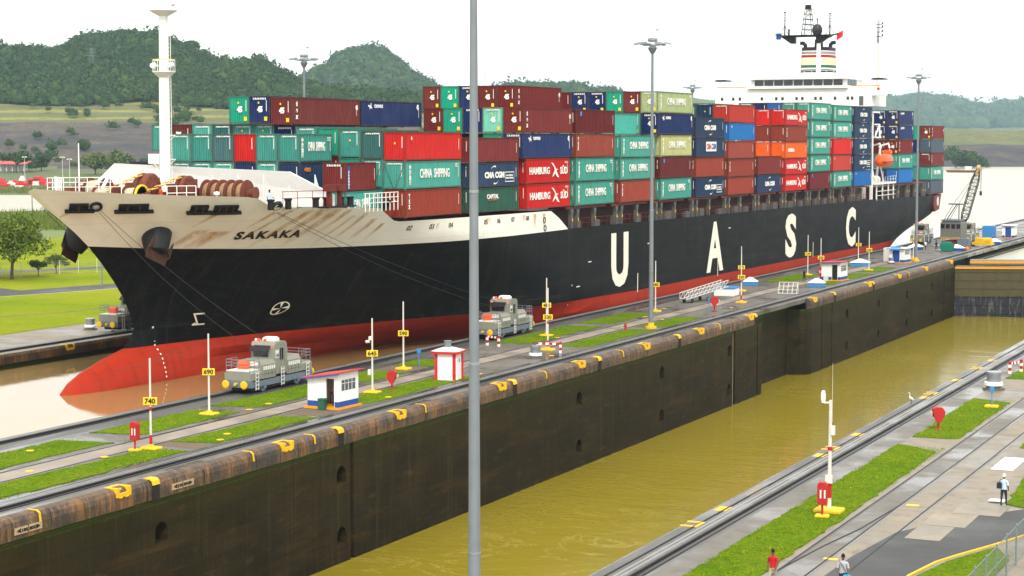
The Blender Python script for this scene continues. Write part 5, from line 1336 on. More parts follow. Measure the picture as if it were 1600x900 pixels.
# bay 1: twenty foot boxes behind the breakwater
bay(1, 155.3, 2.70, {2: ['teal|2|cs', 'brown|2|crn|c'], 3: ['teal|2'], 4: ['', 'navy|2|gmo', 'teal2|2|cs|s'], 5: ['', 'teal|2||s', 'teal2|2||s'], 6: ['', 'blue|2', 'red|2'], 7: ['', 'teal|2||s', 'slate|2||s'], 8: ['', 'teal|2||s', 'teal2|2||s'], 9: ['', 'teal2|2||s', 'teal|2||s'], 10: ['', 'teal2|2||s'], 11: ['', 'blue|2']})
bay(2, 162.6, 2.76, {1: ['rust||vtx|y', 'teal||cs|s', 'red||a|y'], 2: ['teal2', 'teal|||s', 'dteal|||s'], 3: ['teal', 'green', 'teal2|||sy'], 4: ['brown', 'maroon', 'green|||y'], 5: ['teal', 'teal', 'teal|||s'], 6: ['', '', 'blue|||c', 'brown|5|tex|45'], 7: ['', '', 'teal|||45s', 'blue|5||45c'], 8: ['', '', 'teal|||45s', 'green|5||45'], 9: ['', '', 'dteal|||sy'], 10: ['', '', 'teal|||sy'], 11: ['', '', 'maroon|||t'], 12: ['', '', 'teal2|||s']}, camber=.14)
bay(3, 176.65, 2.62, {1: ['cgreen||cap', 'navy||cmaw', 'brown||vtx'], 2: ['', '', 'grey'], 3: ['', '', 'navy'], 4: ['', '', 'teal']})
bay(3, 176.65, 2.76, {6: ['', '', '', 'blue|5|cro|45c'], 7: ['', '', '', 'teal|5']}, zb(176.6) + .70)
bay(4, 190.7, 2.80, {1: ['red||hs', 'red||hs', 'blue|5|cro|c', 'brown|5|tex|45'], 2: ['dkred', 'maroon', 'green|5||45', 'mint|5||45s'], 3: ['', '', 'navy', 'blue|5||c'], 4: ['', '', 'blue', 'green|5||45'], 5: ['', '', '', 'brown|5||45']})
bay(5, 204.7, 2.82, {1: ['tealc||cs', 'tealc||cs', 'rust||vtx', 'maroon||log'], 2: ['tealc', 'teal2', 'brown', 'brown'], 4: ['', '', '', '', 'brown|5|tex|45'], 5: ['', '', '', '', 'brown|5||45'], 6: ['', '', '', '', 'blue|5||45c'], 7: ['', '', '', '', 'green|5||45'], 8: ['', '', '', '', 'brown|5||45']})
bay(6, 218.8, 2.78, {1: ['rust||vtx', 'tealc||cs', 'tealc||cs'], 2: ['rust', 'teal2', 'teal2', 'teal'], 3: ['', '', 'red']})
bay(7, 232.8, 2.82, {1: ['tealc||cs', 'maroon||log', 'cream||cs', 'blue|5|cro|45c', 'lime|5|cs|45s'], 2: ['', '', 'cream', 'teal|5||45s', 'brown|5||45'], 3: ['', '', '', 'teal2|5', 'green|5||45'], 4: ['', '', '', '', 'blue|5||45c'], 5: ['', '', '', '', 'blue|5||45c'], 6: ['', '', '', '', 'maroon|5'], 7: ['', '', '', '', 'teal|5||45']})
bay(8, 246.8, 2.74, {1: ['navy||cmaw', 'rust', 'navy||cmap', 'navy||cma'], 2: ['navy', 'rust', 'navy', 'navy']})
bay(9, 260.8, 2.60, {1: ['rust', 'rust||vtx', 'pink', 'bblue||a', 'lred|||s'], 2: ['brown', 'brown', 'maroon', 'bblue', 'navy|||y'], 3: ['', '', '', '', 'dteal']})
bay(10, 274.9, 2.77, {1: ['navy||cma', 'brown'], 2: ['blue', 'brown']})
bay(11, 288.9, 2.57, {1: ['red||hs', 'red||hs', 'orange||gcm', 'rust||vtx', 'red||hs|s'], 2: ['red', 'red', 'orange', 'rust', 'red|||s'], 3: ['', '', 'dkred', 'red', 'red|||s']})
bay(12, 302.9, 2.84, {1: ['maroon||log', 'tealc||cs', 'tealc||cs', 'tealc||cs', 'tealc||cs|s'], 2: ['maroon', 'tealc', 'tealc', 'teal2', 'tealc|||sy'], 3: ['', '', '', '', 'bblue|||y'], 4: ['', '', '', '', 'blue'], 5: ['', '', '', '', 'teal2|||s'], 8: ['', '', '', '', 'tealc||cs|s'], 9: ['', '', '', '', 'dteal']})
bay(13, 316.9, 2.82, {1: ['tealc||cs', 'lred||a', 'red', 'tealc||cs', 'tealc||cs'], 2: ['teal2', 'rust', 'red', 'tealc', 'tealc']})
bay(14, 331.0, 2.83, {1: ['bblue||a', 'navy||cmaw', 'navy||cma', 'navy||cma', 'navy||cma'], 2: ['blue', 'navy', 'navy', 'navy', 'navy']})
bay(15, 364.0, 2.80, {1: ['bblue', 'tealc||cs', 'brown||tex|45', 'blue||cro|45c', 'blue||cro|45c'], 2: ['blue', 'teal2', 'maroon|||45', 'blue|||45c', 'blue|||45c'], 3: ['', '', 'blue', 'blue', 'blue']}, 11.75)
# lashing rods crossed over the forward ends
for Yb in [162.6 + BP * k for k in range(13)]:
    for r_ in (0, 1):
        xa, xb_ = SIDE - 2.45 * r_ - .1, SIDE - 2.45 * r_ - 2.3
        for p, q in (((xa, zb(Yb)), (xb_, zb(Yb) + 5.3)), ((xb_, zb(Yb)), (xa, zb(Yb) + 5.3))):
            mb = MB(); mb.cyl((p[0], Yb - .12, p[1]), (q[0], Yb - .12, q[1]), .025, n=5); spart(mb, 'lashing_rod', 'rust')
bay(16, 392.6 - .4, 2.79, {1: ['grey', 'tealc||cs', 'brown||vtx|c', 'grey', 'brown||tex|45'], 2: ['blue', 'teal2', 'teal', 'blue', 'green'], 3: ['', 'teal2', 'teal', 'blue', 'teal']}, 9.05)
# ------------------------------------------------------------------ towing locomotives
def locomotive(label, X, Y, rz, num='114', lamps=False):
    """front looks along -y before turning; 9.4 m long, 2.5 m wide"""
    t = thing('towing_locomotive', label, 'locomotive', (X, Y, .05), rz, 'electric towing locomotives on the lock walls')
    m = MB(); m.box(-1.15, 1.15, -4.6, 4.6, .45, .95).box(-1.22, 1.22, -4.75, -4.4, .5, 1.05).box(-1.22, 1.22, 4.4, 4.75, .5, 1.05); m.build('underframe', 'loco_blue', t)
    for s in (-1, 1):     # low ends, sloping hoods
        m = MB(); a, b = sorted((s * 4.7, s * 1.2)); m.prism([(-1.22, 1.06), (1.22, 1.06), (1.22, 1.62), (1.02, 1.78), (-1.02, 1.78), (-1.22, 1.62)], 'y', *sorted((s * 4.72, s * 3.0))); m.build('end_deck', 'loco_grey', t)
        m = MB(); m.prism([(-1.2, 1.05), (1.2, 1.05), (1.2, 2.15), (.95, 2.5), (-.95, 2.5), (-1.2, 2.15)], 'y', *sorted((s * 3.0, s * .9))); h = m.build('hood', 'loco_grey', t)
        for k in range(6):
            for sx in (-1, 1):
                v = MB(); y = s * (1.15 + k * .31); v.box(sx * 1.203 if sx > 0 else -1.225, 1.225 if sx > 0 else -1.203, y - .11, y + .11, 1.72, 2.02); v.build('vent', 'vent', h)
        v = MB(); v.box(-.85, .85, *sorted((s * 3.003, s * 3.03)), 2.05, 2.42); v.build('hood_front', 'vent', h)
    m = MB(); m.box(-1.05, 1.05, -4.72, -3.05, 1.785, 1.86); m.build('end_plate', 'vent', t)
    # cab
    m = MB(); m.prism([(-.95, 1.2), (.95, 1.2), (.95, 3.55), (.72, 3.78), (-.72, 3.78), (-.95, 3.55)], 'x', -1.12, 1.12); cab = m.build('cab', 'loco_grey', t)
    for v in cab.data.vertices: pass
    m = MB(); m.box(-.88, .52, -.985, -.955, 2.58, 3.25); m.build('windscreen', 'glass_dark', cab)
    m = MB(); m.prism([(-1.35, 3.12), (-1.38, 3.05), (-.955, 3.42), (-.955, 3.50)], 'x', -1.05, .70); m.build('sun_visor', 'dark', cab)
    m = MB(); m.box(-.88, .88, .955, .985, 2.58, 3.25); m.build('windscreen', 'glass_dark', cab)
    m = MB(); m.box(1.125, 1.15, -.15, .35, 2.3, 3.25); m.build('side_window', 'glass_dark', cab)
    m = MB(); m.box(1.125, 1.15, -.85, -.35, 2.5, 3.15); pl = m.build('number_plate', 'vent', cab)
    link('lettering', text_mesh(num, 'dark', .4, .01, .40, .28), pl, (1.158, -.6, 2.72), ROT_SIDE)
    m = MB(); m.box(1.125, 1.145, -.28, -.02, 1.35, 2.05).box(1.125, 1.16, .0, .04, 1.3, 3.6).box(1.125, 1.16, .55, .59, 1.3, 3.6); m.build('door', 'loco_grey', cab)
    m = MB(); m.bev(-.55, .6, -.25, .75, 3.79, 4.1, .12); m.build('air_conditioner', 'white', cab)
    for x, c in ((-.6, 'lamp_red'), (.0, 'lifeboat'), (-.85, 'vent')):
        m = MB(); m.lathe([(.11, 3.78), (.13, 3.95), (.05, 4.02)], (x, -.6, 0), 10); m.build('beacon', c, cab)
    for x in (-.9, .9):
        m = MB(); m.lathe([(.08, -.03), (.08, .03), (.02, .04)], (x, -.97, 3.45), 8, 'y'); m.build('lamp', 'lamp_red', cab)
    m = MB()
    for s in (-1, 1):
        for y in np.arange(1.0, 4.6, .52): m.box(1.2035, 1.212, s * y - .012, s * y + .012, 1.1, 1.66 if y > 3 else 1.7)
    m.box(1.2035, 1.212, -3.0, -.95, 1.4, 1.42).box(1.2035, 1.212, .95, 3.0, 1.4, 1.42); m.build('panel_seams', 'dark', t)
    m = MB(); m.box(-.9, .9, -4.2, 4.2, .18, .449); m.build('running_gear', 'dark', t)
    # wheels, buffers
    for y in (-2.6, 2.6):
        for x in (-1.0, 1.0):
            m = MB(); m.lathe([(.0, -.09), (.42, -.09), (.46, -.05), (.46, .05), (.42, .09), (.18, .09), (.16, .14), (.0, .14)], (x, y, .46), 16, 'x'); m.build('wheel', 'loco_blue', t)
        m = MB(); m.box(1.16, 1.24, y - .8, y + .8, .5, .72).box(1.17, 1.26, y - .16, y + .16, .3, .78); m.build('axle_box', 'loco_blue', t)
    for s in (-1, 1):
        for x in (-.85, .85):
            m = MB(); m.lathe([(.10, 0), (.10, .32 * s), (.30, .34 * s), (.33, .42 * s), (.22, .46 * s), (.01, .46 * s)], (x, s * 4.75, .78), 16, 'y'); m.build('buffer', 'yellow', t)
        m = MB(); m.cyl((-.1, s * 4.75, .78), (-.1, s * 5.0, .78), .12, n=8); m.build('coupling', 'yellow', t)
        # deck rails
        m = MB(); ring = [(-1.1, s * 3.1), (-1.1, s * 4.65), (1.1, s * 4.65), (1.1, s * 3.3)]
        for (x, y) in ring + [(0, s * 4.65), (-1.1, s * 3.9), (1.1, s * 4.0)]: m.cyl((x, y, 1.75), (x, y, 2.72), .025, n=5)
        for h in (2.2, 2.46, 2.72): m.tube([(x, y, h) for x, y in ring], .025, 5)
        m.build('hand_rail', 'galv', t)
    m = MB(); m.lathe([(.0, -.42), (.26, -.42), (.26, .42), (.0, .42)], (-.2, -3.5, 2.25), 14, 'x'); m.box(-.6, .2, -3.7, -3.3, 1.86, 2.05); m.build('cable_drum', 'lifeboat', t)
    for y in (-3.85, .0, 3.95):
        m = MB()
        for dy in (-.2, .2): m.box(1.27, 1.31, y + dy - .025, y + dy + .025, .25, 1.75)
        for z in np.arange(.35, 1.7, .3): m.box(1.26, 1.34, y - .2, y + .2, z, z + .05)
        m.build('ladder', 'vent', t)
    return t
locomotive('grey towing locomotive 114 with yellow buffers beside the white booth', -82.9, 132.6, 0)
locomotive('grey towing locomotive alongside the black hull beyond the first light mast', -82.9, 178.0, 0, '107')
locomotive('grey towing locomotive half hidden behind the bow on the far lock wall', -122.2, 168.6, 0, '121')
locomotive('grey towing locomotive below the ship stern near the tall light pole', -82.9, 371.0, 0, '105')
locomotive('grey towing locomotive standing behind the rail crane', -75.6, 379.5, 0, '109')

# rail crane with lattice boom
cr = thing('rail_crane', 'grey rail mounted crane with raised black lattice boom', 'crane', (-74.6, 360.5, .03), 0)
m = MB(); m.box(-1.5, 1.5, -3.5, 4.5, .7, 1.2); m.build('underframe', 'maroon', cr)
for y in (-2.6, -1.2, 2.4, 3.8):
    for x in (-1.2, 1.2): m = MB(); m.lathe([(0, -.1), (.5, -.1), (.5, .1), (0, .1)], (x, y, .5), 12, 'x'); m.build('wheel', 'dark', cr)
m = MB(); m.prism([(-1.9, 1.6), (1.9, 1.6), (1.9, 4.6), (1.5, 5.0), (-1.5, 5.0), (-1.9, 4.6)], 'y', -3.0, 2.6); hs = m.build('crane_house', 'crane_grey', cr)
for x in (-1.45, -.5, .5, 1.45): m = MB(); m.box(x - .35, x + .35, -3.05, -3.003, 3.6, 4.4); m.build('window', 'glass_dark', hs)
for x in np.arange(-1.8, 1.7, .4): m = MB(); m.prism([(x, 1.62), (x + .2, 1.62), (x + .38, 2.0), (x + .18, 2.0)], 'y', -3.04, -3.003); m.build('warning_stripe', 'orange_edge', hs)
m = MB(); m.box(-1.8, 1.8, -3.2, 2.7, 5.0, 5.2); m.build('roof', 'loco_blue', hs)
m = MB(); m.cyl((0, 2.7, 3.2), (0, 4.6, 3.2), 1.3, n=16); m.build('boiler_hood', 'white', cr)
A, B = Vector((1.2, 2.2, 4.2)), Vector((3.6, 4.0, 14.6)); dv = (B - A).normalized(); u_ = dv.cross(Vector((0, 1, 0))).normalized(); w_ = dv.cross(u_)
def bp(a, b, s): 
    wd = (.65 if .15 < s < .8 else .65 * min(1, .35 + s / .15 * .65) if s <= .15 else .65 * max(.4, 1 - (s - .8) * 3)); return A.lerp(B, s) + u_ * a * wd + w_ * b * wd
m = MB(); nn = 16
for a in (-1, 1):
    for b in (-1, 1):
        for k in range(nn): m.cyl(bp(a, b, k / nn), bp(a, b, (k + 1) / nn), .09, n=5)
for k in range(nn):
    for b in (-1, 1): m.cyl(bp(-1 if k % 2 else 1, b, k / nn), bp(1 if k % 2 else -1, b, (k + 1) / nn), .05, n=4).cyl(bp(-1, b, k / nn), bp(1, b, k / nn), .05, n=4)
    for a in (-1, 1): m.cyl(bp(a, -1 if k % 2 else 1, k / nn), bp(a, 1 if k % 2 else -1, (k + 1) / nn), .05, n=4)
m.build('boom', 'crane_black', cr)
m = MB(); m.cyl(A.lerp(B, .88), B + dv * .3, .5, .3, 8).lathe([(.1, -.3), (.55, -.3), (.55, .3), (.1, .3)], tuple(B + dv * .2), 12, 'x'); m.build('boom_head', 'crane_yellow', cr)
m = MB(); m.cyl((-1.2, -.5, 5.2), (.2, 1.5, 8.0), .1, n=6).cyl((1.0, -.5, 5.2), (.6, 1.5, 8.0), .1, n=6).cyl((-1.4, 1.5, 8.0), (1.4, 1.5, 8.0), .12, n=6)
for s in (-.5, .5): m.cyl((s, 1.5, 8.0), tuple(A.lerp(B, .95)), .04, n=4).cyl((s, 1.5, 8.0), (s - .8, -2.6, 5.2), .05, n=4)
m.cyl(tuple(B + Vector((.5, 0, 0))), tuple(B + Vector((.5, 0, -4.2))), .06, n=5).box(B.x + .3, B.x + .7, B.y - .2, B.y + .2, B.z - 5.0, B.z - 4.2); m.build('rigging', 'crane_black', cr)

# ------------------------------------------------------------------ marker posts with distance boards
def marker(X, Y, num, label, boards=(3.2,), h=6.0, red=False, camera=False):
    t = thing('marker_post', label, 'sign post', (X, Y, 0), 0, 'distance marker posts on the centre wall')
    m = MB(); m.cyl((0, 0, .12), (0, 0, h), .085, .06, 10); m.build('pole', 'post_white', t, True)
    m = MB(); m.bev(-.62, .62, -.5, .5, .0, .17, .06).lathe([(.24, .17), (.2, .3), (.1, .32)], (0, 0, 0), 8); m.build('base', 'yellow', t)
    for z, n_ in zip(boards, num if isinstance(num, (list, tuple)) else [num]):
        m = MB(); m.bev(-.46, .46, -.14, -.10, -.25, .25, .02); b = m.build('distance_board', 'sign_yellow', t); b.location = (0, 0, z); b.rotation_euler = (0, 0, R(26))
        link('lettering', text_mesh(n_, 'dark', .4, .012, .70, .36), b, (0, -.15, 0), ROT_END)
    if red:
        for z0, z1 in ((.35, .95), (2.55, 2.8)): m = MB(); m.cyl((0, 0, z0), (0, 0, z1), .10, n=10); m.build('red_band', 'red', t, True)
    if camera:
        m = MB(); m.box(-.32, -.09, -.18, .1, 1.45, 1.9).box(-.25, .0, -.15, .12, 4.25, 4.55).cyl((-.5, -.1, 4.1), (-.2, -.1, 4.15), .12, n=8); m.build('junction_box', 'vent', t)
MK = [(-73.3, 102.66, '740', dict(red=True)), (-73.6, 133.15, '645', dict(camera=True)), (-73.35, 167.54, '530', dict(red=True)), (-72.96, 226.45, '330', dict(red=True)), (-74.6, 268.6, '220', {}), (-73.13, 290.74, '120', {}), (-73.18, 321.1, '20', {}),
      (-78.67, 117.5, '690', {}), (-78.75, 148.13, '590', {}), (-78.76, 179.56, '485', {}), (-78.31, 210.4, '385', {}), (-78.53, 243.69, '270', {}), (-78.82, 276.63, '170', {}), (-78.27, 304.19, '70', {})]
MKL = {'740': 'with red bands beside a red fire box', '690': 'between the grass and locomotive 114', '645': 'with junction boxes behind the red roofed booth', '590': 'beside bare soil and a blue call post', '530': 'with red bands behind a striped barrier', '485': 'on the lawn beyond the second locomotive', '385': 'close to the tall mast by the hull letter U', '330': 'with red bands beyond the gate recess hose reel', '270': 'beside the white and blue float box', '220': 'next to the brown roofed booth', '170': 'beside the worker in a blue helmet', '120': 'on grass past the brown roofed booth', '70': 'near the wide low hatch by the hull letter C', '20': 'next to the mast by the ship stern'}
for X, Y, num, kw in MK: marker(X, Y, num, 'marker post, yellow board reading %s, %s' % (num, MKL[num]), **kw)

# tall lighting masts
def mast(X, Y, label, z0=0.0, h=30.2, r0=.27, r1=.13):
    t = thing('light_mast', label, 'light mast', (X, Y, z0), R(12), 'tall lighting masts')
    for zz in (6.2, h * .42, 18.5):
        rr = r0 + (r1 - r0) * zz / h; m = MB(); m.lathe([(rr * .98, zz - .05), (rr * 1.045, zz - .04), (rr * 1.045, zz + .04), (rr * .98, zz + .05)], (0, 0, 0), 14); m.build('joint_band', 'steel', t)
    m = MB(); m.cyl((0, 0, .1), (0, 0, h * .42), r0, r0 + (r1 - r0) * .42, 14); m.build('pole', 'galv', t, True)
    m = MB(); m.cyl((0, 0, h * .42), (0, 0, h), (r0 + (r1 - r0) * .42) * .94, r1, 14); m.build('upper_pole', 'galv', t, True)
    m = MB(); m.lathe([(.62, 0), (.62, .22), (.36, .25), (.34, .6), (.28, .62)], (0, 0, 0), 12); m.build('base', 'yellow', t)
    m = MB(); m.lathe([(.2, h - .9), (.42, h - .5), (.5, h - .3), (.2, h)], (0, 0, 0), 10)
    for k in range(8):
        a = k * math.pi / 4; m.cyl((0, 0, h - .1), (1.35 * math.cos(a), 1.35 * math.sin(a), h + .05), .045, n=5)
    m.tube([(1.2 * math.cos(a), 1.2 * math.sin(a), h + .04) for a in np.linspace(0, 2 * math.pi, 17)], .04, 5); m.cyl((.5, 0, h), (.5, 0, h + 1.6), .03, n=5).cyl((.3, 0, h + 1.6), (.7, 0, h + 1.6), .06, n=6); m.build('head_frame', 'galv', t)
    for k in range(6):
        a = k * math.pi / 3; c, s = math.cos(a), math.sin(a); m = MB()
        p = Vector((1.55 * c, 1.55 * s, h + .02)); m.loft([[p + Vector((-s * dx + c * dy, c * dx + s * dy, dz)) for dx, dy, dz in ((-.32, -.3, .12), (.32, -.3, .12), (.32, .45, -.02), (-.32, .45, -.02))], [p + Vector((-s * dx + c * dy, c * dx + s * dy, dz)) for dx, dy, dz in ((-.25, -.2, .3), (.25, -.2, .3), (.25, .35, .2), (-.25, .35, .2))]]); m.build('floodlight', 'galv', t)
    m = MB(); m.lathe([(.45, h + .35), (.55, h + .45), (.5, h + .7), (.1, h + .75)], (0, 0, 0), 12); m.build('top_hood', 'galv', t)
    return t
fm_ = mast(-28.0, 57.75, 'grey steel light mast rising in front of the lock and the ship', r0=.235, r1=.105)
for z in (3.9, 4.9):
    m = MB(); m.box(.165, .215, -.11, .11, z, z + .32); m.build('label_plate', 'vent', fm_).rotation_euler = (0, 0, R(-55 if z < 4.5 else -110))
mast(-71.81, 191.6, 'tall grey light mast standing on grass beside the large hull letter U')
mast(-71.63, 316.2, 'tall grey light mast near the blue and white booth and the ship stern')
mast(-125.7, 210.0, 'far wall light mast rising behind the container stacks against the hill')
mast(-125.9, 358.5, 'far wall light mast whose head shows above the pale olive container')

# ------------------------------------------------------------------ booths and huts
def booth(label, X, Y, rz, w, d, h, roof, trim, door_x, slope, win=True, door='glass_dark', plinth='orange_edge'):
    """front (door) faces -y, window on +x side; lean-to roof"""
    t = thing('booth', label, 'booth', (X, Y, .02), rz, 'watch booths on the centre wall')
    hw, hd, th = w / 2, d / 2, .1
    m = MB(); m.box(-hw - .2, hw + .2, -hd - .25, hd + .2, 0, .16); m.build('plinth', plinth, t)
    z0 = .16; hr = lambda x: h + slope * x
    dx0, dx1 = door_x; m = MB()
    def wallx(a, b, zb, zt0, zt1): m.loft([[(a, -hd, zb), (b, -hd, zb), (b, -hd + th, zb), (a, -hd + th, zb)], [(a, -hd, zt0), (b, -hd, zt1), (b, -hd + th, zt1), (a, -hd + th, zt0)]])
    wallx(-hw, dx0, z0, hr(-hw), hr(dx0)); wallx(dx1, hw, z0, hr(dx1), hr(hw)); wallx(dx0, dx1, z0 + 2.15, hr(dx0), hr(dx1))
    m.loft([[(-hw, hd - th, z0), (hw, hd - th, z0), (hw, hd, z0), (-hw, hd, z0)], [(-hw, hd - th, hr(-hw)), (hw, hd - th, hr(hw)), (hw, hd, hr(hw)), (-hw, hd, hr(-hw))]])
    m.box(-hw, -hw + th, -hd + th, hd - th, z0, hr(-hw))
    if win:
        m.box(hw - th, hw, -hd + th, hd - th, z0, z0 + 1.15).box(hw - th, hw, -hd + th, hd - th, z0 + 2.05, hr(hw)).box(hw - th, hw, -hd + th, -hd + .45, z0 + 1.15, z0 + 2.05).box(hw - th, hw, hd - .35, hd - th, z0 + 1.15, z0 + 2.05)
    else: m.box(hw - th, hw, -hd + th, hd - th, z0, hr(hw))
    m.build('wall', 'booth_white', t)
    m = MB(); m.box(-hw - .012, dx0 - .05, -hd - .012, -hd - .003, z0, z0 + .42); m.box(dx1 + .05, hw + .012, -hd - .012, -hd - .003, z0, z0 + .42); m.box(hw + .003, hw + .012, -hd - .0, hd, z0, z0 + .42).box(-hw - .012, -hw - .003, -hd, hd, z0, z0 + .42); m.build('skirting', trim, t)
    m = MB(); m.loft([[(-hw - .35, -hd - .4, hr(-hw - .35)), (hw + .3, -hd - .4, hr(hw + .3)), (hw + .3, hd + .4, hr(hw + .3)), (-hw - .35, hd + .4, hr(-hw - .35))], [(-hw - .35, -hd - .4, hr(-hw - .35) + .1), (hw + .3, -hd - .4, hr(hw + .3) + .1), (hw + .3, hd + .4, hr(hw + .3) + .1), (-hw - .35, hd + .4, hr(-hw - .35) + .1)]]); rf = m.build('roof', roof, t)
    for yy in (-hd - .41, hd + .405):
        m = MB(); m.loft([[(-hw - .36, yy, hr(-hw - .36) - .06), (hw + .31, yy, hr(hw + .31) - .06), (hw + .31, yy + .02, hr(hw + .31) - .06), (-hw - .36, yy + .02, hr(-hw - .36) - .06)], [(-hw - .36, yy, hr(-hw - .36) + .02), (hw + .31, yy, hr(hw + .31) + .02), (hw + .31, yy + .02, hr(hw + .31) + .02), (-hw - .36, yy + .02, hr(-hw - .36) + .02)]]); m.build('fascia', trim, rf)
    if win:
        y0, y1 = -hd + .45, hd - .35
        m = MB(); n_ = 4
        for k in range(n_ + 1): yy = y0 + (y1 - y0) * k / n_; m.box(hw - .07, hw - .02, yy - .03, yy + .03, z0 + 1.15, z0 + 2.05)
        m.box(hw - .07, hw - .02, y0, y1, z0 + 1.15, z0 + 1.2).box(hw - .07, hw - .02, y0, y1, z0 + 1.72, z0 + 1.77).box(hw - .07, hw - .02, y0, y1, z0 + 2.0, z0 + 2.05); wf = m.build('window_frame', 'vent', t)
        for k in range(n_): m = MB(); a, b = y0 + (y1 - y0) * k / n_ + .03, y0 + (y1 - y0) * (k + 1) / n_ - .03; m.box(hw - .05, hw - .04, a, b, z0 + 1.2, z0 + 2.0); m.build('pane', 'glass_grey', wf)
    m = MB()
    if door == 'open': m.box(-.7, .5, hd - .9, hd - .35, z0 + .75, z0 + .8).box(-.65, -.6, hd - .85, hd - .8, z0, z0 + .75).box(.4, .45, hd - .85, hd - .8, z0, z0 + .75); m.build('desk', 'galv', t)
    else: m.box(dx0 + .03, dx1 - .03, -hd + .02, -hd + .06, z0, z0 + 2.1); m.build('door', door, t)
    return t
bt = booth('white booth with red lean-to roof, blue skirting and open doorway', -72.5, 125.0, R(-3), 2.75, 2.8, 2.5, 'roof_red', 'blue', (.28, 1.0), .15, door='open')
booth('white booth with brown roof and dark doorway beyond the hull letter S', -72.5, 268.3, R(-4), 2.8, 3.2, 2.6, 'roof_red', 'blue', (.2, 1.0), .04, door='dark', win=True)
booth('small white booth with blue awning and blue door', -73.0, 310.6, R(-6), 2.5, 3.2, 2.4, 'booth_white', 'blue', (-.7, .5), 0, door='blue', win=True)
m = MB(); m.loft([[(-.95, -2.2, 2.15), (.7, -2.2, 2.15), (.7, -1.62, 2.5), (-.95, -1.62, 2.5)], [(-.95, -2.2, 2.3), (.7, -2.2, 2.3), (.7, -1.62, 2.75), (-.95, -1.62, 2.75)]]); aw = m.build('awning', 'light_blue', bpy.data.objects['booth.002'])
booth('blue and white booth on the far end of the centre wall', -71.0, 398.0, 0, 2.4, 3.0, 2.6, 'booth_white', 'blue', (-.6, .6), 0, door='blue', win=False)
m = MB(); m.bev(-.9, .9, -.9, .9, 0, 2.2, .05); o = m.build('equipment_cabinet', 'vent'); o.location = (-75.6, 314.5, .01); tag(o, 'grey equipment cabinet beside the blue doored booth', 'cabinet')
m = MB(); m.bev(-.28, .28, -.24, .24, 0, .75, .04).bev(-.3, .3, -.26, .26, .751, .84, .04); o = m.build('litter_bin', 'green_bin'); o.location = (-72.4, 123.2, .03); tag(o, 'dark green litter bin beside the open booth doorway', 'bin')
m = MB(); m.bev(-.3, .3, -.3, .3, 0, .8, .04); o = m.build('litter_bin', 'vent'); o.location = (-73.2, 266.3, .03); tag(o, 'pale grey bin in front of the brown roofed booth', 'bin')
# octagonal red and white hut
t = thing('hut', 'small white hut with red corner boards, red eaves and roof vent', 'hut', (-72.0, 143.4, .02), R(10))
oc = [(1.05 * math.cos(a), 1.05 * math.sin(a)) for a in np.arange(math.pi / 8, 2 * math.pi, math.pi / 4)]
oc = [(-.55, -1.0), (.7, -1.0), (1.0, -.75), (1.0, .75), (.7, 1.0), (-.55, 1.0), (-.95, .75), (-.95, -.75)]
m = MB(); m.prism(oc, 'z', 0, 2.25); m.build('wall', 'booth_white', t)
for (x, y) in ((.82, -.88), (-.75, -.88), (1.0, .76), (-.95, .76)): m = MB(); m.cbox((x, y, 1.12), (.24, .24, 2.24)); m.build('corner_board', 'bright_red', t)
m = MB(); m.prism([(x * 1.28, y * 1.28) for x, y in oc], 'z', 2.26, 2.46); m.build('eaves', 'bright_red', t)
m = MB(); m.loft([[(x * 1.26, y * 1.26, 2.461) for x, y in oc], [(x * .35, y * .35, 2.75) for x, y in oc]]); m.build('roof', 'vent', t)
m = MB(); m.lathe([(.30, 2.7), (.30, 3.2), (.34, 3.2), (.34, 3.28), (.05, 3.3)], (0, 0, 0), 14); m.build('roof_vent', 'galv', t)
m = MB(); m.box(1.003, 1.02, -.1, .15, 1.5, 1.75); m.build('notice', 'light_blue', t)
# low hatches with white hipped roofs
def hatch(X, Y, w, label, body='light_blue'):
    t = thing('hatch_cover', label, 'hatch', (X, Y, .02), R(8), 'low blue and white hatch covers on the centre wall')
    m = MB(); m.box(-w, w, -w * .8, w * .8, 0, .55); m.build('body', body, t)
    m = MB(); m.loft([[(-w * 1.08, -w * .88, .551), (w * 1.08, -w * .88, .551), (w * 1.08, w * .88, .551), (-w * 1.08, w * .88, .551)], [(-w * .9, -w * .7, .66), (w * .9, -w * .7, .66), (w * .9, w * .7, .66), (-w * .9, w * .7, .66)], [(-.2, -.1, 1.15), (.2, -.1, 1.15), (.2, .1, 1.15), (-.2, .1, 1.15)]]); m.build('lid', 'booth_white', t)
hatch(-80.5, 253.9, .95, 'low blue hatch with white lid beside the ship below the letter A'); hatch(-71.5, 255.5, 1.1, 'low blue hatch with white lid beside the brown roofed booth'); hatch(-71.5, 348.4, 1.3, 'blue hatch with white pyramid lid beside the green skip', 'blue'); hatch(-69.3, 372.7, 1.2, 'blue hatch with white pyramid lid near the yellow machine', 'blue'); hatch(-79.2, 349.2, 1.3, 'blue hatch with white lid beside the stern locomotive', 'blue'); hatch(-77.0, 300.5, 1.5, 'wide low white and blue hatch beyond the walkway')
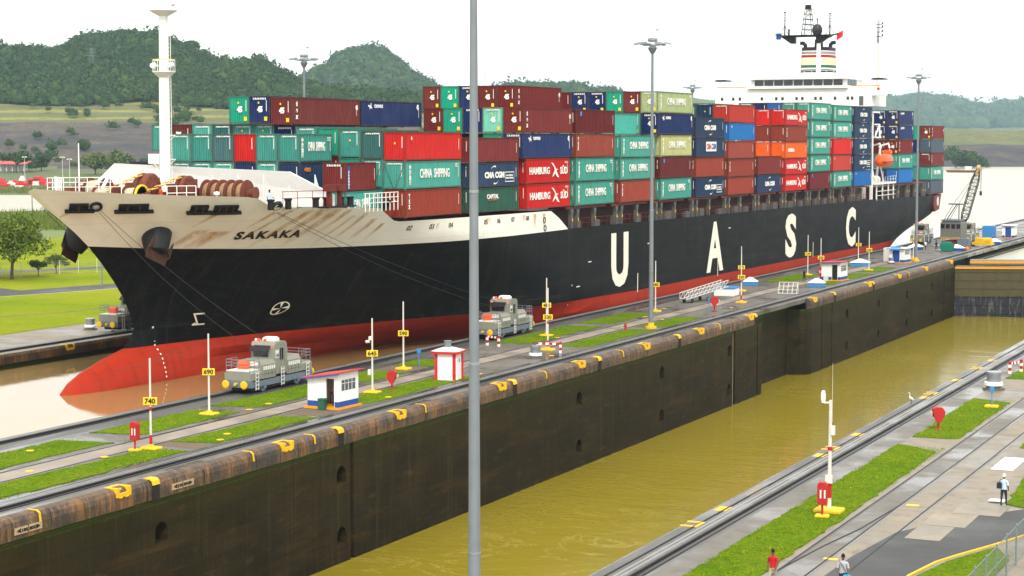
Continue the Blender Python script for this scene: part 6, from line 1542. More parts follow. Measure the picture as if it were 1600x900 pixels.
# fire points: red boxes on posts and hooded reels
def firebox(X, Y, label, rz=0):
    t = thing('fire_box', label, 'fire box', (X, Y, .02), rz, 'red fire point boxes')
    m = MB(); m.cyl((0, 0, .1), (0, 0, .8), .06, n=8); m.build('post', 'red', t)
    m = MB(); m.bev(-.38, .38, -.3, .3, 0, .14, .05); m.build('base', 'yellow', t)
    m = MB(); m.prism([(-.26, .7), (.26, .7), (.26, 1.75), (.18, 1.9), (-.18, 1.9), (-.26, 1.75)], 'y', -.2, .2); b = m.build('box', 'red', t)
    for x in (-.12, .1): m = MB(); m.box(x, x + .09, -.215, -.203, 1.05, 1.5); m.build('label', 'vent', b)
firebox(-73.8, 101.6, 'red fire box on a yellow base beside marker 740'); firebox(-27.25, 99.0, 'red fire box on a yellow base beside the camera post', R(10)); firebox(-73.1, 315.6, 'red fire box beside the blue doored booth'); firebox(-74.2, 267.0, 'small red fire box beside marker 220')
def reel(X, Y, label, rz, s=1.0):
    t = thing('hose_reel', label, 'hose reel', (X, Y, .02), rz, 'red hooded hose reels')
    m = MB(); m.cyl((0, 0, .05), (0, 0, .6), .07, n=8).lathe([(.25, 0), (.25, .06), (.05, .08)], (0, 0, 0), 10); m.build('stand', 'red', t)
    pr = [(-.42, 1.35), (-.40, 1.0), (-.12, .55), (.12, .55), (.30, .9), (.40, 1.3), (.38, 1.5), (.2, 1.62), (-.25, 1.58)]
    m = MB(); m.prism(pr, 'y', -.32, .32); m.build('hood', 'red', t)
    m = MB(); m.box(.345, .425, -.24, .24, .95, 1.42); m.build('opening', 'deep', t)
    m = MB(); m.lathe([(.16, .2), (.16, -.2)], (.42, 0, 1.15), 10, 'y'); m.build('hose', 'rope', t)
    t.scale = (s, s, s)
reel(-73.1, 135.5, 'dark red hooded hose reel on the grass near the red and white hut', R(20), .95); reel(-72.0, 213.3, 'dark red hooded hose reel by the gate recess', R(20), 1.1); reel(-28.25, 132.5, 'dark red hooded hose reel on the grass across the near chamber', R(-160), 1.0)
t = thing('hydrant', 'small red hydrant on the lawn near the tall light mast', 'hydrant', (-73.3, 187.9, .03)); m = MB(); m.lathe([(.16, 0), (.16, .1), (.11, .12), (.11, .55), (.15, .58), (.13, .72), (.03, .8)], (0, 0, 0), 12).cyl((-.2, 0, .42), (.2, 0, .42), .06, n=8); m.build('body', 'red', t)
# capstans
def capstan(X, Y, label, s=1.0):
    t = thing('capstan', label, 'capstan', (X, Y, .01), 0, 'mooring capstans')
    m = MB(); m.lathe([(.75, 0), (.75, .12), (.5, .15), (.45, .22)], (0, 0, 0), 16); m.build('base', 'concrete', t)
    m = MB(); m.lathe([(.55, .22), (.62, .28), (.62, .48), (.50, .52)], (0, 0, 0), 20); m.build('rim', 'booth_white', t, True)
    m = MB(); m.lathe([(.48, .52), (.46, .9), (.54, 1.12), (.52, 1.2), (.1, 1.24)], (0, 0, 0), 20); m.build('drum', 'steel', t, True)
    t.scale = (s, s, s)
capstan(-71.6, 160.7, 'squat steel capstan with white rim on the centre wall'); capstan(-125.6, 165.3, 'squat steel capstan on the pale far wall beside the bow'); capstan(-28.9, 156.3, 'steel capstan with white rim on the near lock wall', 1.2); capstan(-73.8, 308.0, 'small steel capstan in front of the blue doored booth', .8)
# blue call posts
for X, Y, l in ((-78.4, 150.4, 'blue call post on the lawn beyond marker 590'), (-72.6, 213.1, 'blue call post beside the hose reel by the gate recess'), (-27.0, 145.4, 'blue call post on a yellow base across the near chamber')):
    t = thing('call_post', l, 'call post', (X, Y, .02)); m = MB(); m.cyl((0, 0, 0), (0, 0, 1.3), .04, n=6); m.build('post', 'light_blue', t); m = MB(); m.bev(-.16, .16, -.12, .12, 1.2, 1.6, .03); m.build('box', 'light_blue', t)
    if X > -30: m = MB(); m.bev(-.5, .5, -.35, .35, 0, .18, .05); m.build('base', 'yellow', t)
# striped barriers
def barrier(X, Y, rz, label, L=1.6):
    t = thing('barrier', label, 'barrier', (X, Y, .02), rz, 'red and white barriers')
    for s in (-1, 1):
        for k in range(4): m = MB(); m.box(s * L / 2 - .1, s * L / 2 + .1, -.1, .1, k * .27, k * .27 + .265); m.build('upright', 'red' if k % 2 else 'booth_white', t)
    for k in range(6): m = MB(); x = -L / 2 + .1 + (L - .2) * k / 6; m.box(x, x + (L - .2) / 6, -.04, .04, .78, .98); m.build('stripe', 'red' if k % 2 else 'booth_white', t)
barrier(-79.6, 168.4, R(-20), 'red and white barrier beside the second locomotive'); barrier(-72.2, 165.2, R(15), 'red and white barrier at the foot of marker 530', 2.2); barrier(-29.2, 167.9, R(70), 'red and white barrier on the near wall beyond the capstan', 1.9)
# gangway on wheels, stacked frame, container skip, yellow machine, boxes
t = thing('gangway', 'aluminium truss gangway on small wheels beside the hull', 'gangway', (-78.4, 226.0, 0), R(-12))
m = MB()
for s in (-.5, .5):
    for z in (.5, 1.3): m.cyl((s, -3.6, z), (s, 6.5, z + 1.0), .045, n=6)
    for k in range(10): a, b = -3.6 + k * 1.01, -3.6 + (k + 1) * 1.01; m.cyl((s, a, .5 + k * .1), (s, b, 1.3 + (k + 1) * .1), .03, n=5).cyl((s, a, .5 + k * .1), (s, a, 1.3 + k * .1), .03, n=5)
m.build('truss', 'vent', t); m = MB(); m.box(-.45, .45, -3.6, -3.5, .45, .55).loft([[(-.45, -3.6, .45), (.45, -3.6, .45), (.45, -3.6, .5), (-.45, -3.6, .5)], [(-.45, 6.5, 1.45), (.45, 6.5, 1.45), (.45, 6.5, 1.5), (-.45, 6.5, 1.5)]]); m.build('treads', 'galv', t)
for y in (-2.4, 1.4):
    for x in (-.6, .6): m = MB(); m.lathe([(.0, -.08), (.27, -.08), (.27, .08), (.0, .08)], (x, y, .27), 12, 'x'); m.build('wheel', 'rubber', t)
t = thing('float_box', 'white box with blue lid beside the gangway', 'box', (-78.2, 236.6, .02), R(5)); m = MB(); m.box(-1.3, 1.3, -1.6, 1.6, 0, .9); m.build('body', 'booth_white', t); m = MB(); m.box(-1.35, 1.35, -1.65, 1.65, .905, 1.1); m.build('lid', 'light_blue', t)
t = thing('frame_rack', 'white tubular frame propped on the centre wall', 'frame', (-71.4, 241.5, .02), R(10)); m = MB()
for k in range(5): m.cyl((-1.2 + k * .6, -1.2, .15), (-1.2 + k * .6, .6, 1.5), .04, n=5)
for k in range(4): f_ = k / 3; m.cyl((-1.2, -1.2 + 1.8 * f_, .15 + 1.35 * f_), (1.2, -1.2 + 1.8 * f_, .15 + 1.35 * f_), .04, n=5)
for x in (-1.2, 1.2): m.cyl((x, .6, 1.5), (x, .9, 0), .04, n=5).cyl((x, -1.2, .15), (x, .9, .05), .04, n=5)
m.build('bars', 'vent', t)
t = thing('skip', 'green waste skip on the centre wall near the rail crane', 'skip', (-72.7, 345.7, .02), R(15)); m = MB(); m.loft([[(-1.0, -.8, .1), (1.0, -.8, .1), (1.0, .8, .1), (-1.0, .8, .1)], [(-1.3, -1.0, 1.2), (1.3, -1.0, 1.2), (1.3, 1.0, 1.2), (-1.3, 1.0, 1.2)]]); m.build('body', 'bin_teal', t); m = MB(); m.prism([(-1.3, 1.21), (1.3, 1.21), (.7, 1.7), (-.7, 1.7)], 'y', -1.0, 1.0); m.build('lid', 'bin_teal', t)
t = thing('machine_tool', 'yellow machinery with pipes on the centre wall', 'machine', (-70.0, 365.0, .02), R(-10)); m = MB(); m.box(-1.8, 1.8, -1.0, 1.0, .3, .8); m.build('bed', 'yellow', t); m = MB(); m.bev(-1.4, .4, -.8, .8, .805, 1.6, .1).lathe([(.5, -.6), (.5, .6)], (1.0, 0, 1.2), 10, 'x').cyl((-1.2, 0, 1.6), (-1.2, 0, 2.1), .12); m.build('engine', 'yellow', t); m = MB(); m.box(-3.4, -1.9, -.8, .8, 0, .5); m.build('timber', 'rust', t)
m = MB(); m.bev(-1.2, 1.2, -1.2, 1.2, 0, 2.4, .05); o = m.build('storage_box', 'light_blue'); o.location = (-75.3, 399, .02); tag(o, 'plain blue storage box on the far end of the wall', 'box')
m = MB(); m.bev(-1.1, 1.1, -1.0, 1.0, 0, 1.8, .05); o = m.build('storage_box', 'loco_blue'); o.location = (-72.0, 357.2, .02); tag(o, 'blue grey box at the foot of the rail crane', 'box')
m = MB(); m.lathe([(.3, 0), (.42, .2), (.4, .55), (.1, .7)], (0, 0, 0), 12); o = m.build('float_buoy', 'orange'); o.location = (-69.9, 349.5, .02); tag(o, 'orange round float beside a blue hatch', 'float')
# yellow deck pads
for X, Y in ((-74.0, 98.6), (-79.9, 98.6), (-75.1, 92.6), (-72.2, 110.0), (-77.2, 120.6), (-71.1, 131.2), (-77.6, 124.0), (-71.2, 107.6), (-71.0, 147.5), (-74.0, 201.0), (-77.7, 160.0), (-76.9, 203.2), (-71.6, 218.4), (-74.6, 222.0), (-78.5, 214.0), (-70.9, 162.8), (-76.9, 178.0)):
    m = MB(); m.lathe([(.27, 0), (.27, .03), (.2, .04), (.01, .045)], (0, 0, 0), 12); o = m.build('valve_cover', 'yellow'); o.location = (X, Y, .012 if -76.3 < X < -74.3 else .051); tag(o, 'flat round yellow valve cover set in the lock wall surface', 'cover', 'yellow valve covers')
for X, Y in ((-24.3 + .7, 104.4), (-24.1, 89.2), (-21.5, 132.0)):
    m = MB(); m.box(-.35, .35, -.16, .16, 0, .02); o = m.build('paint_mark', 'sign_yellow', yard); o.location = (X, Y, .001)
# near side camera post with whip aerial
t = thing('camera_post', 'white and red camera post with whip aerial on the near lawn', 'camera post', (-27.3, 100.6, .05))
m = MB(); m.cyl((0, 0, .1), (0, 0, 6.1), .115, .08, 12).cyl((.1, 0, 4.9), (.1, 0, 8.1), .016, .008, 5); m.build('pole', 'post_white', t, True)
m = MB(); m.bev(-.75, .75, -.6, .6, 0, .17, .06); m.build('base', 'yellow', t)
for z0, z1 in ((.75, 1.55), (3.35, 3.55)): m = MB(); m.cyl((0, 0, z0), (0, 0, z1), .13, n=12); m.build('red_band', 'red', t, True)
m = MB(); m.box(-.19, .19, -.22, -.10, 1.56, 2.0); m.build('control_box', 'vent', t)
m = MB(); m.box(.06, .26, -.15, .1, 4.2, 4.7); m.build('cabinet', 'vent', t)
m = MB(); m.cyl((0, 0, 5.95), (-.35, -.1, 5.95), .05, n=6).lathe([(.1, 5.95), (.13, 6.1), (.13, 6.4), (.09, 6.6), (.01, 6.62)], (-.38, -.1, 0), 10); m.build('camera', 'booth_white', t)
# ------------------------------------------------------------------ people
def skin_body(J, E, mats, pick):
    """J: name -> (pos, radius); E: edges; returns one continuous skinned mesh with materials by region"""
    names = list(J); me = bpy.data.meshes.new('body'); me.from_pydata([J[k][0] for k in names], [(names.index(a), names.index(b)) for a, b in E], [])
    o = bpy.data.objects.new('tmp', me); COL.objects.link(o)
    sk = o.modifiers.new('s', 'SKIN'); sk.use_smooth_shade = True
    for i, k in enumerate(names):
        r = J[k][1]; me.skin_vertices[0].data[i].radius = r if isinstance(r, tuple) else (r, r); me.skin_vertices[0].data[i].use_root = (k == 'pelvis')
    sb = o.modifiers.new('u', 'SUBSURF'); sb.levels = 2; sb.render_levels = 2
    bpy.context.view_layer.update()
    out = bpy.data.meshes.new_from_object(o.evaluated_get(bpy.context.evaluated_depsgraph_get())); bpy.data.objects.remove(o)
    for m in mats: out.materials.append(MATS[m])
    for p in out.polygons: p.material_index = pick(p.center)
    out.polygons.foreach_set('use_smooth', [True] * len(out.polygons)); out.name = 'body'; return out
def person(label, loc, rz, shirt, trousers, stride=.18, cap=None, arms=((.05, .1), (-.05, .1)), bag=None, sleeves=True, lean=0.0, s=1.0):
    """1.75 m adult facing -y; arms: (forward, bend) for left/right"""
    t = thing('person', label, 'person', loc, rz)
    J = {'pelvis': ((0, 0, .95), (.155, .115)), 'waist': ((0, 0, 1.08), (.145, .105)), 'chest': ((0, -.01 - lean, 1.28), (.17, .115)), 'neckb': ((0, .0 - lean, 1.45), (.085, .075)), 'neck': ((0, -.01 - lean, 1.53), .052),
         'head': ((0, -.03 - lean, 1.63), (.078, .095)), 'crown': ((0, -.02 - lean, 1.73), (.06, .07))}
    E = [('pelvis', 'waist'), ('waist', 'chest'), ('chest', 'neckb'), ('neckb', 'neck'), ('neck', 'head'), ('head', 'crown')]
    for sd, nm, fw in ((-1, 'R', stride), (1, 'L', -stride)):
        J['hip' + nm] = ((sd * .095, 0, .88), (.098, .10)); J['knee' + nm] = ((sd * .10, -fw * .75 - .02, .49), .065); J['ank' + nm] = ((sd * .10, -fw * 1.25 + .02, .09), .043); J['toe' + nm] = ((sd * .11, -fw * 1.25 - .15, .035), (.045, .03))
        E += [('pelvis', 'hip' + nm), ('hip' + nm, 'knee' + nm), ('knee' + nm, 'ank' + nm), ('ank' + nm, 'toe' + nm)]
        f, b = arms[0 if sd > 0 else 1]
        J['sh' + nm] = ((sd * .19, -lean, 1.40), .068); J['el' + nm] = ((sd * .245, -f * .5 - lean, 1.13), .048); J['wr' + nm] = ((sd * .235, -f - b - lean, .90 + b * .7), .032)
        w = Vector(J['wr' + nm][0]); d = (w - Vector(J['el' + nm][0])).normalized()
        J['pa' + nm] = (tuple(w + d * .07), (.04, .022)); E += [('chest', 'sh' + nm), ('sh' + nm, 'el' + nm), ('el' + nm, 'wr' + nm), ('wr' + nm, 'pa' + nm)]
        for k, (off, ln) in enumerate(((-.028, .075), (-.010, .088), (.010, .082), (.027, .066))):
            p0 = w + d * .085 + Vector((0, off, 0)); p1 = p0 + d * ln * .55 + Vector((-sd * .012, 0, 0)); p2 = p1 + d * ln * .4 + Vector((-sd * .022, 0, 0))
            J['f%s%da' % (nm, k)] = (tuple(p1), .0095); J['f%s%db' % (nm, k)] = (tuple(p2), .008); E += [('pa' + nm, 'f%s%da' % (nm, k)), ('f%s%da' % (nm, k), 'f%s%db' % (nm, k))]
        th = w + d * .045 + Vector((-sd * .02, -.045, 0)); J['th' + nm] = (tuple(th), .011); J['tt' + nm] = (tuple(th + d * .035 + Vector((-sd * .01, -.012, 0))), .009); E += [('wr' + nm, 'th' + nm), ('th' + nm, 'tt' + nm)]
    def pick(c):
        if c.z > 1.50: return 0
        if abs(c.x) > .185 and c.z < (1.16 if sleeves else 1.0): return 0
        if c.z < .07: return 3
        return 1 if c.z > .93 else 2
    body = link('body', skin_body(J, E, ['skin', shirt, trousers, 'dark'], pick), t)
    # hair or cap, ears, nose, eyes, mouth, collar
    hy = -.025 - lean; m = MB(); rg = []
    for z, r in ((1.66, .094), (1.71, .097), (1.76, .085), (1.80, .05), (1.815, .01)): rg.append([(r * .88 * math.cos(a), hy + .012 + r * math.sin(a), z - (.03 if math.sin(a) > .2 else 0)) for a in np.linspace(0, 2 * math.pi, 15)[:-1]])
    m.loft(rg)
    if cap: m.prism([(-.06, hy - .09), (.06, hy - .09), (.05, hy - .17), (-.05, hy - .17)], 'z', 1.69, 1.705)
    m.build('cap' if cap else 'hair', cap or 'hair', t, True)
    m = MB(); m.lathe([(.004, -.022), (.014, 0), (.004, .02)], (0, hy - .10, 1.64), 8)
    for sx in (-1, 1): m.lathe([(.004, -.03), (.018, 0), (.004, .03)], (sx * .083, hy + .015, 1.645), 8)
    m.build('face', 'skin', t, True)
    m = MB()
    for sx in (-1, 1): m.cbox((sx * .032, hy - .088, 1.665), (.022, .012, .009))
    m.cbox((0, hy - .088, 1.597), (.045, .01, .008)); m.build('eyes', 'hair', t)
    if bag == 'shoulder':
        m = MB(); m.bev(.06, .34, .10, .25, .98, 1.32, .05); m.build('bag', 'trousers_dark', t); m = MB(); m.tube([(.2, .16, 1.3), (.16, .13, 1.46), (.13, -.02, 1.485), (.15, -.13, 1.4), (.2, -.1, 1.15), (.28, .1, 1.1)], .018, 6); m.build('strap', 'trousers_dark', t)
    elif bag == 'hand':
        m = MB(); m.bev(.0, .34, -.36, -.12, .62, .90, .05); m.build('bag', 'bag_blue', t); m = MB(); m.tube([(-.17, -.05, 1.46), (.0, -.16, 1.25), (.17, -.2, .9)], .016, 6); m.build('strap', 'dark', t)
    elif bag == 'vest':
        m = MB(); rg = [[(r * 1.12 * math.cos(a), -.01 + r * .78 * math.sin(a), z) for a in np.linspace(0, 2 * math.pi, 17)[:-1]] for z, r in ((1.0, .165), (1.2, .18), (1.38, .165))]; m.loft(rg, cap=False); m.build('vest', 'bright_red', t)
    t.scale = (s, s, s); return t
person('man in a red shirt walking along the near track, khaki trousers', (-24.9, 82.3, 0), R(-10), 'shirt_red', 'trousers_khaki', .16)
person('man in a grey shirt carrying a bright blue bag across his front', (-21.75, 82.6, .006), R(15), 'shirt_grey', 'trousers_dark', .14, bag='hand', arms=((.10, .22), (.08, .16)))
person('man in pale blue shirt and white cap walking off with a dark shoulder bag', (-18.95, 106.1, .05), R(168), 'shirt_blue', 'trousers_dark', .10, cap='cloth_white', bag='shoulder')
person('worker with blue helmet and dark clothes beside marker 170', (-75.7, 263.9, 0), R(150), 'trousers_dark', 'trousers_dark', .10, cap='light_blue')
person('worker in a white shirt walking beside the stern locomotive', (-77.1, 348.0, 0), R(40), 'cloth_white', 'trousers_dark', .2)
person('worker in dark clothes between the stern locomotive and the rail crane', (-75.3, 348.8, 0), R(-20), 'trousers_dark', 'trousers_dark', .1)
person('crewman in pale blue shirt standing at the end of the bow bulwark', (-90.4, 144.9, 14.0), R(60), 'shirt_blue', 'trousers_dark', .05, arms=((.25, .2), (.0, .1)))
person('worker in red vest and blue helmet seen inside the booth doorway', (-71.93, 124.35, .18), R(-10), 'shirt_grey', 'trousers_dark', .03, cap='light_blue', bag='vest', arms=((.10, .30), (.10, .30)))
# white egret on the near wall edge
t = thing('egret', 'white egret standing on the edge of the near lock wall', 'bird', (-32.95, 144.6, 0), R(-60))
m = MB(); m.tube([(0, .22, .34), (0, .12, .42), (0, -.02, .50), (0, -.10, .56), (0, -.12, .68), (0, -.08, .78), (0, -.10, .86), (0, -.14, .90)], [.02, .07, .10, .06, .026, .022, .024, .03], 8); m.cyl((0, -.15, .90), (0, -.27, .88), .016, .003, 6); m.build('body', 'cloth_white', t, True)
m = MB()
for x in (-.035, .035): m.cyl((x, .03, 0), (x, .03, .42), .01, n=5)
m.build('legs', 'dark', t)

# ------------------------------------------------------------------ towing cables
def cable(a, b, sag, label, r=.022):
    a, b = Vector(a), Vector(b); m = MB(); pts = [a.lerp(b, k / 14) - Vector((0, 0, sag * 4 * (k / 14) * (1 - k / 14))) for k in range(15)]; m.tube(pts, r, 5); o = m.build('tow_cable', 'dark'); tag(o, label, 'cable', 'towing cables')
pl_ = hpt(131.95, 14.6, .3)
cable(pl_, (-82.9, 131.0, 3.0), .9, 'thin dark tow cable from the bow to locomotive 114'); cable(pl_ + Vector((.1, .1, .05)), (-82.9, 134.4, 3.0), .6, 'second thin tow cable from the bow to locomotive 114')
pr_ = Vector((CL - (pl_.x - CL), pl_.y, pl_.z)); cable(pr_, (-122.2, 176, 3.0), 1.2, 'thin tow cable from the bow to the far wall locomotive'); cable(pr_ + Vector((0, .1, .1)), (-122.2, 179, 3.0), .8, 'second tow cable from the bow to the far wall locomotive')
p2_ = hpt(145.7, 14.0, .4); cable(p2_, (-82.9, 176.5, 3.0), .8, 'thin tow cable from the forecastle lead to the second locomotive'); cable(p2_ + Vector((0, .15, .05)), (-82.9, 179.5, 3.0), .5, 'second tow cable from the forecastle lead to the second locomotive')

# ------------------------------------------------------------------ trees and bushes on the left bank
def tree(label, X, Y, h, cr, mat, seed, n=2600, leaf=.30, trunk=True, name='tree', z0=0.0, sq=.75, group=None, lean=0):
    rng = np.random.default_rng(seed); t = thing(name, label, 'tree' if name == 'tree' else 'bush', (X, Y, z0), 0, group)
    cz = h - cr * sq * .95; tips = []
    m = MB(); th = max(cz - cr * sq * .55, h * .12)
    m.tube([(0, 0, 0), (.1 * lean, .05, th * .5), (.25 * lean, 0, th)], [.05 * h * .6, .038 * h * .6, .032 * h * .6], 8)
    for k in range(9 if trunk else 5):
        a = rng.uniform(0, 6.28); e = rng.uniform(.2, 1.1); L = cr * rng.uniform(.55, .95)
        p0 = Vector((.25 * lean, 0, th * rng.uniform(.7, 1.0))); p2 = Vector((math.cos(a) * math.cos(e) * L, math.sin(a) * math.cos(e) * L, cz + math.sin(e) * L * sq - cr * .15)); p1 = p0.lerp(p2, .5) + Vector((0, 0, .08 * h))
        m.tube([p0, p1, p2], [.02 * h * .7, .012 * h * .7, .004 * h], 6); tips.append(p2)
    m.build('trunk', 'bark', t)
    # leaf clumps: small tilted faces gathered round lobes
    nl = 26; lob = []
    for k in range(nl):
        v = rng.normal(size=3); v /= np.linalg.norm(v); v[2] = abs(v[2]) * 1.1 - .28; r = cr * rng.uniform(.45, .92); lob.append((np.array([v[0] * r, v[1] * r, cz + v[2] * r * sq]), cr * rng.uniform(.20, .40)))
    per = n // nl; cs = []
    for c, rr in lob:
        d = rng.normal(size=(per, 3)); d /= np.linalg.norm(d, axis=1)[:, None]; cs.append(c + d * rr * rng.uniform(.45, 1.05, (per, 1)) * np.array([1.15, 1.15, .72]))
    C = np.concatenate(cs); N = len(C); a1 = rng.normal(size=(N, 3)); a1 /= np.linalg.norm(a1, axis=1)[:, None]; a2 = np.cross(a1, rng.normal(size=(N, 3))); a2 /= np.linalg.norm(a2, axis=1)[:, None]
    s_ = leaf * rng.uniform(.6, 1.35, (N, 1)); co = np.stack([C - a1 * s_, C + a2 * s_ * .55, C + a1 * s_, C - a2 * s_ * .55], 1).reshape(-1, 3)
    f = np.arange(N * 4).reshape(N, 4); link('crown', np_mesh('crown', co, f, mat), t); return t
tree('broad light green tree on the lawn left of the bow', -181.0, 220.0, 9.6, 7.4, 'leaf_tree', 1, 13000, .20, lean=1, sq=.6)
tree('dark green tree behind the broad light green tree', -192, 226.0, 11, 5.0, 'leaf_dark', 2, 7000, .22)
tree('leafy tree at the edge of the lawn beside the broad light green tree', -187.5, 219.0, 8.6, 5.2, 'leaf_tree', 6, 8000, .2)
tree('small rounded bush by the road fence', -181.8, 227.0, 2.7, 1.5, 'leaf_dark', 3, 1800, .11, name='bush'); tree('larger rounded bush with forked stems by the road fence', -182.6, 232.2, 3.2, 1.9, 'leaf_bush', 4, 2200, .12, name='bush')
def ptree(label, u, d, h, cr, mat, seed, n=2200, leaf=.7, name='tree'):
    x, y = polar(u, d); z = float(terrain(np.array(float(u)), np.array(float(d)))) if d > 700 else 0; tree(label, x, y, h, cr, mat, seed, n, leaf, name=name, z0=z - .4)
ptree('bushy tree left of the red roofed shed', 28, 985, 13, 7, 'leaf_dark', 11); ptree('round dark tree behind the red roofed shed', 66, 1010, 10.5, 5.6, 'leaf_dark', 12)
ptree('wide spreading tree on the brown slope', 150, 960, 12, 8, 'leaf_bush', 13, 2600); ptree('low spreading tree on the brown slope beside the blue container', 186, 975, 13, 9, 'leaf_bush', 14, 2600)
ptree('tall rounded tree on the lake shore beside the stern', 1492, 1430, 19, 12, 'leaf_dark', 15, 3600, .9); ptree('broad dark tree on the lake shore', 1512, 1450, 15, 11, 'leaf_dark', 16, 3000, .9); ptree('smaller tree at the end of the lake shore clump', 1529, 1470, 10, 7, 'leaf_dark', 17, 2200, .8)
ptree('yellow green tree top showing above the containers', 580, 1180, 22, 10, 'leaf_tree', 18, 2600, .8); ptree('light green tree top above the blue container stack', 672, 1150, 18, 12, 'leaf_tree', 19, 2600, .8)
ptree('lone umbrella shaped tree on the ridge', 302, 1715, 15, 8, 'leaf_dark', 20, 1500, .9)
# reeds by the side channel
rng = np.random.default_rng(3); N = 9000; u = rng.uniform(-180, 150, N); d = np.where(rng.random(N) < .62, rng.uniform(425, 505, N), rng.uniform(705, 760, N)); x, y = polar(u, d); hgt = rng.uniform(.8, 2.4, N) * np.where(d < 600, 1.15, 1.0); a = rng.uniform(0, 6.28, N); w = .16
co = np.stack([np.stack([x - np.cos(a) * w, y - np.sin(a) * w, np.zeros(N)], -1), np.stack([x + np.cos(a) * w, y + np.sin(a) * w, np.zeros(N)], -1), np.stack([x + rng.normal(0, .5, N), y + rng.normal(0, .5, N), hgt], -1)], 1).reshape(-1, 3)
stuff(link('reeds', np_mesh('reeds', co, np.arange(N * 3).reshape(N, 3), 'reeds')), 'tall green reeds along the side channel', 'reeds')

# short grass blades over the lawns nearest the camera, spilling a little past their edges
rng = np.random.default_rng(31); pts = []
for (x0, x1, y0, y1, n_) in ((-29.4, -26.05, 78, 124.5, 13000), (-29.2, -26.0, 128.4, 149.5, 4500), (-19.45, -16.2, 80, 94, 3500), (-73.8, -70.6, 78, 103, 4500), (-73.8, -70.6, 106.3, 119.3, 2500), (-73.8, -70.6, 127.4, 146, 3000), (-81.2, -77.2, 84, 103.6, 3500), (-81.2, -77.2, 107.3, 119.3, 2200), (-81.2, -77.2, 122, 136.4, 2600), (-73.8, -70.6, 171.4, 190, 2000), (-81.2, -77.2, 172, 191, 2000)):
    u = rng.uniform(x0, x1, n_); v = rng.uniform(y0, y1, n_)
    if x0 == -19.45: k = (u > np.interp(v, [80, 87.2, 90.5, 92.6, 95.2], [-19.4, -19.4, -18.85, -18.2, -17.2])); u, v = u[k], v[k]
    pts.append(np.stack([u, v], -1))
P = np.concatenate(pts); N = len(P); a = rng.uniform(0, 6.28, N); h_ = rng.gamma(3.0, .009, N) + .008; h_ *= np.where(fbm(P[:, 0] * .8, P[:, 1] * .8, 3, 2) > .56, 1.7, 1.0); w = .012 + h_ * .3
co = np.stack([np.stack([P[:, 0] - np.cos(a) * w, P[:, 1] - np.sin(a) * w, np.full(N, .03)], -1), np.stack([P[:, 0] + np.cos(a) * w, P[:, 1] + np.sin(a) * w, np.full(N, .03)], -1), np.stack([P[:, 0] + rng.normal(0, .03, N), P[:, 1] + rng.normal(0, .03, N), .045 + h_], -1)], 1).reshape(-1, 3)
stuff(link('grass_blades', np_mesh('grass_blades', co, np.arange(N * 3).reshape(N, 3), 'blade')), 'short green grass blades on the lock wall lawns', 'grass')

# ------------------------------------------------------------------ far left: shed, machinery yard, fences, pylons
sx, sy = polar(14, 1005); sz = float(terrain(np.array(14.), np.array(1005.)))
t = thing('shed', 'white open sided shed with pink red metal roof', 'shed', (sx, sy, sz), .43)
m = MB(); m.box(-9, 9, 2, 6, 0, 3.6); m.build('wall', 'white', t)
for x in np.linspace(-9, 9, 7): m = MB(); m.box(x - .15, x + .15, -3.2, -2.9, 0, 3.8); m.build('column', 'white', t)
m = MB(); m.loft([[(-11, -5, 3.8), (11, -5, 3.8), (11, 7, 4.7), (-11, 7, 4.7)], [(-11, -5, 4.05), (11, -5, 4.05), (11, 7, 5.5), (-11, 7, 5.5)]]); m.build('roof', 'roof_red', t)
rg = random.Random(8)
for k in range(46):
    u, d = rg.uniform(-40, 76), rg.uniform(770, 880); x, y = polar(u, d); z = float(terrain(np.array(u), np.array(d))); m = MB(); w, l, h = rg.uniform(.5, 1.3), rg.uniform(1, 2.6), rg.uniform(.8, 1.9)
    m.bev(-w, w, -l, l, .3, h, .15); 
    cabby = rg.random() < .5
    if cabby: m.box(-w * .6, w * .6, -l * .3, l * .5, h, h + .9)
    for xx in (-w, w):
        for yy in (-l * .6, l * .6): m.lathe([(.0, -.12), (.4, -.12), (.4, .12), (.0, .12)], (xx, yy, .4), 8, 'x')
    mc = rg.choice(['bright_red', 'red', 'bright_red', 'maroon', 'vent', 'roof_red']); o = m.build('parked_machine', mc); o.location = (x, y, z); o.rotation_euler = (0, 0, rg.uniform(0, 3)); tag(o, 'small %s machine %s parked in the yard below the shed' % (dict(bright_red='bright red', red='dark red', maroon='maroon', vent='pale grey', roof_red='dull pinkish red')[mc], 'with a cab' if cabby else 'without a cab'), 'machine', 'machines in the far yard')
for k, (u, d) in enumerate(((99, 850), (110, 800), (40, 860))):
    x, y = polar(u, d); t = thing('yard_lamp', 'thin lamp post standing in the far machinery yard', 'lamp post', (x, y, float(terrain(np.array(float(u)), np.array(float(d))))), 0, 'lamp posts in the far yard'); m = MB(); m.cyl((0, 0, 0), (0, 0, 11), .12, .07, 6); m.build('pole', 'vent', t); m = MB(); m.box(-1.1, 1.1, -.2, .2, 11, 11.25).box(-1.2, -.7, -.3, .3, 10.7, 11).box(.7, 1.2, -.3, .3, 10.7, 11); m.build('lamp_head', 'vent', t)
ff = thing('mesh_fence', 'pale mesh fence along the road on the left bank', 'fence', (0, 0, 0)); fp = [(-214, 150), (-203, 180), (-192.5, 203), (-184.5, 222), (-177.5, 240), (-169.5, 262), (-163, 290)]
fpts = []
for a, b in zip(fp, fp[1:]):
    n_ = int(math.dist(a, b) / 3.2)
    for i in range(n_): fpts.append((a[0] + (b[0] - a[0]) * i / n_, a[1] + (b[1] - a[1]) * i / n_))
for x, y in fpts: m = MB(); m.cyl((x, y, 0), (x, y, 2.2), .045, n=5); m.build('post', 'vent', ff)
m = MB()
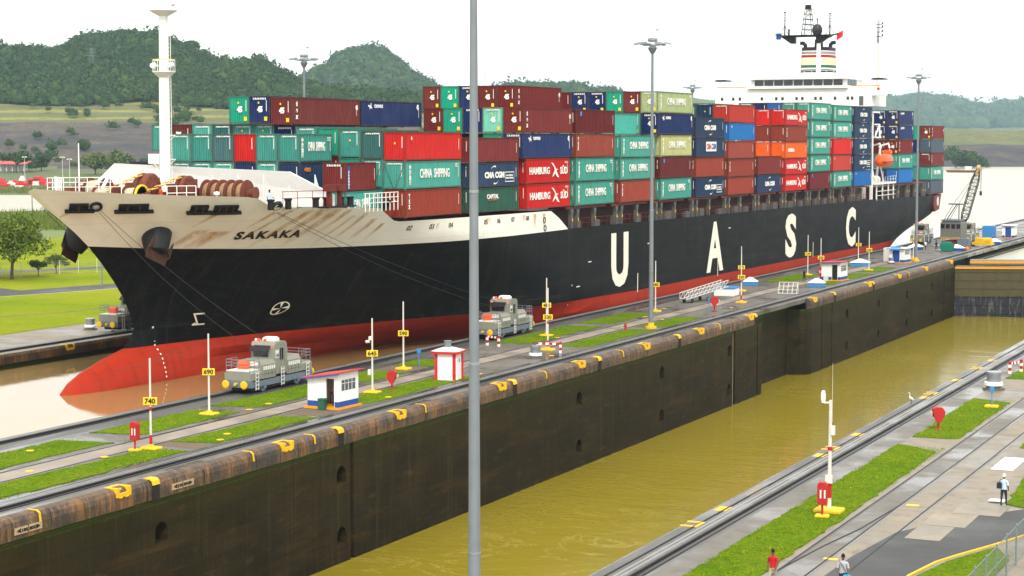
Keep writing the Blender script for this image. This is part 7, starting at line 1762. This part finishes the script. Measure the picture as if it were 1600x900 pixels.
for (a, b) in zip(fpts, fpts[1:]):
    for z in np.linspace(.15, 2.1, 9): m.cyl((a[0], a[1], z), (b[0], b[1], z), .012, n=3, cap=False)
w_ = m.build('wire_mesh', 'vent', ff); w_['kind'] = 'stuff'
def pylon(u, d, h, lab):
    x, y = polar(u, d); t = thing('power_pylon', lab, 'pylon', (x, y, float(terrain(np.array(float(u)), np.array(float(d)))) - 1), .5, 'lattice pylons on the hills'); m = MB()
    q = lambda sx, sy, s: Vector((sx * (3.2 - 2.6 * s), sy * (3.2 - 2.6 * s), h * s))
    for sx_ in (-1, 1):
        for sy_ in (-1, 1): m.cyl(q(sx_, sy_, 0), q(sx_, sy_, 1), .09, n=4)
    for k in range(8):
        s0, s1 = k / 8, (k + 1) / 8
        for sy_ in (-1, 1): m.cyl(q(-1, sy_, s0), q(1, sy_, s1), .06, n=4).cyl(q(1, sy_, s0), q(-1, sy_, s1), .06, n=4)
    m.build('tower', 'galv', t); m = MB()
    for z in (.72, .84, .96): m.box(-4, 4, -.12, .12, h * z, h * z + .2)
    m.build('cross_arms', 'galv', t)
pylon(147, 1560, 21, 'lattice pylon among the trees left of the foremast'); pylon(519, 1760, 24, 'lattice pylon below the pointed hill'); pylon(758, 2850, 50, 'lattice pylon on the low ridge behind the containers'); pylon(841, 2880, 50, 'lattice pylon on the rounded hill right of the first mast')
x, y = polar(1500, 1250); t = thing('barge', 'small dark barge floating on the lake', 'barge', (x, y, ZS)); m = MB(); m.loft([[(-8, -2, -.3), (8, -2, -.3), (8, 2, -.3), (-8, 2, -.3)], [(-9.5, -2.2, 1.4), (9.5, -2.2, 1.4), (9.5, 2.2, 1.4), (-9.5, 2.2, 1.4)]]); m.build('barge_hull', 'rust', t); m = MB(); m.box(3, 7, -1.5, 1.5, 1.41, 4); m.build('deckhouse', 'vent', t)
x, y = polar(50.5, 500); m = MB(); m.cyl((0, 0, 0), (0, 0, 8), .13, .08, 6); o = m.build('pole', 'bark'); o.location = (x, y, 0); tag(o, 'plain wooden pole beside the side channel reeds', 'pole')
x, y = polar(157.5, 262); m = MB(); m.cyl((0, 0, 0), (0, 0, 7), .1, .08, 8); o = m.build('pole', 'galv'); o.location = (x, y, 0); tag(o, 'short grey pole by the road right of the bushes', 'pole')

# ------------------------------------------------------------------ haze: the humid air the far hills fade into
mb = MB(); mb.box(-9200, 7200, -400, 11200, -16, 300)
hz = mb.mesh('haze', 'white'); hz.materials.clear()
hm = bpy.data.materials.new('haze'); hm.use_nodes = True; hm.node_tree.nodes.clear()
ho = hm.node_tree.nodes.new('ShaderNodeOutputMaterial'); pv = hm.node_tree.nodes.new('ShaderNodeVolumePrincipled')
pv.inputs['Color'].default_value = (.42, .58, .72, 1); pv.inputs['Density'].default_value = 8.5e-5; pv.inputs['Anisotropy'].default_value = 0.0
hm.node_tree.links.new(pv.outputs[0], ho.inputs['Volume']); hz.materials.append(hm)
stuff(link('haze', hz))
